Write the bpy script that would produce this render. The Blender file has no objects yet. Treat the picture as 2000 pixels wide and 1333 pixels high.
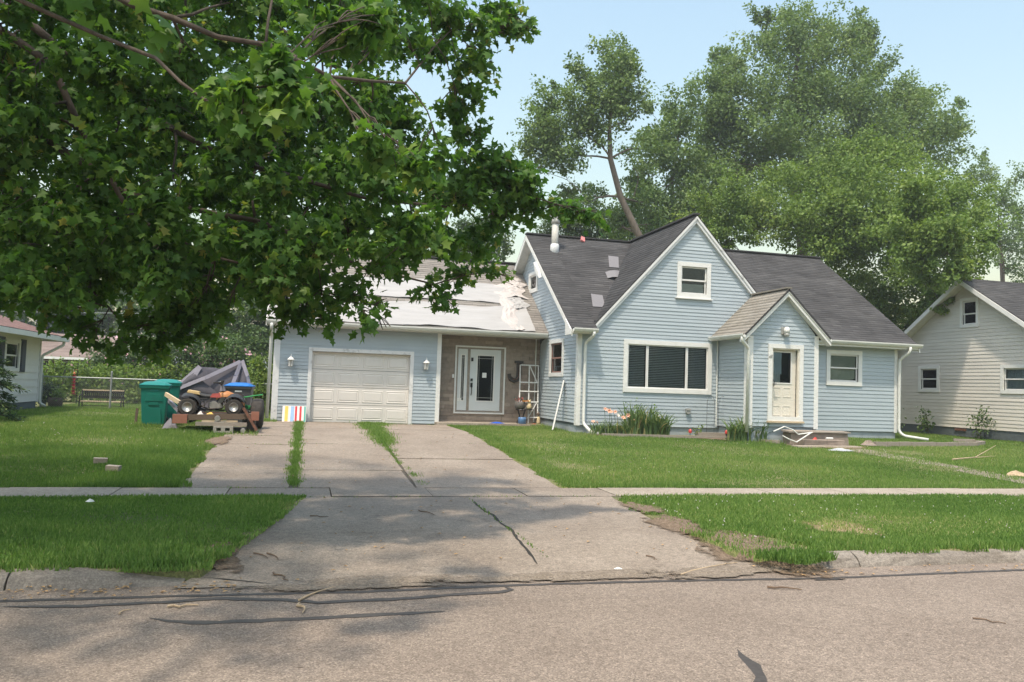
import bpy, bmesh, math, random
import numpy as np
from mathutils import Vector, Matrix

# ------------------------------------------------------------------ camera, sky, sun, exposure
S = bpy.context.scene
COL = S.collection
PSI, TH, RHO = .2519, .0567, .0336
cam_d = bpy.data.cameras.new('camera')
cam = bpy.data.objects.new('camera', cam_d); COL.objects.link(cam)
fw = Vector((math.sin(PSI)*math.cos(TH), math.cos(PSI)*math.cos(TH), math.sin(TH)))
r0 = Vector((math.cos(PSI), -math.sin(PSI), 0)); u0 = r0.cross(fw)
rt = r0*math.cos(RHO)+u0*math.sin(RHO); up = u0*math.cos(RHO)-r0*math.sin(RHO)
cam.matrix_world = Matrix(((rt.x, up.x, -fw.x, 0), (rt.y, up.y, -fw.y, 0), (rt.z, up.z, -fw.z, 1.85), (0, 0, 0, 1)))
cam_d.sensor_width = 36; cam_d.lens = 36*1559/2000
cam_d.clip_start = .05; cam_d.clip_end = 3000
S.camera = cam
SUN_EL, SUN_AZ = math.radians(66), math.radians(40)      # az measured from -Y (street side) towards -X
world = bpy.data.worlds.new('World'); S.world = world; world.use_nodes = True
wn = world.node_tree
sky = wn.nodes.new('ShaderNodeTexSky'); sky.sky_type = 'NISHITA'; sky.sun_disc = False
sky.sun_elevation = SUN_EL; sky.sun_rotation = math.radians(220)
sky.altitude = 0; sky.air_density = 2.25; sky.dust_density = 3.0; sky.ozone_density = 1.8
bg = wn.nodes['Background']; wn.links.new(sky.outputs[0], bg.inputs[0]); bg.inputs[1].default_value = .15
sun_d = bpy.data.lights.new('sun', 'SUN'); sun_d.energy = 2.55; sun_d.angle = math.radians(2.4); sun_d.color = (1, .875, .715)
sun = bpy.data.objects.new('sun', sun_d); COL.objects.link(sun)
sdir = Vector((-math.sin(SUN_AZ)*math.cos(SUN_EL), -math.cos(SUN_AZ)*math.cos(SUN_EL), math.sin(SUN_EL)))
sun.rotation_euler = sdir.to_track_quat('Z', 'Y').to_euler(); sun.location = sdir*60
vs = S.view_settings
vs.view_transform = 'Standard'; vs.look = 'None'; vs.exposure = .70; vs.gamma = 1
try: vs.use_curve_mapping = False
except Exception: pass
S.render.engine = 'CYCLES'
cy = S.cycles
cy.max_bounces = 7; cy.diffuse_bounces = 3; cy.glossy_bounces = 3; cy.transmission_bounces = 4; cy.transparent_max_bounces = 12
cy.caustics_reflective = False; cy.caustics_refractive = False; cy.sample_clamp_indirect = 6
try:
    cy.use_denoising = True; cy.denoiser = 'OPENIMAGEDENOISE'
except Exception: pass

HAZE = .0012
# ------------------------------------------------------------------ helpers
rng = np.random.default_rng(7); R = random.Random(11)
MATS = {}
def nmat(name):
    m = bpy.data.materials.new(name); m.use_nodes = True; MATS[name] = m
    nt = m.node_tree; return m, nt, nt.nodes['Principled BSDF']
def nd(nt, t, **kw):
    n = nt.nodes.new(t)
    for k, v in kw.items():
        if hasattr(n, k): setattr(n, k, v)
    return n
def ramp(nt, stops, fac):
    r = nt.nodes.new('ShaderNodeValToRGB'); e = r.color_ramp.elements
    while len(e) < len(stops): e.new(.5)
    for i, (p, c) in enumerate(stops): e[i].position = p; e[i].color = (*c, 1)
    nt.links.new(fac, r.inputs[0]); return r.outputs[0]
def mixc(nt, fac, a, b, mode='MIX'):
    n = nt.nodes.new('ShaderNodeMix'); n.data_type = 'RGBA'; n.blend_type = mode
    for sock, v in ((n.inputs[0], fac), (n.inputs[6], a), (n.inputs[7], b)):
        if isinstance(v, (int, float)): sock.default_value = v
        elif isinstance(v, tuple): sock.default_value = (*v, 1) if len(v) == 3 else v
        else: nt.links.new(v, sock)
    return n.outputs[2]
def pos(nt): return nt.nodes.new('ShaderNodeNewGeometry').outputs['Position']
def noise(nt, scale, detail=4, rough=.55, stretch=None, out='Fac'):
    v = pos(nt)
    if stretch:
        mp = nt.nodes.new('ShaderNodeMapping'); mp.inputs['Scale'].default_value = stretch; nt.links.new(v, mp.inputs[0]); v = mp.outputs[0]
    n = nt.nodes.new('ShaderNodeTexNoise'); n.inputs['Scale'].default_value = scale; n.inputs['Detail'].default_value = detail
    n.inputs['Roughness'].default_value = rough
    nt.links.new(v, n.inputs['Vector']); return n.outputs[out]
def bump(nt, b, h, strength, dist=.01):
    n = nt.nodes.new('ShaderNodeBump'); n.inputs['Strength'].default_value = strength; n.inputs['Distance'].default_value = dist
    nt.links.new(h, n.inputs['Height']); nt.links.new(n.outputs[0], b.inputs['Normal'])
def mat(name, col, rough=.6, var=.12, scale=6, dark=None, obj_var=0, metal=0, bmp=0, bscale=60, spec=.4, stretch=None, streak=0):
    """plain surface with patchy tone, optional wear colour and per-piece tone"""
    m, nt, b = nmat(name)
    f1 = noise(nt, scale, 5, .6, stretch)
    lo = tuple(c*(1-var) for c in col); hi = tuple(min(1, c*(1+var)) for c in col)
    c = ramp(nt, [(.3, lo), (.7, hi)], f1)
    if dark:
        f2 = noise(nt, scale*.45+1.3, 8, .7, stretch)
        r2 = ramp(nt, [(.56, (0, 0, 0)), (.72, (1, 1, 1))], f2)
        c = mixc(nt, r2, c, dark)
    if obj_var:
        oi = nt.nodes.new('ShaderNodeObjectInfo')
        v = ramp(nt, [(0, (1-obj_var,)*3), (1, (1+obj_var,)*3)], oi.outputs['Random'])
        c = mixc(nt, 1.0, c, v, 'MULTIPLY')
    nt.links.new(c, b.inputs['Base Color'])
    b.inputs['Roughness'].default_value = rough; b.inputs['Metallic'].default_value = metal
    b.inputs['Specular IOR Level'].default_value = spec
    if bmp: bump(nt, b, noise(nt, bscale, 4, .6, stretch), bmp)
    return m
def attr_mat(name, stops, rough=.7, trans=0, spec=.3, attr='tint', nscale=0, namt=.2):
    m, nt, b = nmat(name)
    a = nt.nodes.new('ShaderNodeAttribute'); a.attribute_name = attr
    c = ramp(nt, stops, a.outputs['Fac'])
    if nscale:
        v = ramp(nt, [(.3, (1-namt,)*3), (.7, (1+namt,)*3)], noise(nt, nscale, 4))
        c = mixc(nt, 1.0, c, v, 'MULTIPLY')
    nt.links.new(c, b.inputs['Base Color']); b.inputs['Roughness'].default_value = rough
    b.inputs['Specular IOR Level'].default_value = spec
    if trans:
        t = nt.nodes.new('ShaderNodeBsdfTranslucent'); mx = nt.nodes.new('ShaderNodeMixShader'); mx.inputs[0].default_value = trans
        tc = mixc(nt, 1.0, c, (1.25, 1.3, .6), 'MULTIPLY')
        nt.links.new(tc, t.inputs[0]); nt.links.new(b.outputs[0], mx.inputs[1]); nt.links.new(t.outputs[0], mx.inputs[2])
        nt.links.new(mx.outputs[0], nt.nodes['Material Output'].inputs[0])
    return m

ORG = {}
def tag(o, label=None, cat=None, group=None, kind=None):
    if label: o['label'] = label
    if cat: o['category'] = cat
    if group: o['group'] = group
    if kind: o['kind'] = kind
    return o
def thing(name, label, cat, loc=(0, 0, 0), group=None, rz=0):
    o = bpy.data.objects.new(name, None); COL.objects.link(o); o.location = loc; o.empty_display_size = .2
    o.rotation_euler.z = rz
    ORG[o.name] = Vector(loc) if rz == 0 else Vector((0, 0, 0))
    return tag(o, label, cat, group)
def link(o, parent=None):
    COL.objects.link(o)
    if parent is not None: o.parent = parent
    return o
class Fr:
    """a wall plane: s runs along it, z up, o out of it"""
    def __init__(self, p, d, n): self.p, self.d, self.n = Vector(p), Vector(d), Vector(n)
    def __call__(self, s, z, o): return self.p + self.d*s + self.n*o + Vector((0, 0, z))
def front(y): return Fr((0, y, 0), (1, 0, 0), (0, -1, 0))
def west(x): return Fr((x, 0, 0), (0, 1, 0), (-1, 0, 0))
def east(x): return Fr((x, 0, 0), (0, 1, 0), (1, 0, 0))
class MB:
    def __init__(self): self.v, self.f, self.t = [], [], []
    def add(self, vs, fs):
        n = len(self.v); self.v += [tuple(p) for p in vs]; self.f += [tuple(i+n for i in f) for f in fs]; return self
    def box(self, a, b):
        x0, y0, z0 = a; x1, y1, z1 = b
        return self.hexa([(x0, y0, z0), (x1, y0, z0), (x1, y1, z0), (x0, y1, z0), (x0, y0, z1), (x1, y0, z1), (x1, y1, z1), (x0, y1, z1)])
    def hexa(self, p): return self.add(p, [(3, 2, 1, 0), (4, 5, 6, 7), (0, 1, 5, 4), (1, 2, 6, 5), (2, 3, 7, 6), (3, 0, 4, 7)])
    def fbox(self, F, s0, s1, z0, z1, o0, o1):
        return self.hexa([F(s0, z0, o1), F(s1, z0, o1), F(s1, z0, o0), F(s0, z0, o0), F(s0, z1, o1), F(s1, z1, o1), F(s1, z1, o0), F(s0, z1, o0)])
    def beam(self, a, b, w, h, upv=(0, 0, 1)):
        a, b = Vector(a), Vector(b); d = (b-a).normalized(); u = Vector(upv)
        s = d.cross(u)
        if s.length < 1e-4: s = d.cross(Vector((0, 1, 0)))
        s.normalize(); u = s.cross(d).normalized(); s *= w/2; u *= h/2
        return self.hexa([a-s-u, a+s-u, b+s-u, b-s-u, a-s+u, a+s+u, b+s+u, b-s+u])
    def tube(self, pts, r, n=6, r1=None, cap=True):
        pts = [Vector(p) for p in pts]; k = len(pts); rs = r if isinstance(r, (list, tuple)) else [r+(((r1 if r1 is not None else r)-r)*i/(k-1)) for i in range(k)]
        vs, fs = [], []; u = None
        for i, p in enumerate(pts):
            d = (pts[min(i+1, k-1)]-pts[max(i-1, 0)])
            d = d.normalized() if d.length > 1e-9 else Vector((0, 0, 1))
            if u is None: u = d.orthogonal().normalized()
            u = (u-d*u.dot(d)); u = u.normalized() if u.length > 1e-6 else d.orthogonal().normalized()
            w = d.cross(u)
            for j in range(n):
                a = 2*math.pi*(j+.5)/n; vs.append(p+(u*math.cos(a)+w*math.sin(a))*rs[i])
        for i in range(k-1):
            for j in range(n):
                fs.append((i*n+j, i*n+(j+1) % n, (i+1)*n+(j+1) % n, (i+1)*n+j))
        if cap: fs += [tuple(range(n))[::-1], tuple(range((k-1)*n, k*n))]
        return self.add(vs, fs)
    def lathe(self, prof, c=(0, 0, 0), n=16, axis='z'):
        vs, fs = [], []
        for (r, h) in prof:
            for j in range(n):
                a = 2*math.pi*j/n; x, y = r*math.cos(a), r*math.sin(a)
                p = {'z': (x, y, h), 'y': (x, h, y), 'x': (h, x, y)}[axis]
                vs.append((c[0]+p[0], c[1]+p[1], c[2]+p[2]))
        for i in range(len(prof)-1):
            for j in range(n): fs.append((i*n+j, i*n+(j+1) % n, (i+1)*n+(j+1) % n, (i+1)*n+j))
        fs += [tuple(range(n))[::-1], tuple(range((len(prof)-1)*n, len(prof)*n))]
        return self.add(vs, fs)
    def prism(self, poly, off):
        """polygon (3D points) pushed along off"""
        n = len(poly); off = Vector(off); a = [Vector(p) for p in poly]
        return self.add(a+[p+off for p in a], [tuple(range(n))[::-1], tuple(range(n, 2*n))]+[(i, (i+1) % n, n+(i+1) % n, n+i) for i in range(n)])
    def build(self, name, m, parent=None, smooth=False, kind=None, bevel=0, label=None):
        me = bpy.data.meshes.new(name)
        o0 = Vector((0, 0, 0)); q = parent
        while q is not None:
            if q.name in ORG: o0 = ORG[q.name]; break
            q = q.parent
        me.from_pydata([(x-o0.x, y-o0.y, z-o0.z) for x, y, z in self.v], [], self.f)
        bm = bmesh.new(); bm.from_mesh(me); bmesh.ops.recalc_face_normals(bm, faces=bm.faces[:])
        if bevel: 
            bmesh.ops.bevel(bm, geom=[e for e in bm.edges if len(e.link_faces) == 2 and e.calc_face_angle(0) > .6], offset=bevel, segments=2, affect='EDGES', profile=.6)
        bm.to_mesh(me); bm.free()
        if smooth: me.polygons.foreach_set('use_smooth', [True]*len(me.polygons))
        if self.t:
            a = me.attributes.new('tint', 'FLOAT', 'FACE')
            if len(self.t) == len(me.polygons): a.data.foreach_set('value', self.t)
        me.materials.append(MATS[m] if isinstance(m, str) else m)
        o = link(bpy.data.objects.new(name, me), parent)
        if kind: o['kind'] = kind
        if label: o['label'] = label
        return o
def np_mesh(name, V, faces_n, m, parent=None, tint=None, kind=None, idx=None, smooth=False):
    """big meshes: V (n,3); faces all of faces_n corners over consecutive vertices (or idx)"""
    me = bpy.data.meshes.new(name)
    V = np.asarray([tuple(v) for v in V] if isinstance(V, list) else V, np.float32)
    q = parent
    while q is not None:
        if q.name in ORG: V = V-np.array(ORG[q.name], np.float32); break
        q = q.parent
    idx = np.arange(len(V), dtype=np.int32) if idx is None else np.asarray(idx, np.int32).ravel()
    nf = len(idx)//faces_n
    me.vertices.add(len(V)); me.vertices.foreach_set('co', V.ravel())
    me.loops.add(len(idx)); me.loops.foreach_set('vertex_index', idx)
    me.polygons.add(nf); me.polygons.foreach_set('loop_start', np.arange(0, nf*faces_n, faces_n, dtype=np.int32))
    try: me.polygons.foreach_set('loop_total', np.full(nf, faces_n, np.int32))
    except Exception: pass
    if smooth: me.polygons.foreach_set('use_smooth', np.ones(nf, bool))
    if tint is not None:
        a = me.attributes.new('tint', 'FLOAT', 'POINT'); a.data.foreach_set('value', np.asarray(tint, np.float32))
    me.update(calc_edges=True)
    me.materials.append(MATS[m] if isinstance(m, str) else m)
    o = link(bpy.data.objects.new(name, me), parent)
    if kind: o['kind'] = kind
    return o
def dup(o, loc, rz=None, label=None):
    c = o.copy(); COL.objects.link(c); c.location = loc; ORG[c.name] = Vector(loc)
    if rz is not None: c.rotation_euler.z = rz
    if label: c['label'] = label
    for ch in list(o.children):
        d = ch.copy(); COL.objects.link(d); d.parent = c
        for g in list(ch.children):
            e = g.copy(); COL.objects.link(e); e.parent = d
    return c
GY = [-400, 7.6, 7.9, 12, 13.1, 21, 25, 60, 1500]; GZ = [.13, .13, .13, .15, .16, .58, .58, .7, .9]
def gz(y): return np.interp(y, GY, GZ)

# ------------------------------------------------------------------ materials
BLUE = (.405, .465, .505)
mat('siding_blue', BLUE, .5, .05, 1.2, dark=tuple(c*.93 for c in BLUE), obj_var=.035, stretch=(1, 1, 3), spec=.35)
mat('siding_white', (.65, .62, .57), .5, .05, 1.2, dark=(.59, .56, .50), obj_var=.03, stretch=(1, 1, 3))
mat('siding_pale', (.70, .69, .67), .5, .05, 1.2, obj_var=.03)
mat('backing', (.10, .12, .13), .8)
mat('foundation', (.33, .37, .40), .85, .15, 3, dark=(.24, .27, .29), bmp=.3)
mat('foundation_grey', (.10, .095, .09), .9, .2, 3, bmp=.3)
mat('trim_white', (.74, .74, .72), .45, .05, 4, dark=(.66, .65, .61))
mat('trim_worn', (.70, .71, .71), .6, .05, 5, dark=(.36, .36, .36), stretch=(1, 1, 1))
mat('gutter_white', (.68, .69, .66), .4, .05, 2, dark=(.56, .56, .50))
mat('door_cream', (.70, .66, .58), .45, .04, 2, dark=(.62, .58, .50))
mat('door_white', (.66, .69, .70), .4, .03, 2)
mat('garage_white', (.70, .67, .63), .5, .04, 1.5, dark=(.64, .61, .57), obj_var=.015)
mat('soffit', (.60, .60, .57), .6)
attr_mat('shingle_dark', [(0, (.055, .054, .056)), (.5, (.073, .0715, .074)), (1, (.098, .096, .098))], .9, nscale=.9, namt=.2)
attr_mat('shingle_tan', [(0, (.24, .22, .19)), (.5, (.30, .275, .24)), (1, (.35, .325, .29))], .9, nscale=1.5, namt=.1)
attr_mat('shingle_old', [(0, (.20, .18, .165)), (.5, (.255, .235, .215)), (1, (.31, .285, .26))], .9, nscale=1.2, namt=.12)
attr_mat('shingle_red', [(0, (.25, .15, .13)), (.5, (.31, .19, .17)), (1, (.36, .23, .20))], .9, nscale=1.2, namt=.1)
attr_mat('shingle_brown', [(0, (.17, .13, .115)), (.5, (.21, .165, .15)), (1, (.25, .2, .18))], .9, nscale=1.2, namt=.12)
mat('deck', (.05, .05, .05), .9)
mat('patch_grey', (.19, .185, .195), .85, .1, 30)
mat('underlay', (.37, .365, .362), .8, .08, 1.6, dark=(.31, .30, .29), stretch=(.6, 4, 4), bmp=.5, bscale=5)
mat('tarp', (.47, .435, .42), .8, .1, 4, dark=(.38, .345, .33))
mat('brown_brick', (.32, .262, .215), .85, .12, 9, dark=(.24, .19, .155), obj_var=.2, bmp=.6, bscale=40)
mat('metal_grey', (.42, .42, .40), .45, .12, 6, metal=.3)
mat('flue', (.50, .49, .45), .5, .1, 4, dark=(.36, .34, .30))
mat('black', (.015, .015, .016), .45)
mat('rubber', (.045, .040, .036), .85, .25, 12, dark=(.095, .075, .058))
mat('silver', (.46, .455, .44), .35, .1, 8, metal=.6)
mat('dark_room', (.018, .018, .02), .9)
mat('blind', (.62, .61, .58), .6, .05)
mat('blind_cream', (.70, .70, .56), .6, .05)
mat('curtain', (.66, .74, .82), .8, .1, 5)
mat('lace', (.66, .68, .70), .8, .15, 8, stretch=(6, 6, 1))
mat('mullion_red', (.30, .17, .14), .6)
mat('navy', (.03, .04, .065), .5)
m, nt, b = nmat('glass')
tr = nt.nodes.new('ShaderNodeBsdfTransparent'); tr.inputs[0].default_value = (.80, .84, .84, 1)
gl = nt.nodes.new('ShaderNodeBsdfGlossy'); gl.inputs['Roughness'].default_value = .03; gl.inputs[0].default_value = (.9, .95, 1, 1)
fr = nt.nodes.new('ShaderNodeFresnel'); fr.inputs[0].default_value = 1.42
add = nd(nt, 'ShaderNodeMath', operation='ADD'); add.inputs[1].default_value = .0; nt.links.new(fr.outputs[0], add.inputs[0])
mx = nt.nodes.new('ShaderNodeMixShader'); nt.links.new(add.outputs[0], mx.inputs[0]); nt.links.new(tr.outputs[0], mx.inputs[1]); nt.links.new(gl.outputs[0], mx.inputs[2])
nt.links.new(mx.outputs[0], nt.nodes['Material Output'].inputs[0])
# ground surfaces
def ground_mat():
    m, nt, b = nmat('lawn_soil')
    c = ramp(nt, [(.3, (.13, .145, .05)), (.55, (.17, .175, .065)), (.75, (.22, .19, .095))], noise(nt, .7, 6))
    c2 = ramp(nt, [(.35, (.6, .6, .6)), (.65, (1.3, 1.3, 1.3))], noise(nt, 40, 4))
    nt.links.new(mixc(nt, 1.0, c, c2, 'MULTIPLY'), b.inputs['Base Color']); b.inputs['Roughness'].default_value = .95
    bump(nt, b, noise(nt, 30, 4), .8, .03)
ground_mat()
def asphalt(name, lo, hi, patch, grain=170, gdark=.55, glight=1.5):
    m, nt, b = nmat(name)
    c = ramp(nt, [(.3, lo), (.7, hi)], noise(nt, .9, 6, .6))
    v = nt.nodes.new('ShaderNodeTexVoronoi'); v.inputs['Scale'].default_value = grain; nt.links.new(pos(nt), v.inputs['Vector'])
    hs = nt.nodes.new('ShaderNodeSeparateColor'); nt.links.new(v.outputs['Color'], hs.inputs[0])
    g = ramp(nt, [(0, (gdark,)*3), (.45, (.92,)*3), (.8, (1.08,)*3), (1, (glight,)*3)], hs.outputs[0])
    c = mixc(nt, 1.0, c, g, 'MULTIPLY')
    c3 = ramp(nt, [(.35, (.86, .86, .86)), (.65, (1.14, 1.14, 1.14))], noise(nt, 14, 6, .7))
    c = mixc(nt, 1.0, c, c3, 'MULTIPLY')
    f = ramp(nt, [(.60, (0, 0, 0)), (.72, (1, 1, 1))], noise(nt, .55, 7, .65, (.6, 1.5, 1)))
    c = mixc(nt, f, c, mixc(nt, 1.0, c, patch, 'MULTIPLY'))
    sp = ramp(nt, [(.60, (1, 1, 1)), (.70, (.80, .79, .78))], noise(nt, 3.1, 5, .75)); c = mixc(nt, 1.0, c, sp, 'MULTIPLY')
    sp = ramp(nt, [(.66, (1, 1, 1)), (.72, (.62, .60, .58))], noise(nt, 11, 3, .5, (1, 2.2, 1))); c = mixc(nt, 1.0, c, sp, 'MULTIPLY')
    nt.links.new(c, b.inputs['Base Color']); b.inputs['Roughness'].default_value = .92; b.inputs['Specular IOR Level'].default_value = .25
    bump(nt, b, v.outputs['Distance'], .5, .006)
asphalt('road_chip', (.215, .174, .142), (.272, .224, .184), (.78, .78, .80), 105, .58, 1.5)
asphalt('drive_concrete', (.235, .193, .155), (.322, .272, .222), (.68, .65, .60), 95, .68, 1.32)
asphalt('walk_concrete', (.30, .255, .205), (.38, .33, .27), (.86, .83, .78), 80, .8, 1.2)
asphalt('kerb_concrete', (.19, .165, .138), (.275, .245, .21), (.66, .62, .56), 80, .75, 1.2)
mat('tar', (.062, .054, .049), .6, .2, 20, dark=(.10, .088, .078))
mat('crack', (.035, .032, .028), .95)
mat('gap_soil', (.10, .085, .065), .95, .2, 20)
def ragged(name, lo, hi, gscale=45):
    m, nt, b = nmat(name)
    c = ramp(nt, [(.3, lo), (.7, hi)], noise(nt, 14, 5)); c = mixc(nt, 1.0, c, ramp(nt, [(.35, (.6,)*3), (.65, (1.3,)*3)], noise(nt, gscale, 5, .7)), 'MULTIPLY')
    nt.links.new(c, b.inputs['Base Color']); b.inputs['Roughness'].default_value = .95; b.inputs['Specular IOR Level'].default_value = .1
    bump(nt, b, noise(nt, gscale, 4), .8, .02)
    at = nt.nodes.new('ShaderNodeAttribute'); at.attribute_name = 'tint'
    n1 = noise(nt, 7, 7, .7); ad = nd(nt, 'ShaderNodeMath', operation='ADD'); nt.links.new(n1, ad.inputs[0]); nt.links.new(at.outputs['Fac'], ad.inputs[1])
    f = ramp(nt, [(.86, (1, 1, 1)), (1.0, (0, 0, 0))], ad.outputs[0])
    tr = nt.nodes.new('ShaderNodeBsdfTransparent'); mx = nt.nodes.new('ShaderNodeMixShader'); nt.links.new(f, mx.inputs[0]); nt.links.new(tr.outputs[0], mx.inputs[1]); nt.links.new(b.outputs[0], mx.inputs[2])
    nt.links.new(mx.outputs[0], nt.nodes['Material Output'].inputs[0])
ragged('dirt', (.15, .11, .078), (.25, .19, .14)); ragged('straw', (.22, .17, .10), (.34, .265, .155)); ragged('silt', (.20, .165, .13), (.28, .235, .19))
mat('timber_grey', (.30, .26, .22), .85, .15, 12, dark=(.20, .17, .145), stretch=(1, 8, 8), bmp=.4)
mat('stone_step', (.27, .22, .185), .9, .15, 8, dark=(.18, .14, .12), bmp=.6, bscale=30)
mat('bark', (.095, .075, .06), .95, .3, 14, dark=(.05, .04, .033), stretch=(1, 1, .25), bmp=.8, bscale=30)
mat('bark_pale', (.17, .14, .115), .95, .25, 10, dark=(.09, .075, .06), stretch=(1, 1, .25), bmp=.6, bscale=20)
attr_mat('maple_leaf', [(0, (0.045, 0.114, 0.022)), (0.45, (0.083, 0.187, 0.034)), (0.8, (0.14, 0.256, 0.05)), (0.97, (0.224, 0.328, 0.07)), (1, (0.302, 0.306, 0.08))], .5, .52, .3)
attr_mat('leaf_silver', [(0, (0.083, 0.142, 0.049)), (0.5, (0.145, 0.226, 0.076)), (1, (0.267, 0.347, 0.137))], .6, .34, .3)
attr_mat('leaf_lime', [(0, (0.087, 0.147, 0.034)), (0.5, (0.16, 0.248, 0.057)), (1, (0.282, 0.354, 0.103))], .6, .36, .3)
attr_mat('leaf_mid', [(0, (0.051, 0.098, 0.034)), (0.5, (0.091, 0.155, 0.052)), (1, (0.165, 0.23, 0.086))], .6, .34, .3)
attr_mat('leaf_conifer', [(0, (.022, .042, .03)), (.5, (.036, .06, .04)), (1, (.06, .09, .055))], .7, .12, .2)
attr_mat('leaf_ever', [(0, (.03, .06, .03)), (.6, (.06, .11, .04)), (1, (.14, .19, .06))], .7, .15, .2)
attr_mat('grass_blade', [(0, (0.088, 0.172, 0.037)), (0.4, (0.16, 0.272, 0.063)), (0.7, (0.243, 0.338, 0.099)), (0.88, (0.351, 0.385, 0.156)), (1, (0.432, 0.416, 0.212))], .75, .42, .25)
attr_mat('iris_blade', [(0, (0.08, 0.14, 0.049)), (0.6, (0.145, 0.231, 0.084)), (0.85, (0.29, 0.308, 0.112)), (1, (0.58, 0.448, 0.196))], .6, .25, .3)
mat('petal_peach', (.72, .40, .28), .7, .15); mat('petal_white', (.78, .72, .66), .7, .08); mat('petal_pink', (.62, .36, .42), .7, .15)
mat('bin_green', (.008, .165, .125), .45, .06, 3, dark=(.014, .13, .10)); mat('bin_lid', (.012, .20, .18), .42, .05, 3)
mat('bin_grey', (.065, .065, .068), .5, .08, 3); mat('lid_blue', (.022, .16, .50), .42, .06, 3)
mat('rust', (.16, .075, .05), .85, .25, 12, dark=(.08, .045, .032), bmp=.5); mat('rust_red', (.30, .13, .09), .8, .12, 9)
mat('steel_dark', (.06, .055, .05), .5, .2, 10, metal=.4, dark=(.11, .075, .05))
mat('plastic_orange', (.46, .19, .06), .5, .15, 8, dark=(.22, .11, .06)); mat('plastic_yellow', (.46, .33, .15), .5, .1, 8)
mat('plastic_red', (.45, .10, .09), .5, .1); mat('seat_black', (.03, .03, .03), .6)
mat('engine', (.38, .37, .35), .45, .15, 10, metal=.5)
mat('canopy_grey', (.085, .08, .095), .8, .12, 5); mat('canopy_trim', (.24, .23, .27), .75, .1, 5)
mat('frame_white', (.70, .70, .68), .5, .06, 5, dark=(.55, .53, .50))
mat('cinder', (.34, .32, .29), .95, .1, 20, bmp=.6); mat('wood_pale', (.55, .44, .30), .8, .12, 8, stretch=(1, 8, 8))
mat('wood_dark', (.13, .095, .07), .85, .2, 10, stretch=(2, 8, 8))
mat('green_paint', (.03, .26, .07), .5, .1, 6)
mat('pipe_galv', (.30, .32, .32), .5, .08, 6, metal=.3); mat('wire', (.24, .25, .25), .5, metal=.5)
mat('cloth_white', (.72, .68, .64), .85, .06); mat('cloth_red', (.52, .045, .06), .85, .08); mat('cloth_yellow', (.75, .48, .12), .85, .08)
mat('cloth_blue', (.28, .42, .62), .85, .1); mat('cloth_teal', (.10, .36, .30), .85, .1); mat('towel_blue', (.02, .10, .52), .8, .12)
mat('terracotta', (.34, .10, .06), .8); mat('ceramic_blue', (.10, .20, .38), .4, .15); mat('pot_grey', (.13, .12, .11), .6)
mat('cat_cream', (.62, .50, .30), .6, .12, 14, dark=(.35, .24, .12)); mat('brick_grey', (.30, .26, .22), .9, .15, 20)
mat('paper', (.80, .80, .78), .7); mat('plastic_sheet', (.42, .44, .46), .4, .2, 12); mat('twig', (.16, .11, .075), .9, .2, 20); mat('twig_pale', (.42, .32, .21), .9, .2, 20)
mat('dry_leaf', (.42, .27, .13), .8, .25, 20); mat('wood_window', (.30, .17, .11), .6)
mat('red_plastic', (.55, .06, .05), .4); mat('pink_rag', (.62, .22, .22), .8); mat('yellow_flower', (.6, .55, .08), .7)
mat('copper', (.42, .16, .08), .5, metal=.3)

# ------------------------------------------------------------------ ground, road, kerbs, walks
def grid_sheet(name, xs, ys, zf, m, parent=None, kind='structure'):
    V = [(x, y, zf(x, y)) for y in ys for x in xs]; nx = len(xs); idx = []
    for j in range(len(ys)-1):
        for i in range(nx-1): idx += [j*nx+i, j*nx+i+1, (j+1)*nx+i+1, (j+1)*nx+i]
    return np_mesh(name, V, 4, m, parent, None, kind, idx, True)
def in_drive(x, y):
    if 12 <= y: return -1.72 < x < 4.28 and y < 25.2
    a, b = np.interp(y, [7.55, 8.34, 9.7, 12.05], [-1.0, -.66, -.36, .06]), np.interp(y, [7.3, 8.0, 9.2, 10.6, 12.05], [5.12, 4.72, 4.64, 4.67, 4.82])
    return y > 7.3 and a+.04 < x < b-.04
def lawn_z(x, y):
    z = float(gz(y))
    if y < 7.8: return -.25
    if 12.05 <= y <= 13.05: return z-.12
    if in_drive(x, y): return z-(.24 if y < 12.1 else .10)
    return z-.012+.02*math.sin(x*1.3+y*.7)*math.sin(y*1.1)*(1 if y < 60 else 0)
xs = sorted({-900, -300, -120, -60, -40, -30, 30, 36, 46, 70, 140, 320, 900}|{round(-24+.5*i, 2) for i in range(97)}|{round(-1.9+.08*i, 2) for i in range(28)}|{round(4.2+.08*i, 2) for i in range(14)})
ys = [-300, -60, -10, 4, 7.79, 7.8]+[round(8.05+.5*i, 2) for i in range(8)]+[12.04, 12.05, 13.05, 13.06]+[round(13.5+.5*i, 2) for i in range(40)]+[35, 40, 50, 70, 110, 200, 500, 1400]
lawn = grid_sheet('lawn', xs, ys, lawn_z, 'lawn_soil')
grid_sheet('road', [-400, -60, -20]+list(range(-12, 24, 1))+[30, 60, 400], [-120, -20, -6, -2, 0, 2, 4, 6, 7.0, 7.75], lambda x, y: 0 if y > 5 else .012*(5-max(y, -2)), 'road_chip')
road = bpy.data.objects['road']
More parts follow.
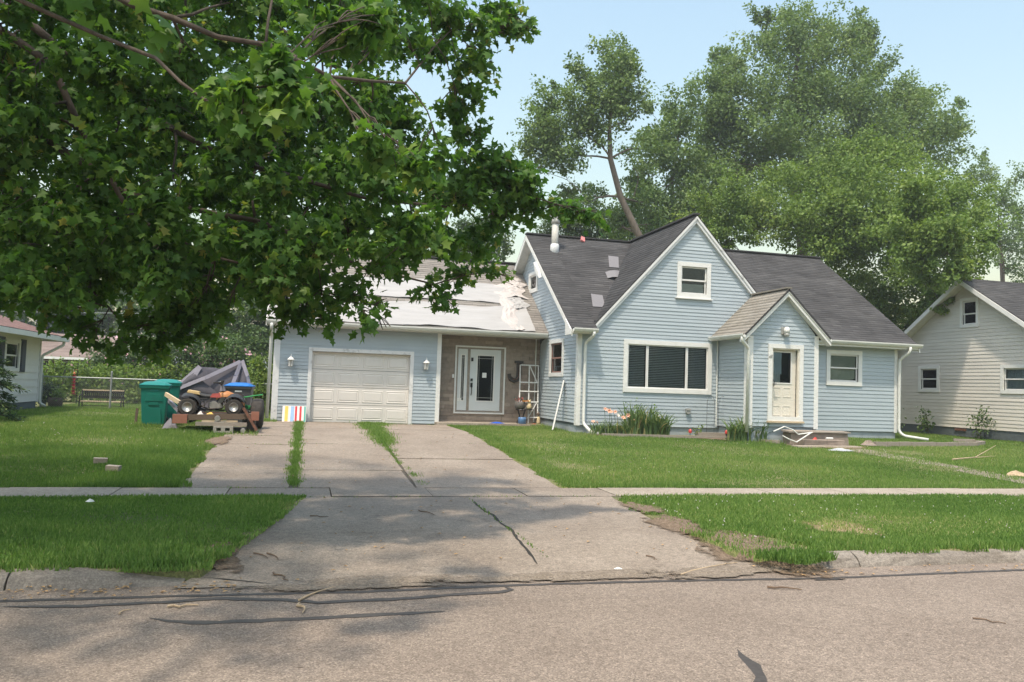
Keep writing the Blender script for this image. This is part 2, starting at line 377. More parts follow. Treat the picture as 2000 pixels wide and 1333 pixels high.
def ribbon(name, pts, w, m, parent=None, z=.004, jit=.36, rag=1, zf=None):
    """flat strip laid along a ground polyline, ragged edges"""
    P = [Vector((p[0], p[1], 0)) for p in pts]; Q = []
    for a, b in zip(P[:-1], P[1:]):
        n = max(2, int((b-a).length/.09))
        Q += [a.lerp(b, i/n) for i in range(n)]
    Q.append(P[-1]); mb = MB(); L = []
    for i, q in enumerate(Q):
        d = (Q[min(i+1, len(Q)-1)]-Q[max(0, i-1)]).normalized(); s = Vector((-d.y, d.x, 0))
        ta = min(1, (i+.3)/4, (len(Q)-i-.3)/4) if rag else 1
        wa, wb = (w/2*ta*(1+R.uniform(-jit, jit)) for _ in range(2))
        L.append((q+s*wa, q-s*wb))
    vs = [v for l in L for v in l]
    vs = [(v.x, v.y, (float(zf(v.y)) if zf else 0)+z) for v in vs]
    mb.add(vs, [(2*i, 2*i+1, 2*i+3, 2*i+2) for i in range(len(L)-1)])
    return mb.build(name, m, parent)
rz_ = lambda y: 0 if y > 5 else .012*(5-max(y, -2))
ribbon('tar_seam', [(-12, 7.0), (-4, 7.08)]+[p[:2] for p in [(-2.27, 7.28, 0.00), (-1.01, 7.27, 0.00), (0.54, 7.22, 0.00), (1.96, 7.29, 0.00), (3.50, 7.27, 0.00), (5.28, 7.19, 0.00), (7.84, 7.28, -0.00)]]+[(14, 7.4), (22, 7.45)], .065, 'tar', road, zf=rz_)
ribbon('tar_seam', [p[:2] for p in [(-2.22, 7.11, 0.00), (-1.66, 7.05, 0.00), (-0.99, 7.09, 0.00), (-0.64, 7.15, 0.00), (-0.06, 7.03, 0.00), (0.19, 6.92, 0.00), (0.78, 6.94, -0.00), (1.42, 7.03, 0.00), (1.80, 7.05, 0.00), (1.91, 7.13, 0.00), (1.87, 7.24, 0.00)]], .075, 'tar', road, zf=rz_, z=.006)
ribbon('tar_seam', [p[:2] for p in [(-1.06, 6.65, 0.00), (-0.90, 6.55, 0.00), (-0.64, 6.47, -0.00), (-0.05, 6.47, 0.00), (0.42, 6.49, 0.00), (0.90, 6.51, 0.00), (1.19, 6.53, -0.00)]], .085, 'tar', road, zf=rz_)
ribbon('tar_seam', [p[:2] for p in [(3.12, 5.28, 0.00), (3.07, 5.14, 0.00), (3.06, 4.97, 0.00), (2.97, 4.74, 0.00), (2.82, 4.46, 0.00), (2.61, 4.19, 0.00)]], .085, 'tar', road, zf=rz_, z=.006)
def surf(x, y):
    if y < 7.5: return 0.
    a, b = np.interp(y, [7.55, 8.34, 9.7, 12.05], [-1.0, -.66, -.36, .06]), np.interp(y, [7.3, 8.0, 9.2, 10.6, 12.05], [5.12, 4.72, 4.64, 4.67, 4.82])
    ap = float(np.interp(y, [7.5, 7.7, 9, 12.05], [.010, .02, .09, .150]))
    if y > 12.05: return float(gz(y))
    if y < 7.85: return ap
    k = min(1, max(0, max(a-x, x-b)/.12+.3)); return ap+(float(gz(y))-ap)*k
def blot(name, c, rx, ry, m, parent=None, z=.005, n=28, kind=None, seed=0):
    r = random.Random(seed); P = [(c[0], c[1])]
    ph = [r.uniform(0, 6.28) for _ in range(4)]
    for i in range(n):
        a = 2*math.pi*i/n; k = 1+.18*math.sin(2*a+ph[0])+.14*math.sin(3*a+ph[1])+.10*math.sin(5*a+ph[2])+r.uniform(-.09, .09)
        P.append((c[0]+rx*k*math.cos(a), c[1]+ry*k*math.sin(a)))
    Q = [P[0]]; 
    for q in (.25, .5, .75, 1): Q += [(P[0][0]+(p[0]-P[0][0])*q, P[0][1]+(p[1]-P[0][1])*q) for p in P[1:]]
    vs = [(x, y, surf(x, y)+z) for x, y in Q]
    fs = [(0, i+1, (i+1) % n+1) for i in range(n)]
    for q in range(3): fs += [(1+q*n+i, 1+q*n+(i+1) % n, 1+(q+1)*n+(i+1) % n, 1+(q+1)*n+i) for i in range(n)]
    o = MB().add(vs, fs).build(name, m, parent)
    at = o.data.attributes.new('tint', 'FLOAT', 'POINT'); at.data.foreach_set('value', [0.]+[q*.52 for q in (.25, .5, .75, 1) for _ in range(n)])
    if kind: o['kind'] = kind
    return o
blot('tar_seam', (5.24, 7.13, 0.00), .14, .035, 'tar', road, .007, seed=3)

# kerbs: rounded lip, a piece to each side of the apron
def kerb(name, x0, x1, fade0, fade1, joints, m='kerb_concrete'):
    root = thing(name, None, None, ((x0+x1)/2, 7.75, 0)); root['kind'] = 'structure'
    xs = [x0]+joints+[x1]
    for a, b in zip(xs[:-1], xs[1:]):
        n = max(3, int((b-a)/.25)); vs, fs = [], []; prof = [(7.60, -.02), (7.635, .04), (7.67, .085), (7.72, .112), (7.77, .125), (7.81, .128), (7.84, .125), (7.86, -.1)]
        for i in range(n+1):
            x = a+.008+(b-a-.016)*i/n; k = 1
            if fade0: k = min(1, max(.12, (x-x0)/fade0))
            if fade1: k = min(1, max(.12, (x1-x)/fade1))
            k = k**.7
            for (y, z) in prof: vs.append((x, y+R.uniform(-.012, .012), (z if z < 0 else z*k*(1+.08*math.sin(x*2.3)))+R.uniform(-.007, .005)))
        q = len(prof)
        for i in range(n):
            for j in range(q-1): fs.append((i*q+j, i*q+j+1, (i+1)*q+j+1, (i+1)*q+j))
        fs += [tuple(range(q)), tuple(range(n*q, n*q+q))]
        MB().add(vs, fs).build('kerb_stone', m, root, smooth=False)
    return root
kerb('kerb', -16, -.95, 0, .9, [-13, -10, -7, -4.8, -2.35])
kerb('kerb', 5.15, 30, .12, 0, [5.98, 8.6, 11.2, 14, 17, 20, 23, 26])
# pavement slabs
side = thing('sidewalk', None, None, (4, 12.5, .15)); side['kind'] = 'structure'
x = -16.0
while x < 30:
    w = 1.5+R.uniform(-.02, .02); dz = R.uniform(-.006, .006)
    MB().hexa([(x+.008, 12.07, .03), (x+w-.008, 12.07, .03), (x+w-.008, 13.0, .03), (x+.008, 13.0, .03), (x+.008, 12.07, .152+dz), (x+w-.008, 12.07, .152+dz+R.uniform(-.004, .004)), (x+w-.008, 13.0, .157+dz), (x+.008, 13.0, .157+dz)]).build('slab', 'walk_concrete' if (x < -2.5 or x > 4.6) else 'drive_concrete', side)
    x += w
# driveway: three runs of slabs above the pavement, one apron below
drive = thing('driveway', None, None, (1.5, 16, .3)); drive['kind'] = 'structure'
def slab(x0, x1, y0, y1, m='drive_concrete'):
    ny = max(2, int((y1-y0)/.5)); top, fs = [], []
    n = 5
    def zt(y): return float(gz(y))+.003
    dz = R.uniform(-.008, .004); tilt = R.uniform(-.004, .004)
    for j in range(ny+1):
        y = y0+(y1-y0)*j/ny
        for i in range(n):
            t = i/(n-1); xx = x0+(x1-x0)*t+(R.uniform(-.02, .02) if i in (0, n-1) else 0)
            top.append((xx, y+(R.uniform(-.012, .012) if j in (0, ny) else 0), zt(y)+dz+tilt*(t-.5)))
    k = len(top); vs = top+[(x, y, z-.1) for x, y, z in top]
    for j in range(ny):
        for i in range(n-1): fs.append((j*n+i, j*n+i+1, (j+1)*n+i+1, (j+1)*n+i))
    ring = [i for i in range(n)]+[j*n+n-1 for j in range(1, ny+1)]+[ny*n+i for i in range(n-2, -1, -1)]+[j*n for j in range(ny-1, 0, -1)]
    for a, b in zip(ring, ring[1:]+ring[:1]): fs.append((a, b, k+b, k+a))
    return MB().add(vs, fs).build('slab', m, drive)
for x0, x1, ysl in ((-1.75, -.17, [13.02, 14.9, 18.1, 19.6, 22.0]), (-.03, 1.80, [13.02, 14.75, 18.3, 21.6, 24.92]), (1.86, 4.3, [13.02, 16.2, 18.65, 21.7, 24.55])):
    for a, b in zip(ysl[:-1], ysl[1:]): slab(x0, x1, a+.015, b-.015)
slab(-1.6, -.2, 22.0, 24.9)
# apron flares towards the road and drops to it
vs, fs = [], []; ny, nx = 16, 14
def apron_x(y): return (np.interp(y, [7.55, 8.34, 9.7, 12.05], [-1.0, -.66, -.36, .06]), np.interp(y, [7.3, 8.0, 9.2, 10.6, 12.05], [5.12, 4.72, 4.64, 4.67, 4.82]))
for j in range(ny+1):
    y = 7.5+(12.05-7.5)*j/ny; a, b = apron_x(y); z = np.interp(y, [7.5, 7.7, 9, 12.05], [.010, .02, .09, .150])
    for i in range(nx+1): vs.append((a+(b-a)*i/nx+(R.uniform(-.03, .03) if i in (0, nx) else 0), y, z))
for j in range(ny):
    for i in range(nx): fs.append((j*(nx+1)+i, j*(nx+1)+i+1, (j+1)*(nx+1)+i+1, (j+1)*(nx+1)+i))
AP = lambda y: float(np.interp(y, [7.5, 7.7, 9, 12.05], [.010, .02, .09, .150]))
MB().add(vs, fs).build('apron', 'drive_concrete', drive)
ribbon('crack', [p[:2] for p in [(2.50, 11.65, 0.15), (2.47, 11.27, 0.15), (2.47, 10.86, 0.14), (2.53, 10.56, 0.14), (2.49, 9.94, 0.14), (2.53, 9.51, 0.14), (2.46, 9.00, 0.14), (2.45, 8.54, 0.13), (2.40, 7.97, 0.13)]], .035, 'crack', drive, zf=AP, z=.004, jit=.6)
ribbon('crack', [(-.9, 7.85), (-.6, 7.72), (-.2, 7.55)], .03, 'crack', drive, zf=AP, z=.004, jit=.6)
ribbon('crack', [(.1, 12.04), (1.4, 12.03), (3.0, 12.05), (4.75, 12.04)], .025, 'crack', drive, zf=lambda y: .15, z=.006, jit=.6)
# soil showing in the joints of the driveway
for sx, w, y0, y1 in ((-.10, .2, 13.05, 24.9), (1.83, .12, 13.05, 24.9)):
    mb = MB(); ys_ = np.linspace(y0, y1, 24)
    vs = []
    for y in ys_: vs += [(sx-w/2, y, float(gz(y))-.02), (sx+w/2, y, float(gz(y))-.02)]
    mb.add(vs, [(2*i, 2*i+1, 2*i+3, 2*i+2) for i in range(23)]).build('joint_soil', 'gap_soil', drive)
blot('dirt_patch', (5.0, 8.15), .60, .95, 'dirt', lawn, .014, seed=5)
blot('dirt_patch', (4.75, 9.6), .28, .9, 'dirt', lawn, .012, seed=8)
blot('dirt_patch', (4.85, 10.9), .25, .6, 'dirt', lawn, .012, seed=9)
blot('dirt_patch', (6.9, 9.15), .60, .50, 'straw', lawn, .014, seed=6)
blot('dirt_patch', (-.72, 8.4), .22, .5, 'dirt', lawn, .012, seed=12)
blot('dirt_patch', (-1.78, 18.5), .28, .9, 'dirt', lawn, .016, seed=14)
blot('dirt_patch', (14.3, 19.0), .9, .35, 'straw', lawn, .016, seed=15)
blot('flower_bed_soil', (9.1, 21.1), 1.75, .42, 'dirt', lawn, .02, seed=16)
blot('flower_bed_soil', (12.0, 20.4), 1.2, .5, 'dirt', lawn, .02, seed=17)
# silt washed along the gutter of the apron
for i, (x, y, rx, ry) in enumerate(((.6, 7.45, 1.1, .13), (2.6, 7.5, 1.2, .12), (4.2, 7.5, .8, .12))): blot('silt', (x, y), rx, ry*1.6, 'silt', road, .016, seed=20+i)
# overgrown garden walk, slabs half hidden
walk = thing('garden_walk', None, None, (14.6, 16.5, .3)); walk['kind'] = 'structure'
y = 13.06
while y < 18.8:
    c = 15.0-(y-13)*.1
    MB().hexa([(c-.42, y+.01, gz(y)-.06), (c+.42, y+.01, gz(y)-.06), (c+.36, y+1.13, gz(y+1.1)-.06), (c-.46, y+1.13, gz(y+1.1)-.06), (c-.42, y+.01, gz(y)+.006), (c+.42, y+.01, gz(y)+.006), (c+.36, y+1.13, gz(y+1.1)+.006), (c-.46, y+1.13, gz(y+1.1)+.006)]).build('slab', 'drive_concrete', walk)
    y += 1.15

# ------------------------------------------------------------------ building kit
def clip_poly(outline, z0, z1):
    """s-interval(s) of a convex outline [(s,z)...] at two heights"""
    def at(z):
        xs = []
        n = len(outline)
        for i in range(n):
            (s0, a), (s1, b) = outline[i], outline[(i+1) % n]
            if a == b:
                if abs(a-z) < 1e-6: xs += [s0, s1]
                continue
            if min(a, b)-1e-6 <= z <= max(a, b)+1e-6: xs.append(s0+(s1-s0)*(z-a)/(b-a))
        return (min(xs), max(xs)) if len(xs) > 1 else None
    return at(z0), at(z1)
COUNT = {}
def siding(parent, F, outline, holes, z0, e, m, name='siding_board', t=.017, limit=292):
    key = parent.name; zt = max(z for _, z in outline); z = z0; rest = MB()
    while z < zt-.01:
        z1 = min(z+e, zt-.002)
        cuts = sorted({z, z1}|{h for H in holes for h in H[2:] if z+.004 < h < z1-.004})
        groups = {}
        for a, b in zip(cuts[:-1], cuts[1:]):
            lo, hi = clip_poly(outline, a+1e-5, b-1e-5)
            if not lo or not hi: continue
            segs = [(lo[0], lo[1], hi[0], hi[1])]
            mid = (a+b)/2
            for (h0, h1, ha, hb) in holes:
                if not (ha < mid < hb): continue
                new = []
                for (l0, l1, t0, t1) in segs:
                    if h1 <= min(l0, t0) or h0 >= max(l1, t1): new.append((l0, l1, t0, t1)); continue
                    if l0 < h0: new.append((l0, h0, t0, h0))
                    if l1 > h1: new.append((h1, l1, h1, t1))
                segs = new
            for (l0, l1, t0, t1) in segs:
                side_ = sum(1 for H in holes if H[2] < z1 and H[3] > z and (l0+l1)/2 > H[1])
                groups.setdefault(side_, []).append((a, b, l0, l1, t0, t1))
        for q in groups.values():
            mb = MB()
            for (a, b, l0, l1, t0, t1) in q:
                oa = t-(t-.003)*(a-z)/e; ob = t-(t-.003)*(b-z)/e
                j0, j1 = (R.uniform(-.005, .004), R.uniform(-.005, .004)) if a < z+1e-6 else (0, 0); oa0, oa1 = oa+R.uniform(-.003, .003), oa+R.uniform(-.003, .003)
                mb.hexa([F(l0, a+j0, oa0), F(l1, a+j1, oa1), F(l1, a+j1, -.004), F(l0, a+j0, -.004), F(t0, b, ob), F(t1, b, ob), F(t1, b, -.004), F(t0, b, -.004)])
            if COUNT.get(key, 0) < limit:
                COUNT[key] = COUNT.get(key, 0)+1; mb.build(name, m, parent)
            else: rest.add(mb.v, mb.f)
        z += e
    if rest.v: rest.build(name, m, parent, kind='stuff')
def shingles(name, parent, u0, u1, P, L, m, e=.14, w=.33, deckm='deck', thick=.05):
    """P(u, v): point on the roof plane, v metres up the slope from the eave; L slope length"""
    n = (P(u1, 0)-P(u0, 0)).cross(P(u0, L)-P(u0, 0)).normalized()
    if n.z < 0: n = -n
    roof = MB().hexa([P(u0, 0)-n*thick, P(u1, 0)-n*thick, P(u1, L)-n*thick, P(u0, L)-n*thick, P(u0, 0)-n*.004, P(u1, 0)-n*.004, P(u1, L)-n*.004, P(u0, L)-n*.004]).build('roof', deckm, parent)
    V, I, T = [], [], []; v = -.02; row = 0
    while v < L:
        v1 = min(v+e, L); u = u0-w*((row*.37) % 1); base = R.gauss(.5, .10)
        while u < u1:
            a, b = max(u, u0), min(u+w-.006, u1)
            if b-a > .02:
                k = len(V); lift = .008+R.uniform(0, .004)
                V += [P(a, v)+n*lift, P(b, v)+n*(lift+R.uniform(-.002, .003)), P(b, v1+.01)+n*.002, P(a, v1+.01)+n*.002, P(a, v)-n*.002, P(b, v)-n*.002]
                I += [k, k+1, k+2, k+3, k+4, k+5, k+1, k]; T += [min(1, max(0, base+R.gauss(0, .17)))]*6
            u += w
        v = v1; row += 1
    return np_mesh('shingles', V, 4, m, roof, T, 'stuff', I)
def casing(parent, F, s0, s1, z0, z1, w=.10, o=.045, m='trim_white', name='window', sill=False):
    """outer frame as one mesh, returns it; sub-parts hang on it"""
    mb = MB()
    mb.fbox(F, s0, s0+w, z0+w, z1-w, 0, o); mb.fbox(F, s1-w, s1, z0+w, z1-w, 0, o)
    mb.fbox(F, s0, s1, z1-w, z1, 0, o+.002); mb.fbox(F, s0, s1, z0, z0+w, 0, o+.002)
    if sill: mb.fbox(F, s0-.05, s1+.05, z0-.03, z0-.001, 0, o+.04)
    return mb.build(name, m, parent)
def ring(mb, F, s0, s1, z0, z1, w, o0, o1):
    mb.fbox(F, s0, s0+w, z0, z1, o0, o1); mb.fbox(F, s1-w, s1, z0, z1, o0, o1)
    mb.fbox(F, s0+w, s1-w, z0, z0+w, o0, o1); mb.fbox(F, s0+w, s1-w, z1-w, z1, o0, o1)
def double_hung(parent, F, s0, s1, z0, z1, w=.10, sash=.045, sm='trim_white', cover=None, half=.5, name='window', sill=False, interior=True):
    win = casing(parent, F, s0, s1, z0, z1, w, name=name, sill=sill)
    a0, a1, b0, b1 = s0+w, s1-w, z0+w, z1-w; zm = b0+(b1-b0)*half
    MB().fbox(F, a0, a1, b0, b1, -.19, -.18).build('room_behind', 'dark_room', win)
    for (q0, q1, oo) in ((zm-.02, b1, -.012), (b0, zm+.02, -.034)):
        mb = MB(); ring(mb, F, a0, a1, q0, q1, sash, oo-.018, oo); mb.build('sash', sm, win)
        MB().fbox(F, a0+sash-.004, a1-sash+.004, q0+sash-.004, q1-sash+.004, oo-.012, oo-.008).build('pane', 'glass', win)
    if cover: cover(win, a0+sash*.6, a1-sash*.6, b0, b1, zm)
    return win
def slats(win, F, a0, a1, z0, z1, m='blind', pitch=.05, o=-.075, tilt=.5):
    z = z0+.01
    while z < z1:
        MB().hexa([F(a0, z, o+.018), F(a1, z, o+.018), F(a1, z+.003, o+.018), F(a0, z+.003, o+.018), F(a0, z+pitch*tilt, o-.018), F(a1, z+pitch*tilt, o-.018), F(a1, z+pitch*tilt+.003, o-.018), F(a0, z+pitch*tilt+.003, o-.018)]).build('blind_slat', m, win)
        z += pitch
def drape(win, F, a0, a1, z0, z1, m, o=-.08, folds=5, amp=.012, name='curtain', top=None):
    n = folds*6; vs = []
    for i in range(n+1):
        s = a0+(a1-a0)*i/n; q = o+amp*math.sin(2*math.pi*folds*i/n)
        zb = z0+(top(i/n) if top else 0)
        vs += [F(s, zb, q), F(s, z1, q)]
    return MB().add(vs, [(2*i, 2*i+2, 2*i+3, 2*i+1) for i in range(n)]).build(name, m, win, smooth=True)
def corner_board(parent, p0, p1, w=.09, name='corner_board', m='trim_white'):
    mb = MB().hexa([(p0[0]-w/2, p0[1]-.02, p0[2]), (p0[0]+w/2, p0[1]-.02, p0[2]), (p0[0]+w/2, p0[1]+w, p0[2]), (p0[0]-w/2, p0[1]+w, p0[2]), (p1[0]-w/2, p1[1]-.02, p1[2]), (p1[0]+w/2, p1[1]-.02, p1[2]), (p1[0]+w/2, p1[1]+w, p1[2]), (p1[0]-w/2, p1[1]+w, p1[2])])
    return mb.build(name, m, parent)
def gutter(parent, a, b, m='gutter_white', w=.11, h=.11, out=(0, -1, 0)):
    a, b, out = Vector(a), Vector(b), Vector(out); prof = [(0, 0), (.06, 0), (.085, .03), (.11, .075), (.11, h), (.095, h), (.095, .08), (.01, .02), (.0, .02)]
    vs = [];  n = len(prof)
    for p in (a, b):
        for (o, z) in prof: vs.append(p+out*o+Vector((0, 0, z)))
    return MB().add(vs, [(i, (i+1) % n, n+(i+1) % n, n+i) for i in range(n)]+[(0, 1, 2, 3, 4, 5, 6, 7, 8)[::-1], tuple(range(n, 2*n))]).build('gutter', m, parent)
def downspout(parent, pts, r=.047, m='gutter_white'):
    P = [Vector(p) for p in pts]; Q = [P[0]]
    for i in range(1, len(P)-1):   # rounded elbows
        a = (P[i-1]-P[i]); b = (P[i+1]-P[i]); l = min(.07, a.length*.4, b.length*.4)
        Q += [P[i]+a.normalized()*l, P[i]+(a.normalized()+b.normalized())*l*.3, P[i]+b.normalized()*l]
    Q.append(P[-1])
    d = MB().tube(Q, r, 8).build('downspout', m, parent, smooth=True)
    return d
def rake(parent, pts, w, off, m='trim_worn', name='rake_board'):
    """board under a sloping roof edge: pts upper edge line a->b, w drop, off depth vector"""
    a, b = Vector(pts[0]), Vector(pts[1]); dz = Vector((0, 0, -w))
    return MB().prism([a, b, b+dz, a+dz], off).build(name, m, parent)

# ------------------------------------------------------------------ the blue house
H = thing('blue_house', 'pale blue sided house with dark shingled roof, front gable and attached garage', 'house', (10, 21.7, .6))
XW, XE, YF, YB, ZE, ZR, YR = 7.55, 18.35, 21.7, 31.5, 3.56, 7.14, 26.6
K = (ZR-ZE)/(YR-21.4)
FM, FW_ = front(YF), west(XW)
GWX = (8.02, 14.30); GA = (11.16, 7.10)
# backing walls and foundation
mb = MB(); 
BW = (8.95, 11.78, 1.80, 3.33)        # picture window
GW = (10.60, 11.70, 4.66, 5.74)       # gable window
RW = (15.74, 17.03, 2.22, 3.33)       # right window
LW = (22.95, 24.35, 2.20, 3.36)       # west window
SW = (26.03, 27.1, 5.12, 5.84)        # small attic window
def panels(F, outline_boxes): 
    for (s0, s1, z0, z1) in outline_boxes: mb.fbox(F, s0, s1, z0, z1, -.14, -.006)
panels(FM, [(XW, BW[0]+.05, .8, 3.6), (BW[0]+.05, BW[1]-.05, .8, BW[2]+.05), (BW[0]+.05, BW[1]-.05, BW[3]-.05, 3.6), (BW[1]-.05, RW[0]+.05, .8, 3.6), (RW[0]+.05, RW[1]-.05, .8, RW[2]+.05), (RW[0]+.05, RW[1]-.05, RW[3]-.05, 3.6), (RW[1]-.05, XE, .8, 3.6)])
# gable wall behind the siding, in pieces round its window
def gx(z): k = (GA[0]-GWX[0])/(GA[1]-3.70); return (GA[0]-(GA[1]-z)*k, GA[0]+(GA[1]-z)*k)
def gtrap(z0, z1, a=None, b=None):
    l0, r0_ = gx(z0); l1, r1 = gx(z1)
    q = [FM(a[1] if a else l0, z0, -.006), FM(b[0] if b else r0_, z0, -.006), FM(b[0] if b else r1, z1, -.006), FM(a[1] if a else l1, z1, -.006)]
    mb.prism(q, (0, .13, 0))
gtrap(3.605, GW[2]+.05); gtrap(GW[2]+.05, GW[3]-.05, None, (GW[0]+.05,)); gtrap(GW[2]+.05, GW[3]-.05, (0, GW[1]-.05), None); gtrap(GW[3]-.05, 7.0)
panels(FW_, [(YF+.15, LW[0]+.05, .8, 3.5), (LW[0]+.05, LW[1]-.05, .8, LW[2]+.05), (LW[0]+.05, LW[1]-.05, LW[3]-.05, 3.5), (LW[1]-.05, YB, .8, 3.5)])
def wtrap(z0, z1, lo=None, hi=None):
    f = lambda z: (YR-(ZR-.08-z)/K, YR+(ZR-.08-z)/K)
    q = [FW_(hi if hi else f(z0)[0], z0, -.006), FW_(lo if lo else f(z0)[1], z0, -.006), FW_(lo if lo else f(z1)[1], z1, -.006), FW_(hi if hi else f(z1)[0], z1, -.006)]
    mb.prism(q, (.13, 0, 0))
wtrap(3.505, SW[2]+.05); wtrap(SW[2]+.05, SW[3]-.05, SW[0]+.05); wtrap(SW[2]+.05, SW[3]-.05, None, SW[1]-.05); wtrap(SW[3]-.05, 6.98)
mb.box((XE-.14, YF+.15, .8), (XE, YB, 3.5)); mb.box((XW+.15, YB-.1, .8), (XE-.15, YB, 3.5))
mb.prism([(XE-.14, YR-(ZR-.08-3.505)/K, 3.505), (XE-.14, YR+(ZR-.08-3.505)/K, 3.505), (XE-.14, YR, ZR-.1)], (.13, 0, 0))
mb.build('wall', 'backing', H)
f = MB(); f.fbox(FM, XW+.02, XE-.02, .2, .80, -.2, -.03)
f.box((XW+.02, YF+.2, .2), (XW+.22, YB, .8)); f.box((XE-.22, YF+.2, .2), (XE-.02, YB, .8)); f.build('foundation', 'foundation', H)
# siding on the front; the whole front with its gable is one convex pair of shapes
siding(H, FM, [(XW+.09, .81), (12.02, .81), (12.02, 3.6185), (XW+.09, 3.6185)], [BW], .81, .104, 'siding_blue')
nz = .81+.104*27
siding(H, FM, [(gx(nz)[0]+.02, nz), (gx(nz)[1]-.02, nz), (GA[0]+.02, GA[1]-.02), (GA[0]-.02, GA[1]-.02)], [GW], nz, .104, 'siding_blue')
siding(H, FM, [(14.24, .81), (XE-.05, .81), (XE-.05, 3.5), (14.24, 3.5)], [RW], .81, .118, 'siding_blue')
# porch
PX0, PX1, PY, PZ0 = 12.02, 14.20, 20.0, .97
PA = (13.12, 4.86); FP, FPW = front(PY), west(PX0)
PD = (12.62, 13.74, 1.13, 3.30)
mb = MB(); panels(FP, [(PX0, PD[0]+.06, PZ0, 3.5), (PD[1]-.06, PX1, PZ0, 3.5), (PD[0]+.06, PD[1]-.06, PD[3]-.06, 3.5), (PD[0]+.06, PD[1]-.06, PZ0, PD[2]+.02)])
mb.prism([FP(PX0, 3.505, -.006), FP(PX1, 3.505, -.006), FP(PA[0], PA[1]-.16, -.006)], (0, .12, 0))
mb.box((PX0+.006, PY+.15, .85), (PX0+.13, YF-.02, 3.5)); mb.box((PX1-.13, PY+.15, .85), (PX1-.006, YF-.02, 3.5))
mb.build('wall', 'backing', H)
MB().box((PX0+.03, PY+.03, .3), (PX1-.03, YF-.02, PZ0)).build('foundation', 'foundation', H)
siding(H, FP, [(PX0+.05, PZ0), (PX1-.05, PZ0), (PX1-.05, 3.60), (PA[0]+.01, PA[1]-.10), (PA[0]-.01, PA[1]-.10), (PX0+.05, 3.60)], [PD], PZ0, .106, 'siding_blue')
siding(H, Fr((PX1, 0, 0), (0, 1, 0), (1, 0, 0)), [(PY, .85), (YF, .85), (YF, 3.45), (PY, 3.45)], [], .85, .104, 'siding_blue', limit=0)
# garage
GX0, GX1, GYF, GYB = -.88, 4.10, 25.0, 32.4
FG, FE = front(GYF), front(25.5)
GD = (.19, 3.17, .57, 2.72)
siding(H, FG, [(GX0+.06, .58), (GX1-.06, .58), (GX1-.06, 3.5), (GX0+.06, 3.5)], [(GD[0]-.11, GD[1]+.11, .3, GD[3]+.11)], .60, .1045, 'siding_blue')
# west gable wall: board ends follow both roof slopes; below the garage roof it is hidden
siding(H, FW_, [(YF+.05, .86), (25.48, .86), (25.48, 3.30), (24.6, 3.5515), (YF+.05, 3.5515)], [LW], .86, .1035, 'siding_blue')
nz = .86+.1035*26
fW = lambda z: (YR-(ZR-.10-z)/K, YR+(ZR-.10-z)/K)
siding(H, FW_, [(fW(nz)[0], nz), (fW(nz)[1]-.3, nz), (YR+.02, ZR-.12), (YR-.02, ZR-.12)], [SW], nz, .1035, 'siding_blue')
siding(H, FPW, [(PY+.09, .88), (YF-.01, .88), (YF-.01, 3.46), (PY+.09, 3.46)], [], .88, .104, 'siding_blue')
mb = MB()
panels(FG, [(GX0, GD[0]-.05, .3, 3.5), (GD[1]+.05, GX1, .3, 3.5), (GD[0]-.05, GD[1]+.05, GD[3]+.05, 3.5)])
mb.box((GX0, GYF+.15, .3), (GX0+.14, GYB, 3.5)); mb.box((GX0+.2, GYB-.14, .3), (XW-.05, GYB, 3.5))
mb.box((GX1-.14, GYF+.15, .3), (GX1-.01, 25.63, 3.5))
mb.prism([(GX0, GYF-.2, 3.505), (GX0, GYB+.1, 3.505), (GX0, 28.7, 6.2)], (.14, 0, 0))
mb.build('wall', 'backing', H)
# entry wall of brown courses
DW = (4.68, 6.36, .92, 3.12)
mb = MB(); panels(FE, [(GX1, DW[0]+.02, .5, 3.5), (DW[1]-.02, XW-.01, .5, 3.5), (DW[0]+.02, DW[1]-.02, DW[3]-.02, 3.5), (DW[0]+.02, DW[1]-.02, .5, DW[2]+.02)])
mb.build('wall', 'brown_brick', H)
brick_me = {}
z = .60; row = 0
while z < 3.38:
    hh = .118; s = GX1+.02-(row*.23) % .6; 
    while s < XW-.02:
        L_ = .60; a, b = max(s, GX1+.02), min(s+L_-.012, XW-.02)
        for (p, q) in ([(a, min(b, DW[0])), (max(a, DW[1]), b)] if (z+hh > DW[2] and z < DW[3]) else [(a, b)]):
            if q-p > .05:
                key = round(q-p, 2)
                if key not in brick_me:
                    brick_me[key] = MB().box((-(q-p)/2, -.02, .004), ((q-p)/2, .006, hh-.004)).build('brick', 'brown_brick', H)
                    o = brick_me[key]; me = o.data
                    for v in me.vertices: v.co += ORG[H.name]
                else:
                    o = brick_me[key].copy(); COL.objects.link(o)
                o.parent = H; c = Vector(((p+q)/2, 25.5+R.uniform(-.004, .004), z)); o.location = c-ORG[H.name]
        s += L_
    z += hh; row += 1
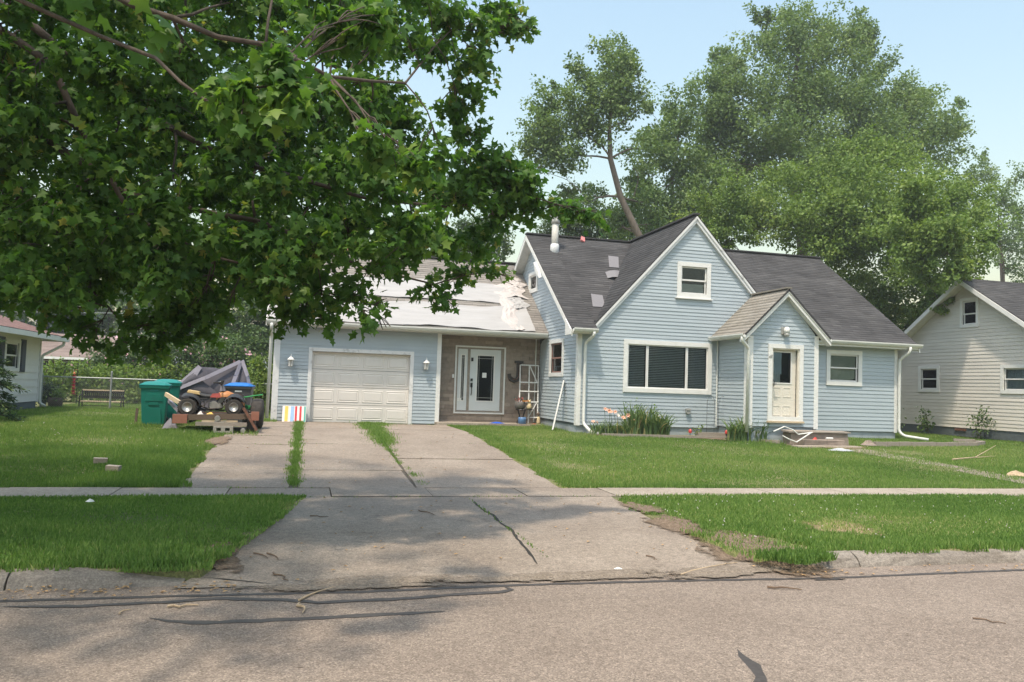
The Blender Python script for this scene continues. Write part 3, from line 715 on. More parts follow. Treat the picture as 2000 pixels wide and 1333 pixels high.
# roofs
def plane_front(y0, z0, k):
    n = math.hypot(1, k); return lambda u, v: Vector((u, y0+v/n, z0+k*v/n))
def plane_back(y0, z0, k):
    n = math.hypot(1, k); return lambda u, v: Vector((u, y0-v/n, z0+k*v/n))
Lm = math.hypot(YR-21.36, ZR-ZE+.03)
nK = math.hypot(1, K)
shingles('roof', H, 7.22, 8.02, plane_front(21.36, ZE, K), Lm, 'shingle_dark')
shingles('roof', H, 8.02, 14.22, plane_front(21.76, ZE+.40*K, K), Lm-.40*nK, 'shingle_dark')
shingles('roof', H, 14.22, 18.92, plane_front(21.36, ZE, K), Lm, 'shingle_dark')
shingles('roof', H, 7.22, 18.92, plane_back(2*YR-21.36, ZE, K), Lm, 'shingle_dark', e=.28, w=.66)
kx = (GA[1]+.06-3.72)/(GA[0]-8.0)
def plane_l(x0, z0, k): 
    n = math.hypot(1, k); return lambda u, v: Vector((x0+v/n, u, z0+k*v/n))
def plane_r(x0, z0, k):
    n = math.hypot(1, k); return lambda u, v: Vector((x0-v/n, u, z0+k*v/n))
Lg = math.hypot(GA[0]-7.98, kx*(GA[0]-7.98))
shingles('roof', H, 21.58, 27.2, plane_l(7.98, GA[1]+.07-kx*(GA[0]-7.98), kx), Lg, 'shingle_dark')
shingles('roof', H, 21.58, 27.2, plane_r(2*GA[0]-7.98, GA[1]+.07-kx*(GA[0]-7.98), kx), Lg, 'shingle_dark')
kp = (PA[1]-3.52)/(PA[0]-11.74); Lp = math.hypot(PA[0]-11.74, PA[1]-3.52)
shingles('roof', H, 19.76, 23.2, plane_l(11.74, 3.52, kp), Lp, 'shingle_tan')
shingles('roof', H, 19.76, 23.2, plane_r(2*PA[0]-11.74, 3.52, kp), Lp, 'shingle_dark')
KG = .68; Lgar = math.hypot(28.7-24.58, KG*(28.7-24.58))
shingles('roof', H, -1.16, XW-.01, plane_front(24.58, 3.60, KG), Lgar, 'shingle_old', e=.16, w=.45)
shingles('roof', H, -1.16, XW-.01, plane_back(28.7*2-24.58, 3.60, KG), Lgar, 'shingle_old', e=.32, w=.8)
MB().beam((-1.16, 28.7, 3.6+KG*4.12+.03), (7.4, 28.7, 3.6+KG*4.12+.03), .28, .05).build('ridge_cap', 'deck', H)
MB().beam((7.22, YR, ZR+.04), (18.92, YR, ZR+.04), .26, .05).build('ridge_cap', 'deck', H)
MB().beam((GA[0], 21.58, GA[1]+.105), (GA[0], 27.0, GA[1]+.105), .2, .05).build('ridge_cap', 'deck', H)
MB().beam((PA[0], 19.76, PA[1]+.03), (PA[0], 22.9, PA[1]+.03), .18, .04).build('ridge_cap', 'shingle_tan', H)
# rake boards
o = Vector((0, .045, 0))
for sg in (-1, 1):
    e_ = (GA[0]+sg*3.20, 21.60, GA[1]+.03-kx*3.20); top = (GA[0]-sg*.0, 21.60, GA[1]+.03)
    rake(H, (top, e_), .20, (0, .09, 0)); rake(H, (Vector(top)+Vector((0, -.03, 0)), Vector(e_)+Vector((0, -.03, 0))), .09, (0, .028, 0), 'trim_worn')
    e2 = (PA[0]+sg*1.40, 19.79, PA[1]-.01-kp*1.40); t2 = (PA[0], 19.79, PA[1]-.01)
    rake(H, (t2, e2), .19, (0, .2, 0), 'trim_white'); rake(H, (Vector(t2)+Vector((0, -.025, 0)), Vector(e2)+Vector((0, -.025, 0))), .08, (0, .023, 0), 'trim_white')
# west overhang: soffit and barge on both slopes
for sg in (-1, 1):
    n = Vector((0, 5.24, 0))*sg
    a = Vector((7.21, YR, ZR-.02)); b_ = Vector((7.21, YR+sg*5.26, ZR-.02-K*5.26))
    MB().prism([a, b_, b_+Vector((0, 0, -.17)), a+Vector((0, 0, -.17))], (.035, 0, 0)).build('rake_board', 'trim_white', H)
    a = Vector((7.25, YR, ZR-.14)); b_ = Vector((7.25, YR+sg*5.2, ZR-.14-K*5.2))
    MB().prism([a, b_, b_+Vector((XW-7.25, 0, 0)), a+Vector((XW-7.25, 0, 0))], (0, 0, -.02)).build('soffit', 'soffit', H)
    a = Vector((18.89, YR, ZR-.02)); b_ = Vector((18.89, YR+sg*5.26, ZR-.02-K*5.26))
    MB().prism([a, b_, b_+Vector((0, 0, -.15)), a+Vector((0, 0, -.15))], (.035, 0, 0)).build('rake_board', 'trim_white', H)
    a = Vector((18.36, YR, ZR-.14)); b_ = Vector((18.36, YR+sg*5.2, ZR-.14-K*5.2))
    MB().prism([a, b_, b_+Vector((.52, 0, 0)), a+Vector((.52, 0, 0))], (0, 0, -.02)).build('soffit', 'soffit', H)
MB().prism([(7.175, 21.32, 3.37), (7.175, 21.32, 3.53), (7.175, 21.80, 3.84), (7.175, 21.80, 3.37)], (.032, 0, 0)).build('eave_return', 'trim_white', H)
# garage left rake
for sg in (-1, 1):
    a = Vector((-1.19, 28.7, 3.58+KG*4.12)); b_ = Vector((-1.19, 28.7+sg*4.14, 3.56))
    MB().prism([a, b_, b_+Vector((0, 0, -.15)), a+Vector((0, 0, -.15))], (.035, 0, 0)).build('rake_board', 'trim_white', H)
# eave soffits
MB().box((7.26, 21.36, 3.42), (8.0, 21.69, 3.44)).build('soffit', 'soffit', H)
MB().box((14.25, 21.36, 3.44), (18.88, 21.69, 3.46)).build('soffit', 'soffit', H)
MB().box((-1.12, 24.60, 3.44), (GX1+.0, 24.98, 3.46)).build('soffit', 'soffit', H)
MB().box((GX1+.0, 24.60, 3.44), (XW-.02, 25.49, 3.46)).build('soffit', 'soffit', H)
MB().box((11.78, 19.82, 3.44), (12.0, 21.66, 3.46)).build('soffit', 'soffit', H)
MB().box((-1.14, 24.585, 3.45), (XW-.04, 24.605, 3.60)).build('fascia', 'trim_white', H)
MB().box((7.26, 21.345, 3.42), (7.99, 21.362, 3.56)).build('fascia', 'trim_white', H)
MB().box((14.3, 21.345, 3.44), (18.86, 21.362, 3.57)).build('fascia', 'trim_white', H)
MB().box((11.752, 19.8, 3.40), (11.77, 21.68, 3.52)).build('fascia', 'trim_white', H)
# gutters and downspouts
gutter(H, (-1.18, 24.582, 3.475), (7.50, 24.582, 3.475))
gutter(H, (7.27, 21.342, 3.455), (8.0, 21.342, 3.455))
gutter(H, (14.46, 21.342, 3.50), (18.95, 21.342, 3.50))
gutter(H, (11.75, 21.66, 3.42), (11.75, 19.72, 3.42), out=(-1, 0, 0))
downspout(H, [(7.88, 21.29, 3.47), (7.88, 21.29, 3.38), (7.74, 21.60, 3.17), (7.74, 21.60, .86), (7.86, 21.30, .64), (8.02, 21.05, .61)])
downspout(H, [(11.69, 19.80, 3.44), (11.69, 19.80, 3.33), (11.95, 19.90, 3.13), (11.93, 19.90, .80)])
downspout(H, [(18.5, 21.28, 3.51), (18.5, 21.28, 3.36), (18.36, 21.58, 3.12), (18.34, 21.58, .84), (18.42, 21.45, .70), (18.95, 21.0, .62)])
downspout(H, [(-1.02, 24.53, 3.48), (-1.02, 24.53, 3.36), (-1.03, 24.98, 3.12), (-1.05, 25.04, .66)], .05)
MB().tube([(7.38, 25.44, 3.44), (7.38, 25.44, .70)], .02, 6).build('conduit', 'gutter_white', H)
MB().tube([(11.96, 21.66, 3.42), (11.96, 21.66, .86)], .022, 6).build('conduit', 'gutter_white', H)
# corner boards
corner_board(H, (XW+.045, YF, .80), (XW+.045, YF, 3.45), .13)
corner_board(H, (XE-.045, YF, .78), (XE-.045, YF, 3.45), .11)
corner_board(H, (PX0+.04, PY, .92), (PX0+.04, PY, 3.50), .17); corner_board(H, (PX1-.02, PY, .92), (PX1-.02, PY, 3.58), .14)
corner_board(H, (GX0+.03, GYF, .45), (GX0+.03, GYF, 3.45), .18, m='trim_worn'); corner_board(H, (GX1-.03, GYF-.01, .60), (GX1-.03, GYF-.01, 3.45), .13)
# windows
win = casing(H, FM, *BW, w=.125, o=.05)
a0, a1, b0, b1 = BW[0]+.125, BW[1]-.125, BW[2]+.125, BW[3]-.125
MB().fbox(FM, a0, a1, b0, b1, -.19, -.18).build('room_behind', 'dark_room', win)
c1, c2 = 9.70, 10.97
for (p, q) in ((a0, c1), (c1, c2), (c2, a1)):
    mb = MB(); ring(mb, FM, p+.003, q-.003, b0, b1, .035, -.03, .012); mb.build('sash', 'trim_white', win)
    MB().fbox(FM, p+.03, q-.03, b0+.03, b1-.03, -.012, -.008).build('pane', 'glass', win)
    slats(win, FM, p+.045, q-.045, b0+.02, b1-.03, 'blind', .05, tilt=.62)
double_hung(H, FM, *GW, w=.13, sill=True, cover=lambda w_, a, b_, z0, z1, zm: drape(w_, FM, a, b_, z0, zm-.1, 'blind', -.12, 2, .01, 'shade'))
double_hung(H, FM, *RW, w=.13, cover=lambda w_, a, b_, z0, z1, zm: (slats(w_, FM, a, b_, zm, z1, 'blind_cream', .038, tilt=.9), drape(w_, FM, a, b_, z0, zm, 'blind_cream', -.10, 2, .012, 'curtain', lambda t: .10*abs(2*t-1)**1.5)))
double_hung(H, FW_, *LW, w=.12, sm='mullion_red', cover=lambda w_, a, b_, z0, z1, zm: drape(w_, FW_, a+.1, b_-.3, z0, zm, 'lace', -.10, 3, .012))
w_ = casing(H, FW_, *SW, w=.11); MB().fbox(FW_, SW[0]+.11, SW[1]-.11, SW[2]+.11, SW[3]-.11, -.19, -.18).build('room_behind', 'dark_room', w_)
mb = MB(); ring(mb, FW_, SW[0]+.11, SW[1]-.11, SW[2]+.11, SW[3]-.11, .045, -.03, .012); mb.build('sash', 'trim_white', w_)
MB().fbox(FW_, SW[0]+.15, SW[1]-.15, SW[2]+.15, SW[3]-.15, -.012, -.008).build('pane', 'glass', w_)
drape(w_, FW_, SW[0]+.16, SW[1]-.3, SW[2]+.12, SW[3]-.12, 'blind', -.08, 3, .01)
# porch door: white casing, cream half-glass door behind a storm frame
d = casing(H, FP, *PD, w=.12, o=.05, name='door', m='trim_white')
a0, a1, b0, b1 = PD[0]+.12, PD[1]-.12, PD[2]+.05, PD[3]-.12
mb = MB(); ring(mb, FP, a0, a1, b0, b1, .035, -.06, .02); mb.build('storm_frame', 'door_cream', d)
mb = MB(); g0, g1, h0, h1 = a0+.10, a1-.20, b0+1.02, b1-.10
mb.fbox(FP, a0+.04, a1-.04, b0+.03, h0, -.13, -.09); mb.fbox(FP, a0+.04, a1-.04, h1, b1-.03, -.13, -.09); mb.fbox(FP, a0+.04, g0, h0, h1, -.13, -.09); mb.fbox(FP, g1, a1-.04, h0, h1, -.13, -.09)
leaf = mb.build('door_leaf', 'door_cream', d)
mb = MB(); ring(mb, FP, g0-.02, g1+.02, h0-.02, h1+.02, .03, -.09, -.075); mb.build('glass_frame', 'trim_white', d)
MB().fbox(FP, g0, g1, h0, h1, -.115, -.11).build('pane', 'glass', d)
MB().fbox(FP, g0-.02, g1+.02, h0-.02, h1+.02, -.24, -.23).build('room_behind', 'dark_room', d)
drape(d, FP, g0+.01, g0+.30, h0+.25, h1, 'curtain', -.128, 4, .008); drape(d, FP, g0+.02, g0+.26, h0+.02, h0+.3, 'lace', -.128, 3, .008)
for (s, z) in ((a0+.10, b0+.10), (a0+.43, b0+.10), (a0+.10, b0+.62), (a0+.43, b0+.62)):
    mb = MB(); ring(mb, FP, s, s+.25, z, z+.28, .02, -.09, -.08); mb.build('door_panel', 'door_cream', d)
MB().tube([FP(a0+.06, 2.10, -.02), FP(a0+.06, 2.10, .04), FP(a0+.06, 2.24, .045), FP(a0+.06, 2.28, -.01)], .013, 6).build('handle', 'black', d)
MB().tube([FP(a0+.03, 2.16, .05), FP(a0+.14, 2.17, .055)], .012, 6).build('handle', 'black', d)
MB().fbox(FP, PD[0]-.02, PD[1]+.02, PD[2]-.05, PD[2]-.001, 0, .09).build('threshold', 'wood_pale', d)
# small house-number plate beside the door
mb = MB(); mb.beam(FP(12.63, 2.92, .056), FP(12.72, 2.97, .056), .012, .05); mb.beam(FP(12.69, 2.98, .058), FP(12.66, 2.90, .058), .012, .02); mb.beam(FP(12.735, 2.99, .057), FP(12.70, 2.90, .057), .012, .02); mb.build('number_plate', 'metal_grey', H)
# porch light
pl = MB().box((13.02, 19.955, 3.58), (13.20, 19.985, 3.80)).build('porch_light', 'metal_grey', H)
MB().lathe([(.02, 3.60), (.085, 3.62), (.085, 3.70), (.07, 3.76), (.03, 3.79)], (13.13, 19.87, 0), 14).build('light_hood', 'trim_white', pl, smooth=True)
MB().lathe([(.05, 3.52), (.075, 3.54), (.075, 3.615)], (13.13, 19.87, 0), 12).build('light_globe', 'metal_grey', pl, smooth=True)
# garage door: four rows of four raised panels
gd = MB()
gd.fbox(FG, GD[0]-.11, GD[0], .55, GD[3]+.11, -.12, .03); gd.fbox(FG, GD[1], GD[1]+.11, .55, GD[3]+.11, -.12, .03); gd.fbox(FG, GD[0], GD[1], GD[3], GD[3]+.11, -.12, .032)
gd = gd.build('garage_door', 'trim_worn', H)
hh = (GD[3]-GD[2])/4
for r_ in range(4):
    z0 = GD[2]+r_*hh
    MB().fbox(FG, GD[0]+.004, GD[1]-.004, z0+.006, z0+hh-.006, -.16, -.11).build('door_section', 'garage_white', gd)
    for c_ in range(4):
        cw = (GD[1]-GD[0])/4; s0 = GD[0]+c_*cw+.07; s1 = GD[0]+(c_+1)*cw-.07; za, zb = z0+.10, z0+hh-.10
        p = lambda i, o: [FG(s0+i, za+i, o), FG(s1-i, za+i, o), FG(s1-i, zb-i, o), FG(s0+i, zb-i, o)]
        vs = p(0, -.1095)+p(.025, -.128)+p(.055, -.100)
        # frame bead, recess, raised field
        vs2 = p(-.018, -.11)+p(-.008, -.098)+p(.006, -.098)+p(.022, -.1085)+p(.05, -.097)
        fs = []
        for k in range(4):
            for i in range(4): fs.append((k*4+i, k*4+(i+1) % 4, (k+1)*4+(i+1) % 4, (k+1)*4+i))
        fs.append((16, 17, 18, 19))
        MB().add(vs2, fs).build('door_panel', 'garage_white', gd)
# white entry door with sidelight in a taupe frame
ed = MB(); ring(ed, FE, DW[0], DW[1], DW[2], DW[3], .05, 0, .05); ed = ed.build('door', 'trim_white', H)
mb = MB(); ring(mb, FE, DW[0]+.05, DW[1]-.05, DW[2]+.05, DW[3]-.05, .05, -.03, .02); mb.fbox(FE, DW[0]+.42, DW[0]+.50, DW[2]+.10, DW[3]-.10, -.03, .02); mb.fbox(FE, DW[1]-.15, DW[1]-.10, DW[2]+.10, DW[3]-.10, -.03, .02); mb.build('door_frame', 'brick_grey', ed)
def glazed(name, s0, s1, z0, z1, gs0, gs1, gz0, gz1):
    mb = MB(); ring_ = ((s0, s1, z0, gz0), (s0, s1, gz1, z1), (s0, gs0, gz0, gz1), (gs1, s1, gz0, gz1))
    for q in ring_: mb.fbox(FE, *q, -.03, .010)
    l = mb.build(name, 'door_white', ed)
    mb = MB(); ring(mb, FE, gs0-.03, gs1+.03, gz0-.03, gz1+.03, .04, .010, .022); mb.build('glass_frame', 'trim_white', ed)
    MB().fbox(FE, gs0, gs1, gz0, gz1, -.012, -.006).build('pane', 'glass', ed)
    mb = MB()
    for zz in (gz1-.10, gz0+.10): mb.fbox(FE, gs0, gs1, zz, zz+.012, -.006, 0)
    for ss in (gs0+.06, gs1-.07): mb.fbox(FE, ss, ss+.01, gz0, gz1, -.006, -.001)
    mb.build('lead_bar', 'metal_grey', ed)
    MB().fbox(FE, gs0-.02, gs1+.02, gz0-.02, gz1+.02, -.14, -.13).build('room_behind', 'dark_room', ed)
x0, x1 = DW[0]+.10, DW[0]+.42
glazed('sidelight', x0+.005, x1-.005, DW[2]+.105, DW[3]-.105, x0+.11, x1-.10, DW[2]+.42, DW[3]-.30)
x2, x3 = DW[0]+.50, DW[1]-.15
glazed('door_leaf', x2+.005, x3-.005, DW[2]+.105, DW[3]-.105, x2+.24, x3-.23, DW[2]+.42, DW[3]-.30)
for (z0, z1) in ((2.62, 2.74), (1.98, 2.06), (1.78, 1.92)): MB().fbox(FE, x2+.03, x2+.10, z0, z1, .01, .04).build('lock', 'black', ed)
MB().tube([FE(x2+.065, 1.80, .03), FE(x2+.065, 1.76, .07), FE(x2+.065, 1.66, .08), FE(x2+.062, 1.58, .07), FE(x2+.06, 1.52, .03)], .014, 6).build('handle', 'black', ed)
MB().fbox(FE, x2+.42, x2+.56, 2.10, 2.26, -.005, -.002).build('notice', 'paper', ed)
MB().fbox(FE, x0+.02, x0+.14, 1.32, 1.42, .012, .016).build('notice', 'paper', ed)
MB().fbox(FE, 4.60, 4.66, 2.06, 2.18, .02, .05).build('door_bell', 'trim_white', H)
# carriage lights either side of the garage door
def lantern(x, z):
    y = 25.0
    l = MB().fbox(FG, x-.05, x+.05, z-.16, z+.02, .018, .045).build('wall_lantern', 'trim_white', H)
    MB().tube([(x, y-.04, z-.02), (x, y-.10, z+.02), (x, y-.15, z+.0)], .012, 6).build('lantern_arm', 'trim_white', l)
    MB().lathe([(.012, z+.20), (.014, z+.14), (.05, z+.10), (.105, z+.04), (.11, z+.025), (.03, z+.02)], (x, y-.15, 0), 8).build('lantern_cap', 'trim_white', l, smooth=False)
    MB().lathe([(.075, z+.02), (.055, z-.14), (.05, z-.17), (.02, z-.18)], (x, y-.15, 0), 6).build('lantern_glass', 'metal_grey', l)
    mb = MB()
    for k in range(6):
        a = k*math.pi/3; mb.beam((x+.078*math.cos(a), y-.15+.078*math.sin(a), z+.02), (x+.056*math.cos(a), y-.15+.056*math.sin(a), z-.17), .014, .014)
    mb.build('lantern_cage', 'trim_white', l)
lantern(-.43, 2.40); lantern(3.66, 2.46)
# underlayment sheets on the garage roof and the torn heap at its right end
PG = plane_front(24.58, 3.60, KG); nG = Vector((0, -KG, 1)).normalized()
def sheet(u0, u1, v0, v1, lift=.05, m='underlay', nu=60, nv=8, amp=.018, seed=0, edge=.05):
    r = random.Random(seed); ph = [r.uniform(0, 6.3) for _ in range(6)]; vs = []
    for j in range(nv+1):
        for i in range(nu+1):
            u = u0+(u1-u0)*i/nu; v = v0+(v1-v0)*j/nv
            if j == 0: v += edge*math.sin(u*1.7+ph[0])*.7+r.uniform(-.01, .01)
            if j == nv: v += edge*math.sin(u*2.3+ph[1])+r.uniform(-.012, .012)
            w = math.sin(u*5+v*2.2+ph[2])*math.sin(v*6+ph[3]+u*.6)+.6*math.sin(u*1.3+v*9+ph[4])+.5*max(0, (u-(u1-1.2)))*math.sin(u*13-v*7)
            vs.append(PG(u, v)+nG*(lift+amp*w))
    q = nu+1
    return MB().add(vs, [(j*q+i, j*q+i+1, (j+1)*q+i+1, (j+1)*q+i) for j in range(nv) for i in range(nu)]).build('underlayment_sheet', m, H, smooth=True)
nG_ = math.hypot(1, KG)
sheet(-1.14, 7.1, .01*nG_, 1.24*nG_, seed=1); sheet(-1.14, 7.05, 1.50*nG_, 2.58*nG_, seed=2)
def crumple(u0, u1, v0, v1, n, seed, h, m='tarp'):
    r = random.Random(seed); vs = []; ph = [r.uniform(0, 6.3) for _ in range(8)]
    for j in range(n+1):
        for i in range(n+1):
            a, b_ = i/n, j/n
            u = u0+(u1-u0)*a+.10*math.sin(b_*9+ph[0]); v = v0+(v1-v0)*b_+.06*math.sin(a*8+ph[1])
            fold = abs(math.sin(a*11+b_*5+ph[2]))+abs(math.sin(b_*13-a*4+ph[3]))*.7+r.uniform(0, .5)
            k = 1-abs(2*a-1)**2
            vs.append(PG(u, v)+nG*(.035+h*fold*k))
    q = n+1
    return MB().add(vs, [(j*q+i, j*q+i+1, (j+1)*q+i+1, (j+1)*q+i) for j in range(n) for i in range(n)])
tarp = thing('torn_sheet', 'crumpled torn pale roofing sheet bunched on the garage roof by the blue gable', 'sheet', (6.6, 26, 4.6))
crumple(6.25, 7.25, 1.85*nG_, 2.62*nG_, 16, 3, .03).build('sheet_fold', 'tarp', tarp)
crumple(6.15, 6.75, .02*nG_, 1.9*nG_, 16, 4, .028).build('sheet_fold', 'tarp', tarp)
crumple(6.9, 7.4, 2.45*nG_, 3.0*nG_, 10, 5, .04).build('sheet_fold', 'tarp', tarp)
crumple(6.5, 7.2, 1.2*nG_, 1.75*nG_, 10, 9, .035).build('sheet_fold', 'underlay', tarp)
# chimney flue with crown cap, patches and rags on the roofs
PMn = plane_front(21.36, ZE, K); nM = Vector((0, -K, 1)).normalized()
fl = MB().lathe([(.115, 6.30), (.115, 7.45)], (7.97, 25.6, 0), 16).build('chimney_flue', 'flue', H, smooth=True)
MB().lathe([(.15, 6.25), (.15, 6.66), (.125, 6.70)], (7.97, 25.6, 0), 16).build('flue_collar', 'trim_worn', fl, smooth=True)
MB().lathe([(.14, 7.40), (.15, 7.52), (.12, 7.56)], (7.97, 25.6, 0), 16).build('flue_band', 'flue', fl, smooth=True)
for k in range(8):
    a = k*math.pi/4+.2; c, s = math.cos(a), math.sin(a)
    MB().hexa([(7.97+.10*c-.04*s, 25.6+.10*s+.04*c, 7.54), (7.97+.10*c+.04*s, 25.6+.10*s-.04*c, 7.54), (7.97+.12*c+.04*s, 25.6+.12*s-.04*c, 7.55), (7.97+.12*c-.04*s, 25.6+.12*s+.04*c, 7.55),
               (7.97+.16*c-.055*s, 25.6+.16*s+.055*c, 7.70), (7.97+.16*c+.055*s, 25.6+.16*s-.055*c, 7.70), (7.97+.24*c+.03*s, 25.6+.24*s-.03*c, 7.66), (7.97+.24*c-.03*s, 25.6+.24*s+.03*c, 7.66)]).build('flue_crown', 'trim_worn', fl)
def patch(pts, bend=0, lab=None):
    q = [PMn(u, v) for u, v in pts]; a, b_, c, d_ = q; vs = []
    for i in range(7):
        for j in range(5):
            s, t = j/4, i/6
            vs.append(a.lerp(b_, s).lerp(d_.lerp(c, s), t)+nM*(.03+bend*math.sin(math.pi*s)*(1-.3*t)))
    return MB().add(vs, [(i*5+j, i*5+j+1, (i+1)*5+j+1, (i+1)*5+j) for i in range(6) for j in range(4)])
def uv(p): return (p[0], (p[1]-21.36)*math.hypot(1, K))
for k, (quad, bend, lb) in enumerate(((((9.62, 24.75), (9.96, 24.75), (10.22, 25.46), (9.86, 25.5)), 0, 'grey shingle patch lying flat beside the valley, upper one'),
                              (((9.30, 24.05), (9.85, 23.95), (10.0, 24.5), (9.35, 24.42)), .10, 'curled grey shingle patch with its middle lifted'),
                              (((8.22, 22.42), (8.62, 22.42), (8.76, 23.05), (8.40, 23.1)), 0, 'grey shingle patch low down near the left valley'))):
    p_ = patch([uv(q) for q in quad], bend).build('roof_patch', 'patch_grey', None); ORG[p_.name] = Vector((0, 0, 0))
    tag(p_, lb, 'roof patch', 'shingle patches on the dark roof')
tag(MB().hexa([PMn(9.14, 6.05)+nM*.02, PMn(9.28, 6.0)+nM*.02, PMn(9.32, 6.2)+nM*.02, PMn(9.18, 6.22)+nM*.02, PMn(9.14, 6.05)+nM*.10, PMn(9.28, 6.0)+nM*.05, PMn(9.32, 6.2)+nM*.12, PMn(9.18, 6.22)+nM*.16]).build('rag', 'pink_rag'), 'pink rag caught on the dark roof just right of the flue', 'rag')
tag(MB().hexa([(1.05, 28.5, 6.35), (1.35, 28.5, 6.33), (1.33, 28.7, 6.35), (1.1, 28.7, 6.38), (1.1, 28.5, 6.50), (1.25, 28.5, 6.58), (1.3, 28.7, 6.5), (1.15, 28.7, 6.6)]).build('rag', 'pink_rag'), 'red rag on the garage ridge seen through the maple leaves', 'rag')
# torn vinyl flapping at the west rake
tag(MB().hexa([(7.19, 24.6, 5.62), (7.19, 25.1, 5.98), (7.22, 25.0, 5.72), (7.22, 24.5, 5.40), (7.12, 24.6, 5.60), (7.10, 25.1, 5.94), (7.10, 24.95, 5.66), (7.12, 24.5, 5.36)]).build('torn_flap', 'frame_white'), 'torn white flap hanging from the west rake board above the small window', 'flap')
# basement window, entrance slab, vent
bwn = casing(H, FM, 14.9, 15.85, .38, .79, w=.07, o=.03, name='basement_window'); MB().fbox(FM, 14.97, 15.78, .45, .72, -.029, -.02).build('pane', 'dark_room', bwn)
st = MB().box((4.0, 24.55, .40), (7.5, 25.47, .66)).build('stoop', 'walk_concrete', H)
vn = MB().lathe([(.07, 21.60), (.075, 21.64), (.06, 21.68)], (11.02, 0, 1.28), 12, 'y').build('wall_vent', 'metal_grey', H)
MB().box((10.95, 21.58, 1.32), (11.09, 21.68, 1.37)).build('vent_hood', 'metal_grey', vn)

# ------------------------------------------------------------------ neighbouring houses
N = thing('white_house', 'white sided neighbouring house with dark roof at the right edge', 'house', (26, 23.5, .7))
XN, YN0, YN1, ZNR, ZNE, YNR = 22.9, 19.4, 27.4, 6.25, 3.42, 23.5
KN = (ZNR-.03-ZNE)/4.3; FN = west(XN)
NW = [(23.04, 23.86, 4.50, 5.56), (24.83, 25.88, 2.16, 3.16), (21.05, 22.12, 2.16, 3.14)]
mb = MB()
edges = [(.6, 2.21, []), (2.21, 3.09, [NW[1], NW[2]]), (3.09, 3.4, [])]
for z0, z1, hs in edges:
    cur = YN0
    for h in sorted(hs): mb.fbox(FN, cur, h[0]+.05, z0, z1, -.14, -.008); cur = h[1]-.05
    mb.fbox(FN, cur, YN1, z0, z1, -.14, -.008)
fz = lambda z: (YNR-(ZNR-.1-z)/KN, YNR+(ZNR-.1-z)/KN)
def ntr(z0, z1, lo=None, hi=None):
    mb.prism([FN(hi or fz(z0)[0], z0, -.008), FN(lo or fz(z0)[1], z0, -.008), FN(lo or fz(z1)[1], z1, -.008), FN(hi or fz(z1)[0], z1, -.008)], (.13, 0, 0))
ntr(3.405, 4.55); ntr(4.55, 5.51, NW[0][0]+.05); ntr(4.55, 5.51, None, NW[0][1]-.05); ntr(5.51, 6.1)
mb.box((XN+.15, YN0, .6), (34, YN0+.14, 3.4)); mb.box((XN+.15, YN1-.14, .6), (34, YN1, 3.4)); mb.build('wall', 'backing', N)
MB().box((XN+.04, YN0+.05, .2), (33.9, YN1-.05, .90)).build('foundation', 'foundation_grey', N)
siding(N, FN, [(YN0, .91), (YN1, .91), (YN1, 3.40), (YN0, 3.40)], NW[1:], .91, .1245, 'siding_white')
siding(N, FN, [(fz(3.40)[0], 3.40), (fz(3.40)[1], 3.40), (YNR+.02, ZNR-.12), (YNR-.02, ZNR-.12)], NW[:1], 3.40, .1245, 'siding_white')
siding(N, front(YN0), [(XN, .91), (34, .91), (34, 3.4), (XN, 3.4)], [], .91, .1245, 'siding_white')
LN = math.hypot(4.65, 4.65*KN)
shingles('roof', N, XN-.42, 34.5, plane_front(YNR-4.65, ZNR-4.65*KN, KN), LN, 'shingle_dark', e=.15)
shingles('roof', N, XN-.42, 34.5, plane_back(YNR+4.65, ZNR-4.65*KN, KN), LN, 'shingle_dark', e=.3, w=.7)
for sg in (-1, 1):
    a = Vector((XN-.45, YNR, ZNR-.03)); b_ = Vector((XN-.45, YNR+sg*4.66, ZNR-.03-KN*4.66))
    MB().prism([a, b_, b_+Vector((0, 0, -.17)), a+Vector((0, 0, -.17))], (.035, 0, 0)).build('rake_board', 'trim_white', N)
    a = Vector((XN-.41, YNR, ZNR-.13)); b_ = Vector((XN-.41, YNR+sg*4.6, ZNR-.13-KN*4.6))
    MB().prism([a, b_, b_+Vector((.41, 0, 0)), a+Vector((.41, 0, 0))], (0, 0, -.02)).build('soffit', 'soffit', N)
double_hung(N, FN, *NW[0], w=.11, half=.45, cover=lambda w_, a, b_, z0, z1, zm: slats(w_, FN, a, b_, zm+.2, z1, 'curtain', .16, tilt=.9))
double_hung(N, FN, *NW[1], w=.12); double_hung(N, FN, *NW[2], w=.12, cover=lambda w_, a, b_, z0, z1, zm: drape(w_, FN, a, b_, z0, z1, 'lace', -.1, 6, .02))
MB().fbox(FN, 23.6, 24.1, .80, .88, 0, .03).build('foundation_vent', 'rust', N)

L = thing('ranch_house', 'low white house with faded red hip roof and dark shutters at the left edge', 'house', (-12, 24, .6))
XL, FL = -8.6, east(-8.6)
LWn = (26.45, 27.75, 1.80, 2.76)
mb = MB(); mb.fbox(FL, 16, LWn[0]+.03, .3, 2.95, -.14, -.01); mb.fbox(FL, LWn[1]-.03, 29.68, .3, 2.95, -.14, -.01); mb.fbox(FL, LWn[0]+.03, LWn[1]-.03, .3, LWn[2]+.03, -.14, -.01); mb.fbox(FL, LWn[0]+.03, LWn[1]-.03, LWn[3]-.03, 2.95, -.14, -.01)
mb.box((-16, 29.5, .3), (XL-.15, 29.66, 2.95)); mb.build('wall', 'backing', L)
MB().fbox(FL, 16, 29.68, .2, .86, -.3, -.02).build('foundation', 'foundation_grey', L)
siding(L, FL, [(16, .84), (29.68, .84), (29.68, 2.95), (16, 2.95)], [LWn], .84, .235, 'siding_pale', t=.022)
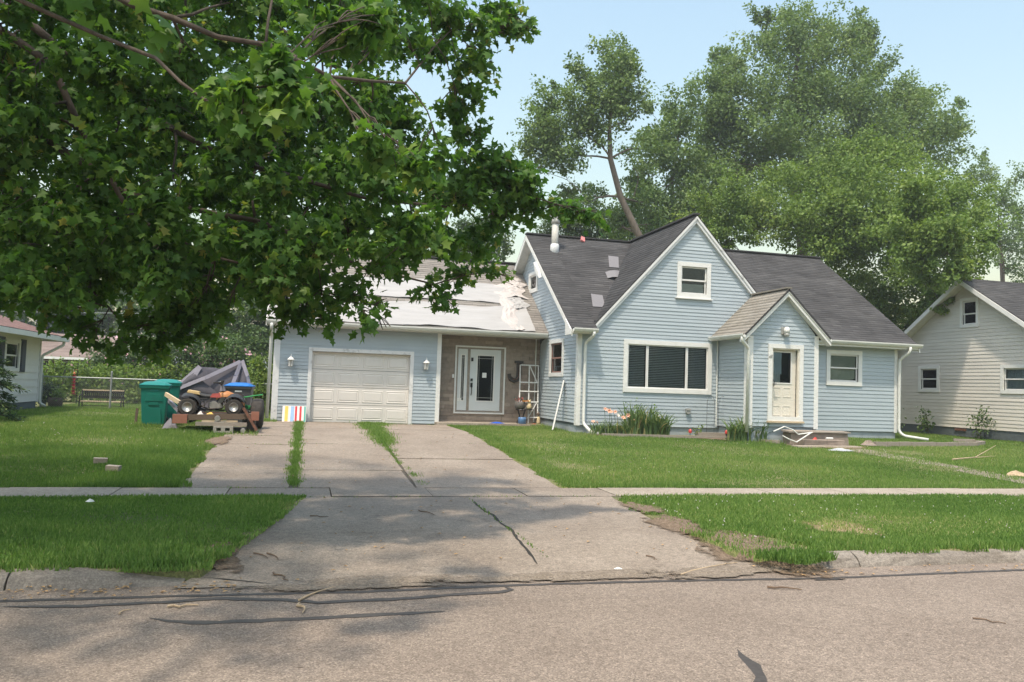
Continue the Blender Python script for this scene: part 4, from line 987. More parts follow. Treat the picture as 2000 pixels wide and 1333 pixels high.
double_hung(L, FL, *LWn, w=.10, cover=lambda w_, a, b_, z0, z1, zm: drape(w_, FL, a, b_, z0, z1, 'lace', -.1, 5, .02))
for (s0, s1) in ((LWn[0]-.52, LWn[0]-.06), (LWn[1]+.05, LWn[1]+.50)):
    sh = MB().fbox(FL, s0, s1, LWn[2]-.02, LWn[3]+.04, .02, .045).build('shutter', 'navy', L)
    z = LWn[2]+.05
    while z < LWn[3]-.03: MB().hexa([FL(s0+.05, z, .065), FL(s1-.05, z, .065), FL(s1-.05, z, .045), FL(s0+.05, z, .045), FL(s0+.05, z+.05, .05), FL(s1-.05, z+.05, .05), FL(s1-.05, z+.05, .044), FL(s0+.05, z+.05, .044)]).build('slat', 'navy', sh); z += .06
# hip roof, eave at X -8.0 and Y 30.3
ex, ey, ez, kk = -8.0, 30.3, 3.02, .36
mb = MB().add([(ex, 14, ez), (ex, ey, ez), (ex-4.6, ey-4.6, ez+kk*4.6), (ex-4.6, 14, ez+kk*4.6), (ex-9.2, ey, ez), (ex-9.2, 14, ez)], [(0, 1, 2, 3), (1, 4, 2), (4, 5, 3, 2)])
roofL = mb.build('roof', 'deck', L)
V, I, T = [], [], []
v = 0; n_ = Vector((kk, 0, 1)).normalized(); q = math.hypot(1, kk)
while v < 4.55:
    y = 14-(v*1.7 % .5); 
    while y < ey-v:
        a, b_ = max(y, 14), min(y+.49, ey-v); k = len(V)
        if b_-a > .03:
            p = lambda yy, vv, l: Vector((ex-vv, min(yy, ey-vv), ez+kk*vv))+n_*l
            V += [p(a, v, .016), p(b_, v, .016), p(b_, v+.15, .005), p(a, v+.15, .005)]; I += [k, k+1, k+2, k+3]; T += [min(1, max(0, R.gauss(.5, .2)))]*4
        y += .5
    v += .145
np_mesh('shingles', V, 4, 'shingle_red', roofL, T, 'stuff', I)
MB().box((ex-.6, 14, ez-.08), (ex-.02, ey, ez-.05)).build('soffit', 'soffit', L); MB().box((ex-9.2, ey-.6, ez-.08), (ex-.62, ey, ez-.05)).build('soffit', 'soffit', L)
MB().box((ex-.015, 14, ez-.17), (ex+.10, ey+.02, ez-.02)).build('gutter', 'gutter_white', L)
MB().box((ex-9.2, ey+.025, ez-.17), (ex+.10, ey+.11, ez-.02)).build('gutter', 'gutter_white', L)
MB().box((XL-.08, 29.69, .80), (XL+.03, 29.78, 2.93)).build('corner_board', 'trim_white', L)
downspout(L, [(ex-.02, ey-.1, ez-.17), (ex-.02, ey-.1, ez-.28), (XL+.06, 29.80, 2.35), (XL+.06, 29.80, .78), (XL+.2, 29.95, .66)], .045)

# house with a brown roof beyond the hedge
BH = thing('brown_roofed_house', 'low house with a brown shingled roof and dark windows beyond the hedge', 'house', (-14, 54, .7))
MB().box((-24, 51, .6), (-11.6, 58, 2.62)).build('wall', 'wood_dark', BH)
PB = plane_front(50, 2.66, .34); MB()
shingles('roof', BH, -24.5, -11.2, PB, 4.6, 'shingle_brown', e=.22, w=.8)
MB().box((-24.5, 49.96, 2.52), (-11.2, 50.02, 2.66)).build('fascia', 'trim_worn', BH)
for i, x in enumerate((-15.0, -13.9, -12.9)): 
    wf = MB().box((x-.05, 50.93, 1.4), (x+.85, 50.98, 2.45)).build('window', 'trim_worn', BH); MB().box((x, 50.90, 1.45), (x+.8, 50.928, 2.40)).build('pane', 'black', wf)
for x in (-11.95, -11.5, -11.1): MB().box((x, 50.3, .7), (x+.14, 50.44, 2.5)).build('post', 'rust_red', BH)

# ------------------------------------------------------------------ bins
def wheelie_bin(name, label, cat, c, w, dpt, h, body, lid, group, rz):
    t = thing(name, label, cat, c, group, rz)
    ht = h-.10; mb = MB(); a, b_ = .80, 1.0
    mb.hexa([(-w/2*a, -dpt/2*a, .04), (w/2*a, -dpt/2*a, .04), (w/2*a, dpt/2*a, .04), (-w/2*a, dpt/2*a, .04), (-w/2, -dpt/2, ht), (w/2, -dpt/2, ht), (w/2, dpt/2, ht), (-w/2, dpt/2, ht)])
    mb.build('bin_body', body, t, bevel=.025)
    MB().hexa([(-w/2-.02, -dpt/2-.02, ht-.07), (w/2+.02, -dpt/2-.02, ht-.07), (w/2+.02, dpt/2+.02, ht-.07), (-w/2-.02, dpt/2+.02, ht-.07), (-w/2-.03, -dpt/2-.03, ht+.004), (w/2+.03, -dpt/2-.03, ht+.004), (w/2+.03, dpt/2+.03, ht+.004), (-w/2-.03, dpt/2+.03, ht+.004)]).build('rim', body, t, bevel=.01)
    vs = []
    for j in range(7):
        for i in range(7):
            x, y = -1+2*i/6, -1+2*j/6; vs.append((x*(w/2+.035), y*(dpt/2+.035), ht+.012+.085*(1-abs(x)**4)*(1-abs(y)**4)+.012))
    k = 49; vs += [(x, y, ht+.006) for x, y, z in vs]
    fs = [(j*7+i, j*7+i+1, j*7+i+8, j*7+i+7) for j in range(6) for i in range(6)]
    rg = list(range(7))+[7*j+6 for j in range(1, 7)]+[42+i for i in range(5, -1, -1)]+[7*j for j in range(5, 0, -1)]
    fs += [(a_, b2, k+b2, k+a_) for a_, b2 in zip(rg, rg[1:]+rg[:1])]
    lid_o = MB().add(vs, fs).build('lid', lid, t, smooth=False)
    MB().tube([(-w/2+.05, dpt/2+.06, ht), (w/2-.05, dpt/2+.06, ht)], .016, 8).build('handle', body, t)
    yb = -dpt/2*(.80+.2*.62)
    # moulded recess and label on the face towards the street
    fy = lambda z: -dpt/2*(a+(b_-a)*(z-.04)/(ht-.04))
    def fpan(z0, z1, s0, s1, s2, s3, o, nm, m):
        MB().hexa([(s0, fy(z0)-o, z0), (s1, fy(z0)-o, z0), (s1, fy(z0)+.01, z0), (s0, fy(z0)+.01, z0), (s2, fy(z1)-o, z1), (s3, fy(z1)-o, z1), (s3, fy(z1)+.01, z1), (s2, fy(z1)+.01, z1)]).build(nm, m, t, bevel=.006)
    fpan(.06, .46*h/1.1, -.20, .20, -.16, .16, .018, 'moulded_panel', body)
    fpan(.52*h/1.1, .60*h/1.1, -.12, .12, -.10, .10, .022, 'grip', body)
    fpan(.62*h/1.1, .80*h/1.1, -.20, .20, -.16, .16, .016, 'moulded_panel', body)
    fpan(.86*h/1.1, .90*h/1.1, -.09, .09, -.09, .09, .004, 'bin_label', 'bin_lid' if body == 'bin_green' else 'paper')
    for sx in (-1, 1):
        MB().lathe([(.10, -.03), (.11, -.025), (.11, .025), (.10, .03)], (sx*(w/2*.8+.01), dpt/2*.8+.05, .11), 14, 'x').build('wheel', 'rubber', t)
    return t
wheelie_bin('wheeled_bin', 'green wheeled bin with teal lid in front of its twin on the lawn', 'bin', (-3.57, 21.45, .57), .63, .58, 1.10, 'bin_green', 'bin_lid', 'green wheeled bins', .06)
wheelie_bin('wheeled_bin', 'green wheeled bin standing half hidden behind the other green bin', 'bin', (-3.44, 22.3, .57), .63, .58, 1.16, 'bin_green', 'bin_lid', 'green wheeled bins', .10)
wheelie_bin('wheeled_bin', 'grey wheeled bin with bright blue lid behind the quad bike', 'bin', (-1.68, 22.7, .58), .66, .62, 1.12, 'bin_grey', 'lid_blue', None, -.05)
tag(MB().beam((-4.0, 21.5, .56), (-3.98, 21.52, 1.0), .06, .03, (0, 1, 0)).build('stake', 'wood_dark'), 'short brown stake in the lawn just left of the green bins', 'stake')

# ------------------------------------------------------------------ rusty flat trailer on blocks with the quad bike on it
TZ = .93
T_ = thing('flat_trailer', 'rusty flat trailer bed propped on blocks at the driveway edge', 'trailer', (-2.0, 20.7, .56))
MB().beam((-2.92, 20.08, TZ-.07), (-1.05, 20.08, TZ+.0), .06, .13).build('side_rail', 'wood_dark', T_); MB().beam((-2.92, 21.35, TZ-.07), (-1.05, 21.35, TZ+.0), .06, .13).build('side_rail', 'rust', T_)
MB().box((-2.94, 20.02, TZ-.20), (-2.62, 20.12, TZ+.01)).build('end_plate', 'rust_red', T_); MB().box((-1.20, 20.02, TZ-.10), (-1.02, 20.12, TZ+.11)).build('end_plate', 'rust_red', T_)
for i in range(6): MB().beam((-2.88+.0, 20.15+i*.215, TZ-.04), (-1.08, 20.15+i*.215, TZ+.03), .19, .035).build('deck_plank', 'wood_dark', T_)
for x in (-2.6, -2.0, -1.4): MB().box((x, 20.14, TZ-.18), (x+.06, 21.30, TZ-.09)).build('cross_member', 'steel_dark', T_)
MB().beam((-1.38, 20.0, 1.13), (-1.05, 19.95, .60), .06, .05, (0, 1, 0)).build('brace', 'rust', T_)
MB().beam((-1.36, 20.2, 1.10), (-1.06, 20.2, .62), .05, .05, (0, 1, 0)).build('brace', 'steel_dark', T_)
MB().box((-1.30, 20.16, .56), (-1.12, 21.2, .82)).build('axle_box', 'steel_dark', T_)
mb = MB(); mb.lathe([(.06, 19.99), (.07, 20.02), (.05, 20.04)], (-1.95, 0, .86), 10, 'y'); mb.build('coupling', 'silver', T_)
mb = MB(); 
for k in range(9): mb.lathe([(.018, -.01), (.018, .01)], (-2.0+.03*k, 20.0, .79-.02*math.sin(k*.5)), 6, 'y')
mb.build('chain', 'silver', T_)
cb = thing('cinder_block', 'grey hollow cinder block on the driveway under the trailer', 'block', (-1.80, 20.0, .53))
mb = MB(); x0, x1, z0, z1 = -2.02, -1.58, .53, .69
for p, q in ((x0, x0+.07), (-1.845, -1.755), (x1-.07, x1)): mb.box((p, 19.86, z0+.05), (q, 20.06, z1-.04))
mb.box((x0, 19.86, z1-.039), (x1, 20.06, z1)); mb.box((x0, 19.86, z0), (x1, 20.06, z0+.049)); mb.build('block_shell', 'cinder', cb)
tag(MB().box((-2.42, 19.92, .69), (-1.28, 20.02, .775)).build('timber_beam', 'timber_grey'), 'weathered grey timber lying across the cinder block under the trailer', 'timber')
tag(MB().beam((-2.3, 20.08, .79), (-1.5, 20.10, .80), .1, .04).build('timber_beam', 'wood_pale'), 'pale board tucked between trailer rail and the grey timber', 'timber')
tag(MB().lathe([(.05, 19.80), (.06, 19.83), (.03, 19.86)], (-1.35, 0, .60), 10, 'y').build('metal_cap', 'silver'), 'small silver cap lying by the trailer foot', 'cap')

Q = thing('quad_bike', 'worn orange and black quad bike parked on the rusty trailer', 'quad bike', (-2.15, 20.65, TZ))
def q_wheel(x, y, r, w, zc, lab=None):
    prof = [(r*.52, -w/2), (r*.86, -w/2), (r, -w*.36), (r, w*.36), (r*.86, w/2), (r*.52, w/2)]
    wl = MB().lathe(prof, (x, y, zc), 22, 'y').build('wheel', 'rubber', Q, smooth=False)
    mb = MB()
    for k in range(18):
        a = 2*math.pi*k/18+(.1 if k % 2 else 0); c, s = math.cos(a), math.sin(a)
        mb.beam((x+c*r*.99, y-w*.40, zc+s*r*.99), (x+c*r*.99, y+w*.40, zc+s*r*.99), .022, .03, (c, 0, s))
    mb.build('tread', 'rubber', wl)
    mb = MB().lathe([(r*.55, -w/2-.004), (r*.53, -w/2-.015), (r*.44, -w/2+.03), (r*.16, -w/2+.035), (r*.15, -w/2), (.01, -w/2-.003)], (x, y, zc), 20, 'y'); mb.build('rim', 'silver', wl, smooth=True)
    for k in range(4):
        a = k*math.pi/2+.4; MB().lathe([(.010, -w/2-.002), (.010, -w/2+.045)], (x+r*.27*math.cos(a), y, zc+r*.27*math.sin(a)), 6, 'y').build('wheel_nut', 'steel_dark', wl)
zr, zf = TZ+.16, TZ+.20
q_wheel(-2.66, 20.32, .215, .20, TZ+.175); q_wheel(-2.66, 21.05, .215, .20, TZ+.175); q_wheel(-1.62, 20.32, .20, .17, TZ+.195); q_wheel(-1.62, 21.05, .20, .17, TZ+.195)
qx, qy = 0, 20.68
mb = MB()
for yy in (20.58, 20.78):
    mb.tube([(-2.70, yy, 1.22), (-2.45, yy, 1.34), (-2.0, yy, 1.36), (-1.78, yy, 1.42), (-1.62, yy, 1.28), (-1.66, yy, 1.08), (-1.9, yy, 1.03), (-2.4, yy, 1.05), (-2.62, yy, 1.12)], .016, 6)
    mb.tube([(-2.1, yy, 1.04), (-1.98, yy, 1.36)], .013, 6)
mb.tube([(-2.66, 20.34, 1.10), (-2.66, 21.03, 1.10)], .02, 6); mb.build('frame', 'black', Q)
for yy, s in ((20.36, 1), (21.0, -1)):
    MB().tube([(-1.62, yy+.06*s, 1.12), (-1.72, 20.68-.1*s, 1.10)], .014, 6).build('control_arm', 'black', Q)
    MB().tube([(-1.64, yy+.08*s, 1.14), (-1.72, 20.68-.12*s, 1.42)], [.02, .028, ], 8).build('shock', 'steel_dark', Q)
mb = MB().box((-2.22, 20.52, 1.06), (-1.92, 20.86, 1.22)); mb.build('engine', 'steel_dark', Q, bevel=.02)
MB().lathe([(.10, 20.49), (.105, 20.50), (.10, 20.53)], (-2.10, 0, 1.15), 18, 'y').build('engine_cover', 'engine', Q, smooth=False)
MB().lathe([(.065, 20.485), (.07, 20.495), (.06, 20.53)], (-1.97, 0, 1.13), 16, 'y').build('engine_cover', 'engine', Q)
mb = MB()
for k in range(5): mb.box((-2.02, 20.57, 1.225+k*.024), (-1.88, 20.80, 1.237+k*.024))
mb.build('cylinder_fins', 'engine', Q)
MB().tube([(-1.9, 20.6, 1.26), (-1.82, 20.52, 1.20), (-1.9, 20.5, 1.09), (-2.2, 20.50, 1.06), (-2.45, 20.48, 1.16)], .02, 7).build('exhaust', 'steel_dark', Q, smooth=True)
MB().tube([(-2.42, 20.48, 1.16), (-2.46, 20.48, 1.18), (-2.72, 20.48, 1.27), (-2.75, 20.48, 1.28)], [.02, .042, .042, .025], 8).build('muffler', 'steel_dark', Q, smooth=True)
mb = MB(); sv = []; sp = [(-2.62, 1.44, .10), (-2.5, 1.42, .13), (-2.3, 1.375, .13), (-2.12, 1.375, .11), (-2.0, 1.42, .09)]
for (x, z, w) in sp:
    for (yy, zz) in ((-w, -.05), (-w, 0), (-w*.6, .035), (w*.6, .035), (w, 0), (w, -.05)): sv.append((x, 20.68+yy, z+zz))
mb.add(sv, [(i*6+j, i*6+(j+1) % 6, (i+1)*6+(j+1) % 6, (i+1)*6+j) for i in range(4) for j in range(6)]+[(0, 1, 2, 3, 4, 5), (24, 25, 26, 27, 28, 29)]); mb.build('seat', 'seat_black', Q, smooth=True)
def loft(name, secs, m, smooth=True):
    k = len(secs[0]); vs = [p for s in secs for p in s]
    return MB().add(vs, [(i*k+j, i*k+j+1, (i+1)*k+j+1, (i+1)*k+j) for i in range(len(secs)-1) for j in range(k-1)]).build(name, m, Q, smooth=smooth)
loft('tank_cover', [[(x, 20.68-w, z-.10), (x, 20.68-w*.9, z), (x, 20.68, z+.045), (x, 20.68+w*.9, z), (x, 20.68+w, z-.10)] for x, z, w in ((-2.06, 1.38, .11), (-1.95, 1.45, .15), (-1.80, 1.46, .17), (-1.68, 1.41, .13), (-1.58, 1.36, .07))], 'plastic_orange')
for s, yy in ((-1, 20.32), (1, 21.05)):
    n = Vector((0, s, 0))
    loft('front_fender', [[(-1.62+.25*math.cos(a), 20.68+s*.10, TZ+.20+.26*math.sin(a)+.06), (-1.62+.25*math.cos(a), yy-s*.02, TZ+.20+.25*math.sin(a)+.03), (-1.62+.25*math.cos(a), yy+s*.10, TZ+.20+.245*math.sin(a))] for a in [math.pi*(.12+.68*i/8) for i in range(9)]], 'seat_black' if s < 0 else 'plastic_orange')
    loft('rear_fender', [[(-2.66+.28*math.cos(a), 20.68+s*.10, TZ+.20+.28*math.sin(a)+.04), (-2.66+.28*math.cos(a), yy-s*.02, TZ+.19+.27*math.sin(a)+.02), (-2.66+.28*math.cos(a), yy+s*.11, TZ+.18+.265*math.sin(a))] for a in [math.pi*(.05+.62*i/8) for i in range(9)]], 'seat_black')
MB().hexa([(-2.72, 20.5, 1.44), (-2.42, 20.5, 1.39), (-2.42, 20.86, 1.39), (-2.72, 20.86, 1.44), (-2.70, 20.52, 1.51), (-2.46, 20.52, 1.475), (-2.46, 20.84, 1.475), (-2.70, 20.84, 1.51)]).build('tail_cover', 'plastic_yellow', Q, bevel=.015)
MB().hexa([(-2.2, 20.53, 1.34), (-1.95, 20.52, 1.34), (-1.95, 20.56, 1.34), (-2.2, 20.57, 1.34), (-2.15, 20.53, 1.43), (-1.98, 20.53, 1.45), (-1.98, 20.56, 1.45), (-2.15, 20.57, 1.43)]).build('side_panel', 'plastic_red', Q)
MB().tube([(-1.80, 20.68, 1.20), (-1.90, 20.68, 1.55), (-1.95, 20.68, 1.66)], .02, 7).build('steering_stem', 'black', Q)
MB().tube([(-2.08, 20.30, 1.70), (-2.0, 20.42, 1.70), (-1.95, 20.56, 1.66), (-1.95, 20.80, 1.66), (-2.0, 20.94, 1.70), (-2.08, 21.06, 1.70)], .02, 7).build('handlebar', 'black', Q, smooth=True)
for a, b_ in (((-2.10, 20.27, 1.70), (-2.02, 20.39, 1.70)), ((-2.02, 20.97, 1.70), (-2.10, 21.09, 1.70))): MB().tube([a, b_], .021, 8).build('grip', 'rubber', Q)
MB().tube([(-2.02, 20.40, 1.71), (-1.95, 20.36, 1.735), (-1.97, 20.27, 1.72)], .007, 5).build('brake_lever', 'silver', Q)
MB().box((-1.99, 20.58, 1.68), (-1.91, 20.78, 1.76)).build('instrument_pod', 'seat_black', Q, bevel=.015)
loft('nose_cowl', [[(x, 20.68-w, z-.09), (x, 20.68-w*.8, z), (x, 20.68, z+.03), (x, 20.68+w*.8, z), (x, 20.68+w, z-.09)] for x, z, w in ((-1.66, 1.41, .15), (-1.54, 1.36, .17), (-1.44, 1.29, .13), (-1.40, 1.22, .08))], 'plastic_orange')
for yy in (20.58, 20.78): MB().lathe([(.03, -1.46), (.042, -1.43), (.035, -1.41)], (0, yy, 1.29), 10, 'x').build('headlight', 'silver', Q)
MB().hexa([(-1.99, 20.60, 1.50), (-1.99, 20.76, 1.50), (-1.86, 20.76, 1.50), (-1.86, 20.60, 1.50), (-1.97, 20.62, 1.68), (-1.97, 20.74, 1.68), (-1.93, 20.74, 1.68), (-1.93, 20.62, 1.68)]).build('bar_pad', 'canopy_trim', Q)
for k in range(4): MB().tube([(-2.62+.1*k, 20.46, 1.30), (-2.60+.1*k, 20.46, 1.12)], .009, 5).build('guard_tube', 'steel_dark', Q)
for pts in ([(-2.7, 20.455, 1.30), (-2.25, 20.455, 1.31)], [(-2.15, 20.47, 1.34), (-2.3, 20.445, 1.16), (-2.55, 20.44, 1.10)], [(-1.85, 20.47, 1.36), (-1.75, 20.46, 1.12), (-1.62, 20.45, 1.10)]): MB().tube(pts, .012, 5).build('guard_tube', 'steel_dark', Q)
MB().tube([(-1.60, 20.5, 1.30), (-1.42, 20.5, 1.26), (-1.38, 20.68, 1.25), (-1.42, 20.86, 1.26), (-1.60, 20.86, 1.30)], .014, 6).build('front_bumper', 'black', Q)
MB().tube([(-2.2, 20.49, 1.00), (-1.85, 20.46, 1.00), (-1.85, 20.40, 1.00), (-2.05, 20.38, 1.01)], .014, 6).build('foot_peg', 'steel_dark', Q)
# things lying about on the trailer
def crump(name, c, rx, ry, h, m, seed, lab, cat, n=10):
    r = random.Random(seed); vs = [(c[0], c[1], c[2]+h)]; fs = []
    for j in (1, 2, 3):
        for i in range(n):
            a = 2*math.pi*i/n; k = j/3*(1+r.uniform(-.2, .2)); vs.append((c[0]+rx*k*math.cos(a), c[1]+ry*k*math.sin(a), c[2]+(h*(1-j/3)*(1+r.uniform(-.5, .5)) if j < 3 else .002)))
    fs = [(0, 1+i, 1+(i+1) % n) for i in range(n)]
    for j in range(2): fs += [(1+j*n+i, 1+j*n+(i+1) % n, 1+(j+1)*n+(i+1) % n, 1+(j+1)*n+i) for i in range(n)]
    return tag(MB().add(vs, fs).build(name, m), lab, cat)
crump('rag', (-2.36, 20.22, TZ-.01), .10, .08, .10, 'cloth_white', 1, 'white and blue rag lying under the quad bike on the trailer', 'rag')
crump('rag', (-2.14, 20.2, TZ+.01), .10, .06, .06, 'cloth_yellow', 2, 'yellowish rag lying beside the quad bike engine on the trailer', 'rag')
tag(MB().beam((-3.25, 20.9, 1.38), (-2.78, 20.35, 1.16), .05, .10).build('wood_board', 'wood_pale'), 'pale wooden board leaning by the quad bike rear wheel', 'board')
tag(MB().beam((-3.20, 21.1, 1.22), (-2.88, 20.5, 1.0), .05, .09).build('wood_board', 'canopy_trim'), 'grey board leaning lower beside the quad bike rear wheel', 'board')
crump('loose_fabric', (-3.08, 20.75, .56), .19, .14, .26, 'canopy_trim', 4, 'greyish crumpled canopy fabric squeezed between the bins and the trailer', 'fabric')  # this heap is loose fabric of the collapsed canopy

# big wheel and green cart frame by the grey bin
CT = thing('hand_cart', 'green cart frame with one big black wheel at the driveway edge', 'cart', (-1.12, 21.3, .57))
prof = [(.16, -.13), (.28, -.15), (.36, -.12), (.375, -.06), (.375, .06), (.36, .12), (.28, .15), (.16, .13)]
wl = MB().lathe(prof, (-1.12, 21.2, .95), 26, 'x').build('wheel', 'rubber', CT, smooth=True)
for o in wl.data.vertices: pass
MB().lathe([(.17, -.13), (.15, -.10), (.05, -.09), (.04, -.14), (.005, -.15)], (-1.10, 21.2, .95), 16, 'x').build('rim', 'black', wl)
MB().lathe([(.045, 21.015), (.05, 21.03), (.02, 21.05)], (-1.10, 0, .93), 10, 'y').build('hub', 'silver', wl)
mb = MB(); mb.tube([(-1.75, 21.0, 1.38), (-1.5, 20.98, 1.34), (-1.2, 21.0, 1.40), (-1.0, 21.0, 1.43)], .018, 6); mb.tube([(-1.62, 21.0, 1.36), (-1.42, 21.02, 1.16), (-1.30, 21.2, 1.12)], .018, 6); mb.tube([(-1.5, 21.4, 1.12), (-1.2, 21.4, .98)], .02, 6); mb.build('frame', 'green_paint', CT)
MB().box((-1.55, 21.1, 1.05), (-1.30, 21.5, 1.13)).build('tray', 'green_paint', CT, bevel=.01)
MB().tube([(-1.6, 21.2, .95), (-1.0, 21.2, .95)], .025, 8).build('axle', 'steel_dark', CT)

# collapsed canopy
CP = thing('collapsed_canopy', 'collapsed grey fabric canopy heaped behind the bins and quad bike', 'canopy', (-2.5, 23.6, .58))
A1, A2, A3 = Vector((-2.79, 23.2, 2.11)), Vector((-1.70, 23.3, 2.31)), Vector((-2.20, 24.0, 2.06))
l0, l1, m0, rb = Vector((-3.42, 23.0, 1.42)), Vector((-3.38, 23.0, .62)), Vector((-2.6, 23.0, .62)), Vector((-1.30, 23.1, .62))
def cloth_tri(a, b_, c, sag, n=8, m='canopy_grey', name='canopy_fabric'):
    vs, fs, ix = [], [], {}
    nrm = (b_-a).cross(c-a).normalized()
    for i in range(n+1):
        for j in range(n+1-i):
            u, v = i/n, j/n; w = 1-u-v; ix[i, j] = len(vs)
            vs.append(a*w+b_*u+c*v-nrm*sag*27*u*v*w-Vector((0, 0, abs(sag)*9*u*v*w))+nrm*.012*math.sin(9*u+5*v))
    for i in range(n):
        for j in range(n-i):
            fs.append((ix[i, j], ix[i+1, j], ix[i, j+1]))
            if i+j < n-1: fs.append((ix[i+1, j], ix[i+1, j+1], ix[i, j+1]))
    return MB().add(vs, fs).build(name, m, CP, smooth=True)
cloth_tri(l0, A1, Vector((-2.75, 23.1, 1.75)), .05); cloth_tri(l0, Vector((-2.7, 22.98, 1.74)), Vector((-2.0, 23.0, 1.2)), .04)
cloth_tri(A1, A3, Vector((-2.35, 23.4, 1.75)), .06); cloth_tri(A3, A2, Vector((-2.1, 23.3, 1.78)), .06); cloth_tri(A1, Vector((-2.35, 23.35, 1.78)), Vector((-2.75, 23.1, 1.72)), .02)
cloth_tri(l0+Vector((.1, .05, -.03)), A2, Vector((-1.75, 23.05, 1.1)), .05, 10); cloth_tri(A2, Vector((-1.42, 23.1, 1.62)), Vector((-1.8, 23.0, 1.0)), .04); cloth_tri(A2, Vector((-1.30, 23.5, .9)), Vector((-1.42, 23.1, 1.62)), .03)
cloth_tri(l0, l1, Vector((-2.5, 22.95, .9)), .03); cloth_tri(l0, Vector((-2.5, 22.95, .9)), Vector((-1.9, 22.95, 1.2)), .03); cloth_tri(A1, A3, Vector((-2.6, 24.4, .7)), .03); cloth_tri(A3, A2, Vector((-1.6, 24.4, .7)), .03)
for pts in ([l0+Vector((0, -.03, 0)), Vector((-2.6, 22.93, 1.80)), Vector((-1.75, 23.22, 2.28))], [A2+Vector((-.02, -.05, -.02)), Vector((-1.83, 23.06, 1.88)), Vector((-1.95, 22.95, 1.48))], [A2+Vector((0, -.05, 0)), Vector((-1.52, 23.0, 1.88)), Vector((-1.42, 22.95, 1.45))], [l0, A1], [A1+Vector((.02, -.02, -.02)), Vector((-3.02, 23.02, 1.58))]):
    mb = MB()
    for a, b_ in zip(pts[:-1], pts[1:]): mb.beam(a, b_, .02, .10, (0, .3, 1))
    mb.build('trim_band', 'canopy_trim', CP)
MB().tube([A1, Vector((-2.5, 23.9, .6))], .015, 6).build('frame_pole', 'canopy_trim', CP); MB().tube([A2, Vector((-1.75, 23.9, .6))], .015, 6).build('frame_pole', 'canopy_trim', CP)
MB().tube([Vector((-3.42, 23.0, 1.42)), Vector((-3.40, 23.02, .6))], .015, 6).build('frame_pole', 'canopy_trim', CP)

# ------------------------------------------------------------------ things in front of the garage and on the stoop
bn = thing('striped_board', 'white board with yellow, blue and red stripes leaning on the garage wall', 'banner', (-.26, 24.7, .58))
PBn = lambda u, v, o=0: Vector((-.60+.68*u, 24.62+.30*v*.9-o, .585+.46*v))
def bstripe(u0, u1, v0, v1, m, nm='stripe', o=.012):
    MB().hexa([PBn(u0, v0, o), PBn(u1, v0, o), PBn(u1, v0, 0), PBn(u0, v0, 0), PBn(u0, v1, o), PBn(u1, v1, o), PBn(u1, v1, 0), PBn(u0, v1, 0)]).build(nm, m, bn)
bstripe(0, 1, 0, 1, 'cloth_white', 'board', .010)
for u0, u1, m_ in ((.10, .24, 'cloth_yellow'), (.34, .50, 'cloth_blue'), (.53, .62, 'cloth_red'), (.72, .81, 'cloth_red'), (.91, .985, 'cloth_teal')): bstripe(u0, u1, .02, .98, m_, 'stripe', .014)
J_ = thing('wall_letter', 'dark metal letter J hung on the brown entry wall', 'letter', (6.85, 25.4, 2.0))
pts = [(6.82, 2.62), (6.82, 2.30), (6.81, 2.18), (6.76, 2.08), (6.67, 2.04), (6.57, 2.08), (6.51, 2.16), (6.49, 2.26)]
vs = []
for i, (x, z) in enumerate(pts):
    a = Vector(pts[max(0, i-1)]); b_ = Vector(pts[min(len(pts)-1, i+1)]); d_ = (b_-a).normalized(); n_ = Vector((-d_.y, d_.x))*(.075 if i < 6 else .055)
    vs += [(x+n_.x, 25.42, z+n_.y), (x-n_.x, 25.42, z-n_.y), (x+n_.x, 25.48, z+n_.y), (x-n_.x, 25.48, z-n_.y)]
fs = []
for i in range(len(pts)-1):
    k = 4*i; fs += [(k, k+1, k+5, k+4), (k+2, k+6, k+7, k+3), (k, k+4, k+6, k+2), (k+1, k+3, k+7, k+5)]
fs += [(0, 2, 3, 1), (28, 29, 31, 30)]
MB().add(vs, fs).build('letter_body', 'steel_dark', J_)
MB().box((6.67, 25.42, 2.625), (6.96, 25.48, 2.69)).build('serif', 'steel_dark', J_)
MB().tube([(6.82, 25.41, 2.60), (6.82, 25.41, 2.3), (6.80, 25.41, 2.17), (6.72, 25.41, 2.08), (6.60, 25.41, 2.09)], .012, 5).build('rim_line', 'rust', J_)
TR = thing('trellis', 'white wooden trellis leaning in the corner by the stoop', 'trellis', (7.1, 25.1, .66))
def tq(u, v): return Vector((6.72+.10*v+.62*u+.0, 24.88+.42*v, .68+1.88*v))
for u in (0, .5, 1.0): MB().beam(tq(u, .0 if u else .36), tq(u, 1), .035, .022, (0, -1, .2)).build('upright', 'frame_white', TR)
for v, u0 in ((1, 0), (.70, 0), (.545, 0), (.365, 0), (.10, .55)): MB().beam(tq(u0, v)+Vector((0, -.024, 0)), tq(1.03, v)+Vector((0, -.024, 0)), .035, .022, (0, -1, .2)).build('crossbar', 'frame_white', TR)
MB().beam(tq(.5, 1)+Vector((0, -.03, 0)), tq(.95, .69)+Vector((0, -.03, 0)), .03, .02, (0, -1, .2)).build('brace', 'frame_white', TR)
MB().beam(tq(.92, .35)+Vector((0, -.03, 0)), tq(.45, .08)+Vector((0, -.03, 0)), .03, .02, (0, -1, .2)).build('brace', 'frame_white', TR)
PS = thing('plant_stand', 'dark metal plant stand on the stoop carrying a grey pot', 'stand', (6.78, 24.95, .66))
MB().lathe([(.19, 1.10), (.20, 1.11), (.19, 1.125)], (6.80, 24.9, 0), 14).build('stand_top', 'black', PS)
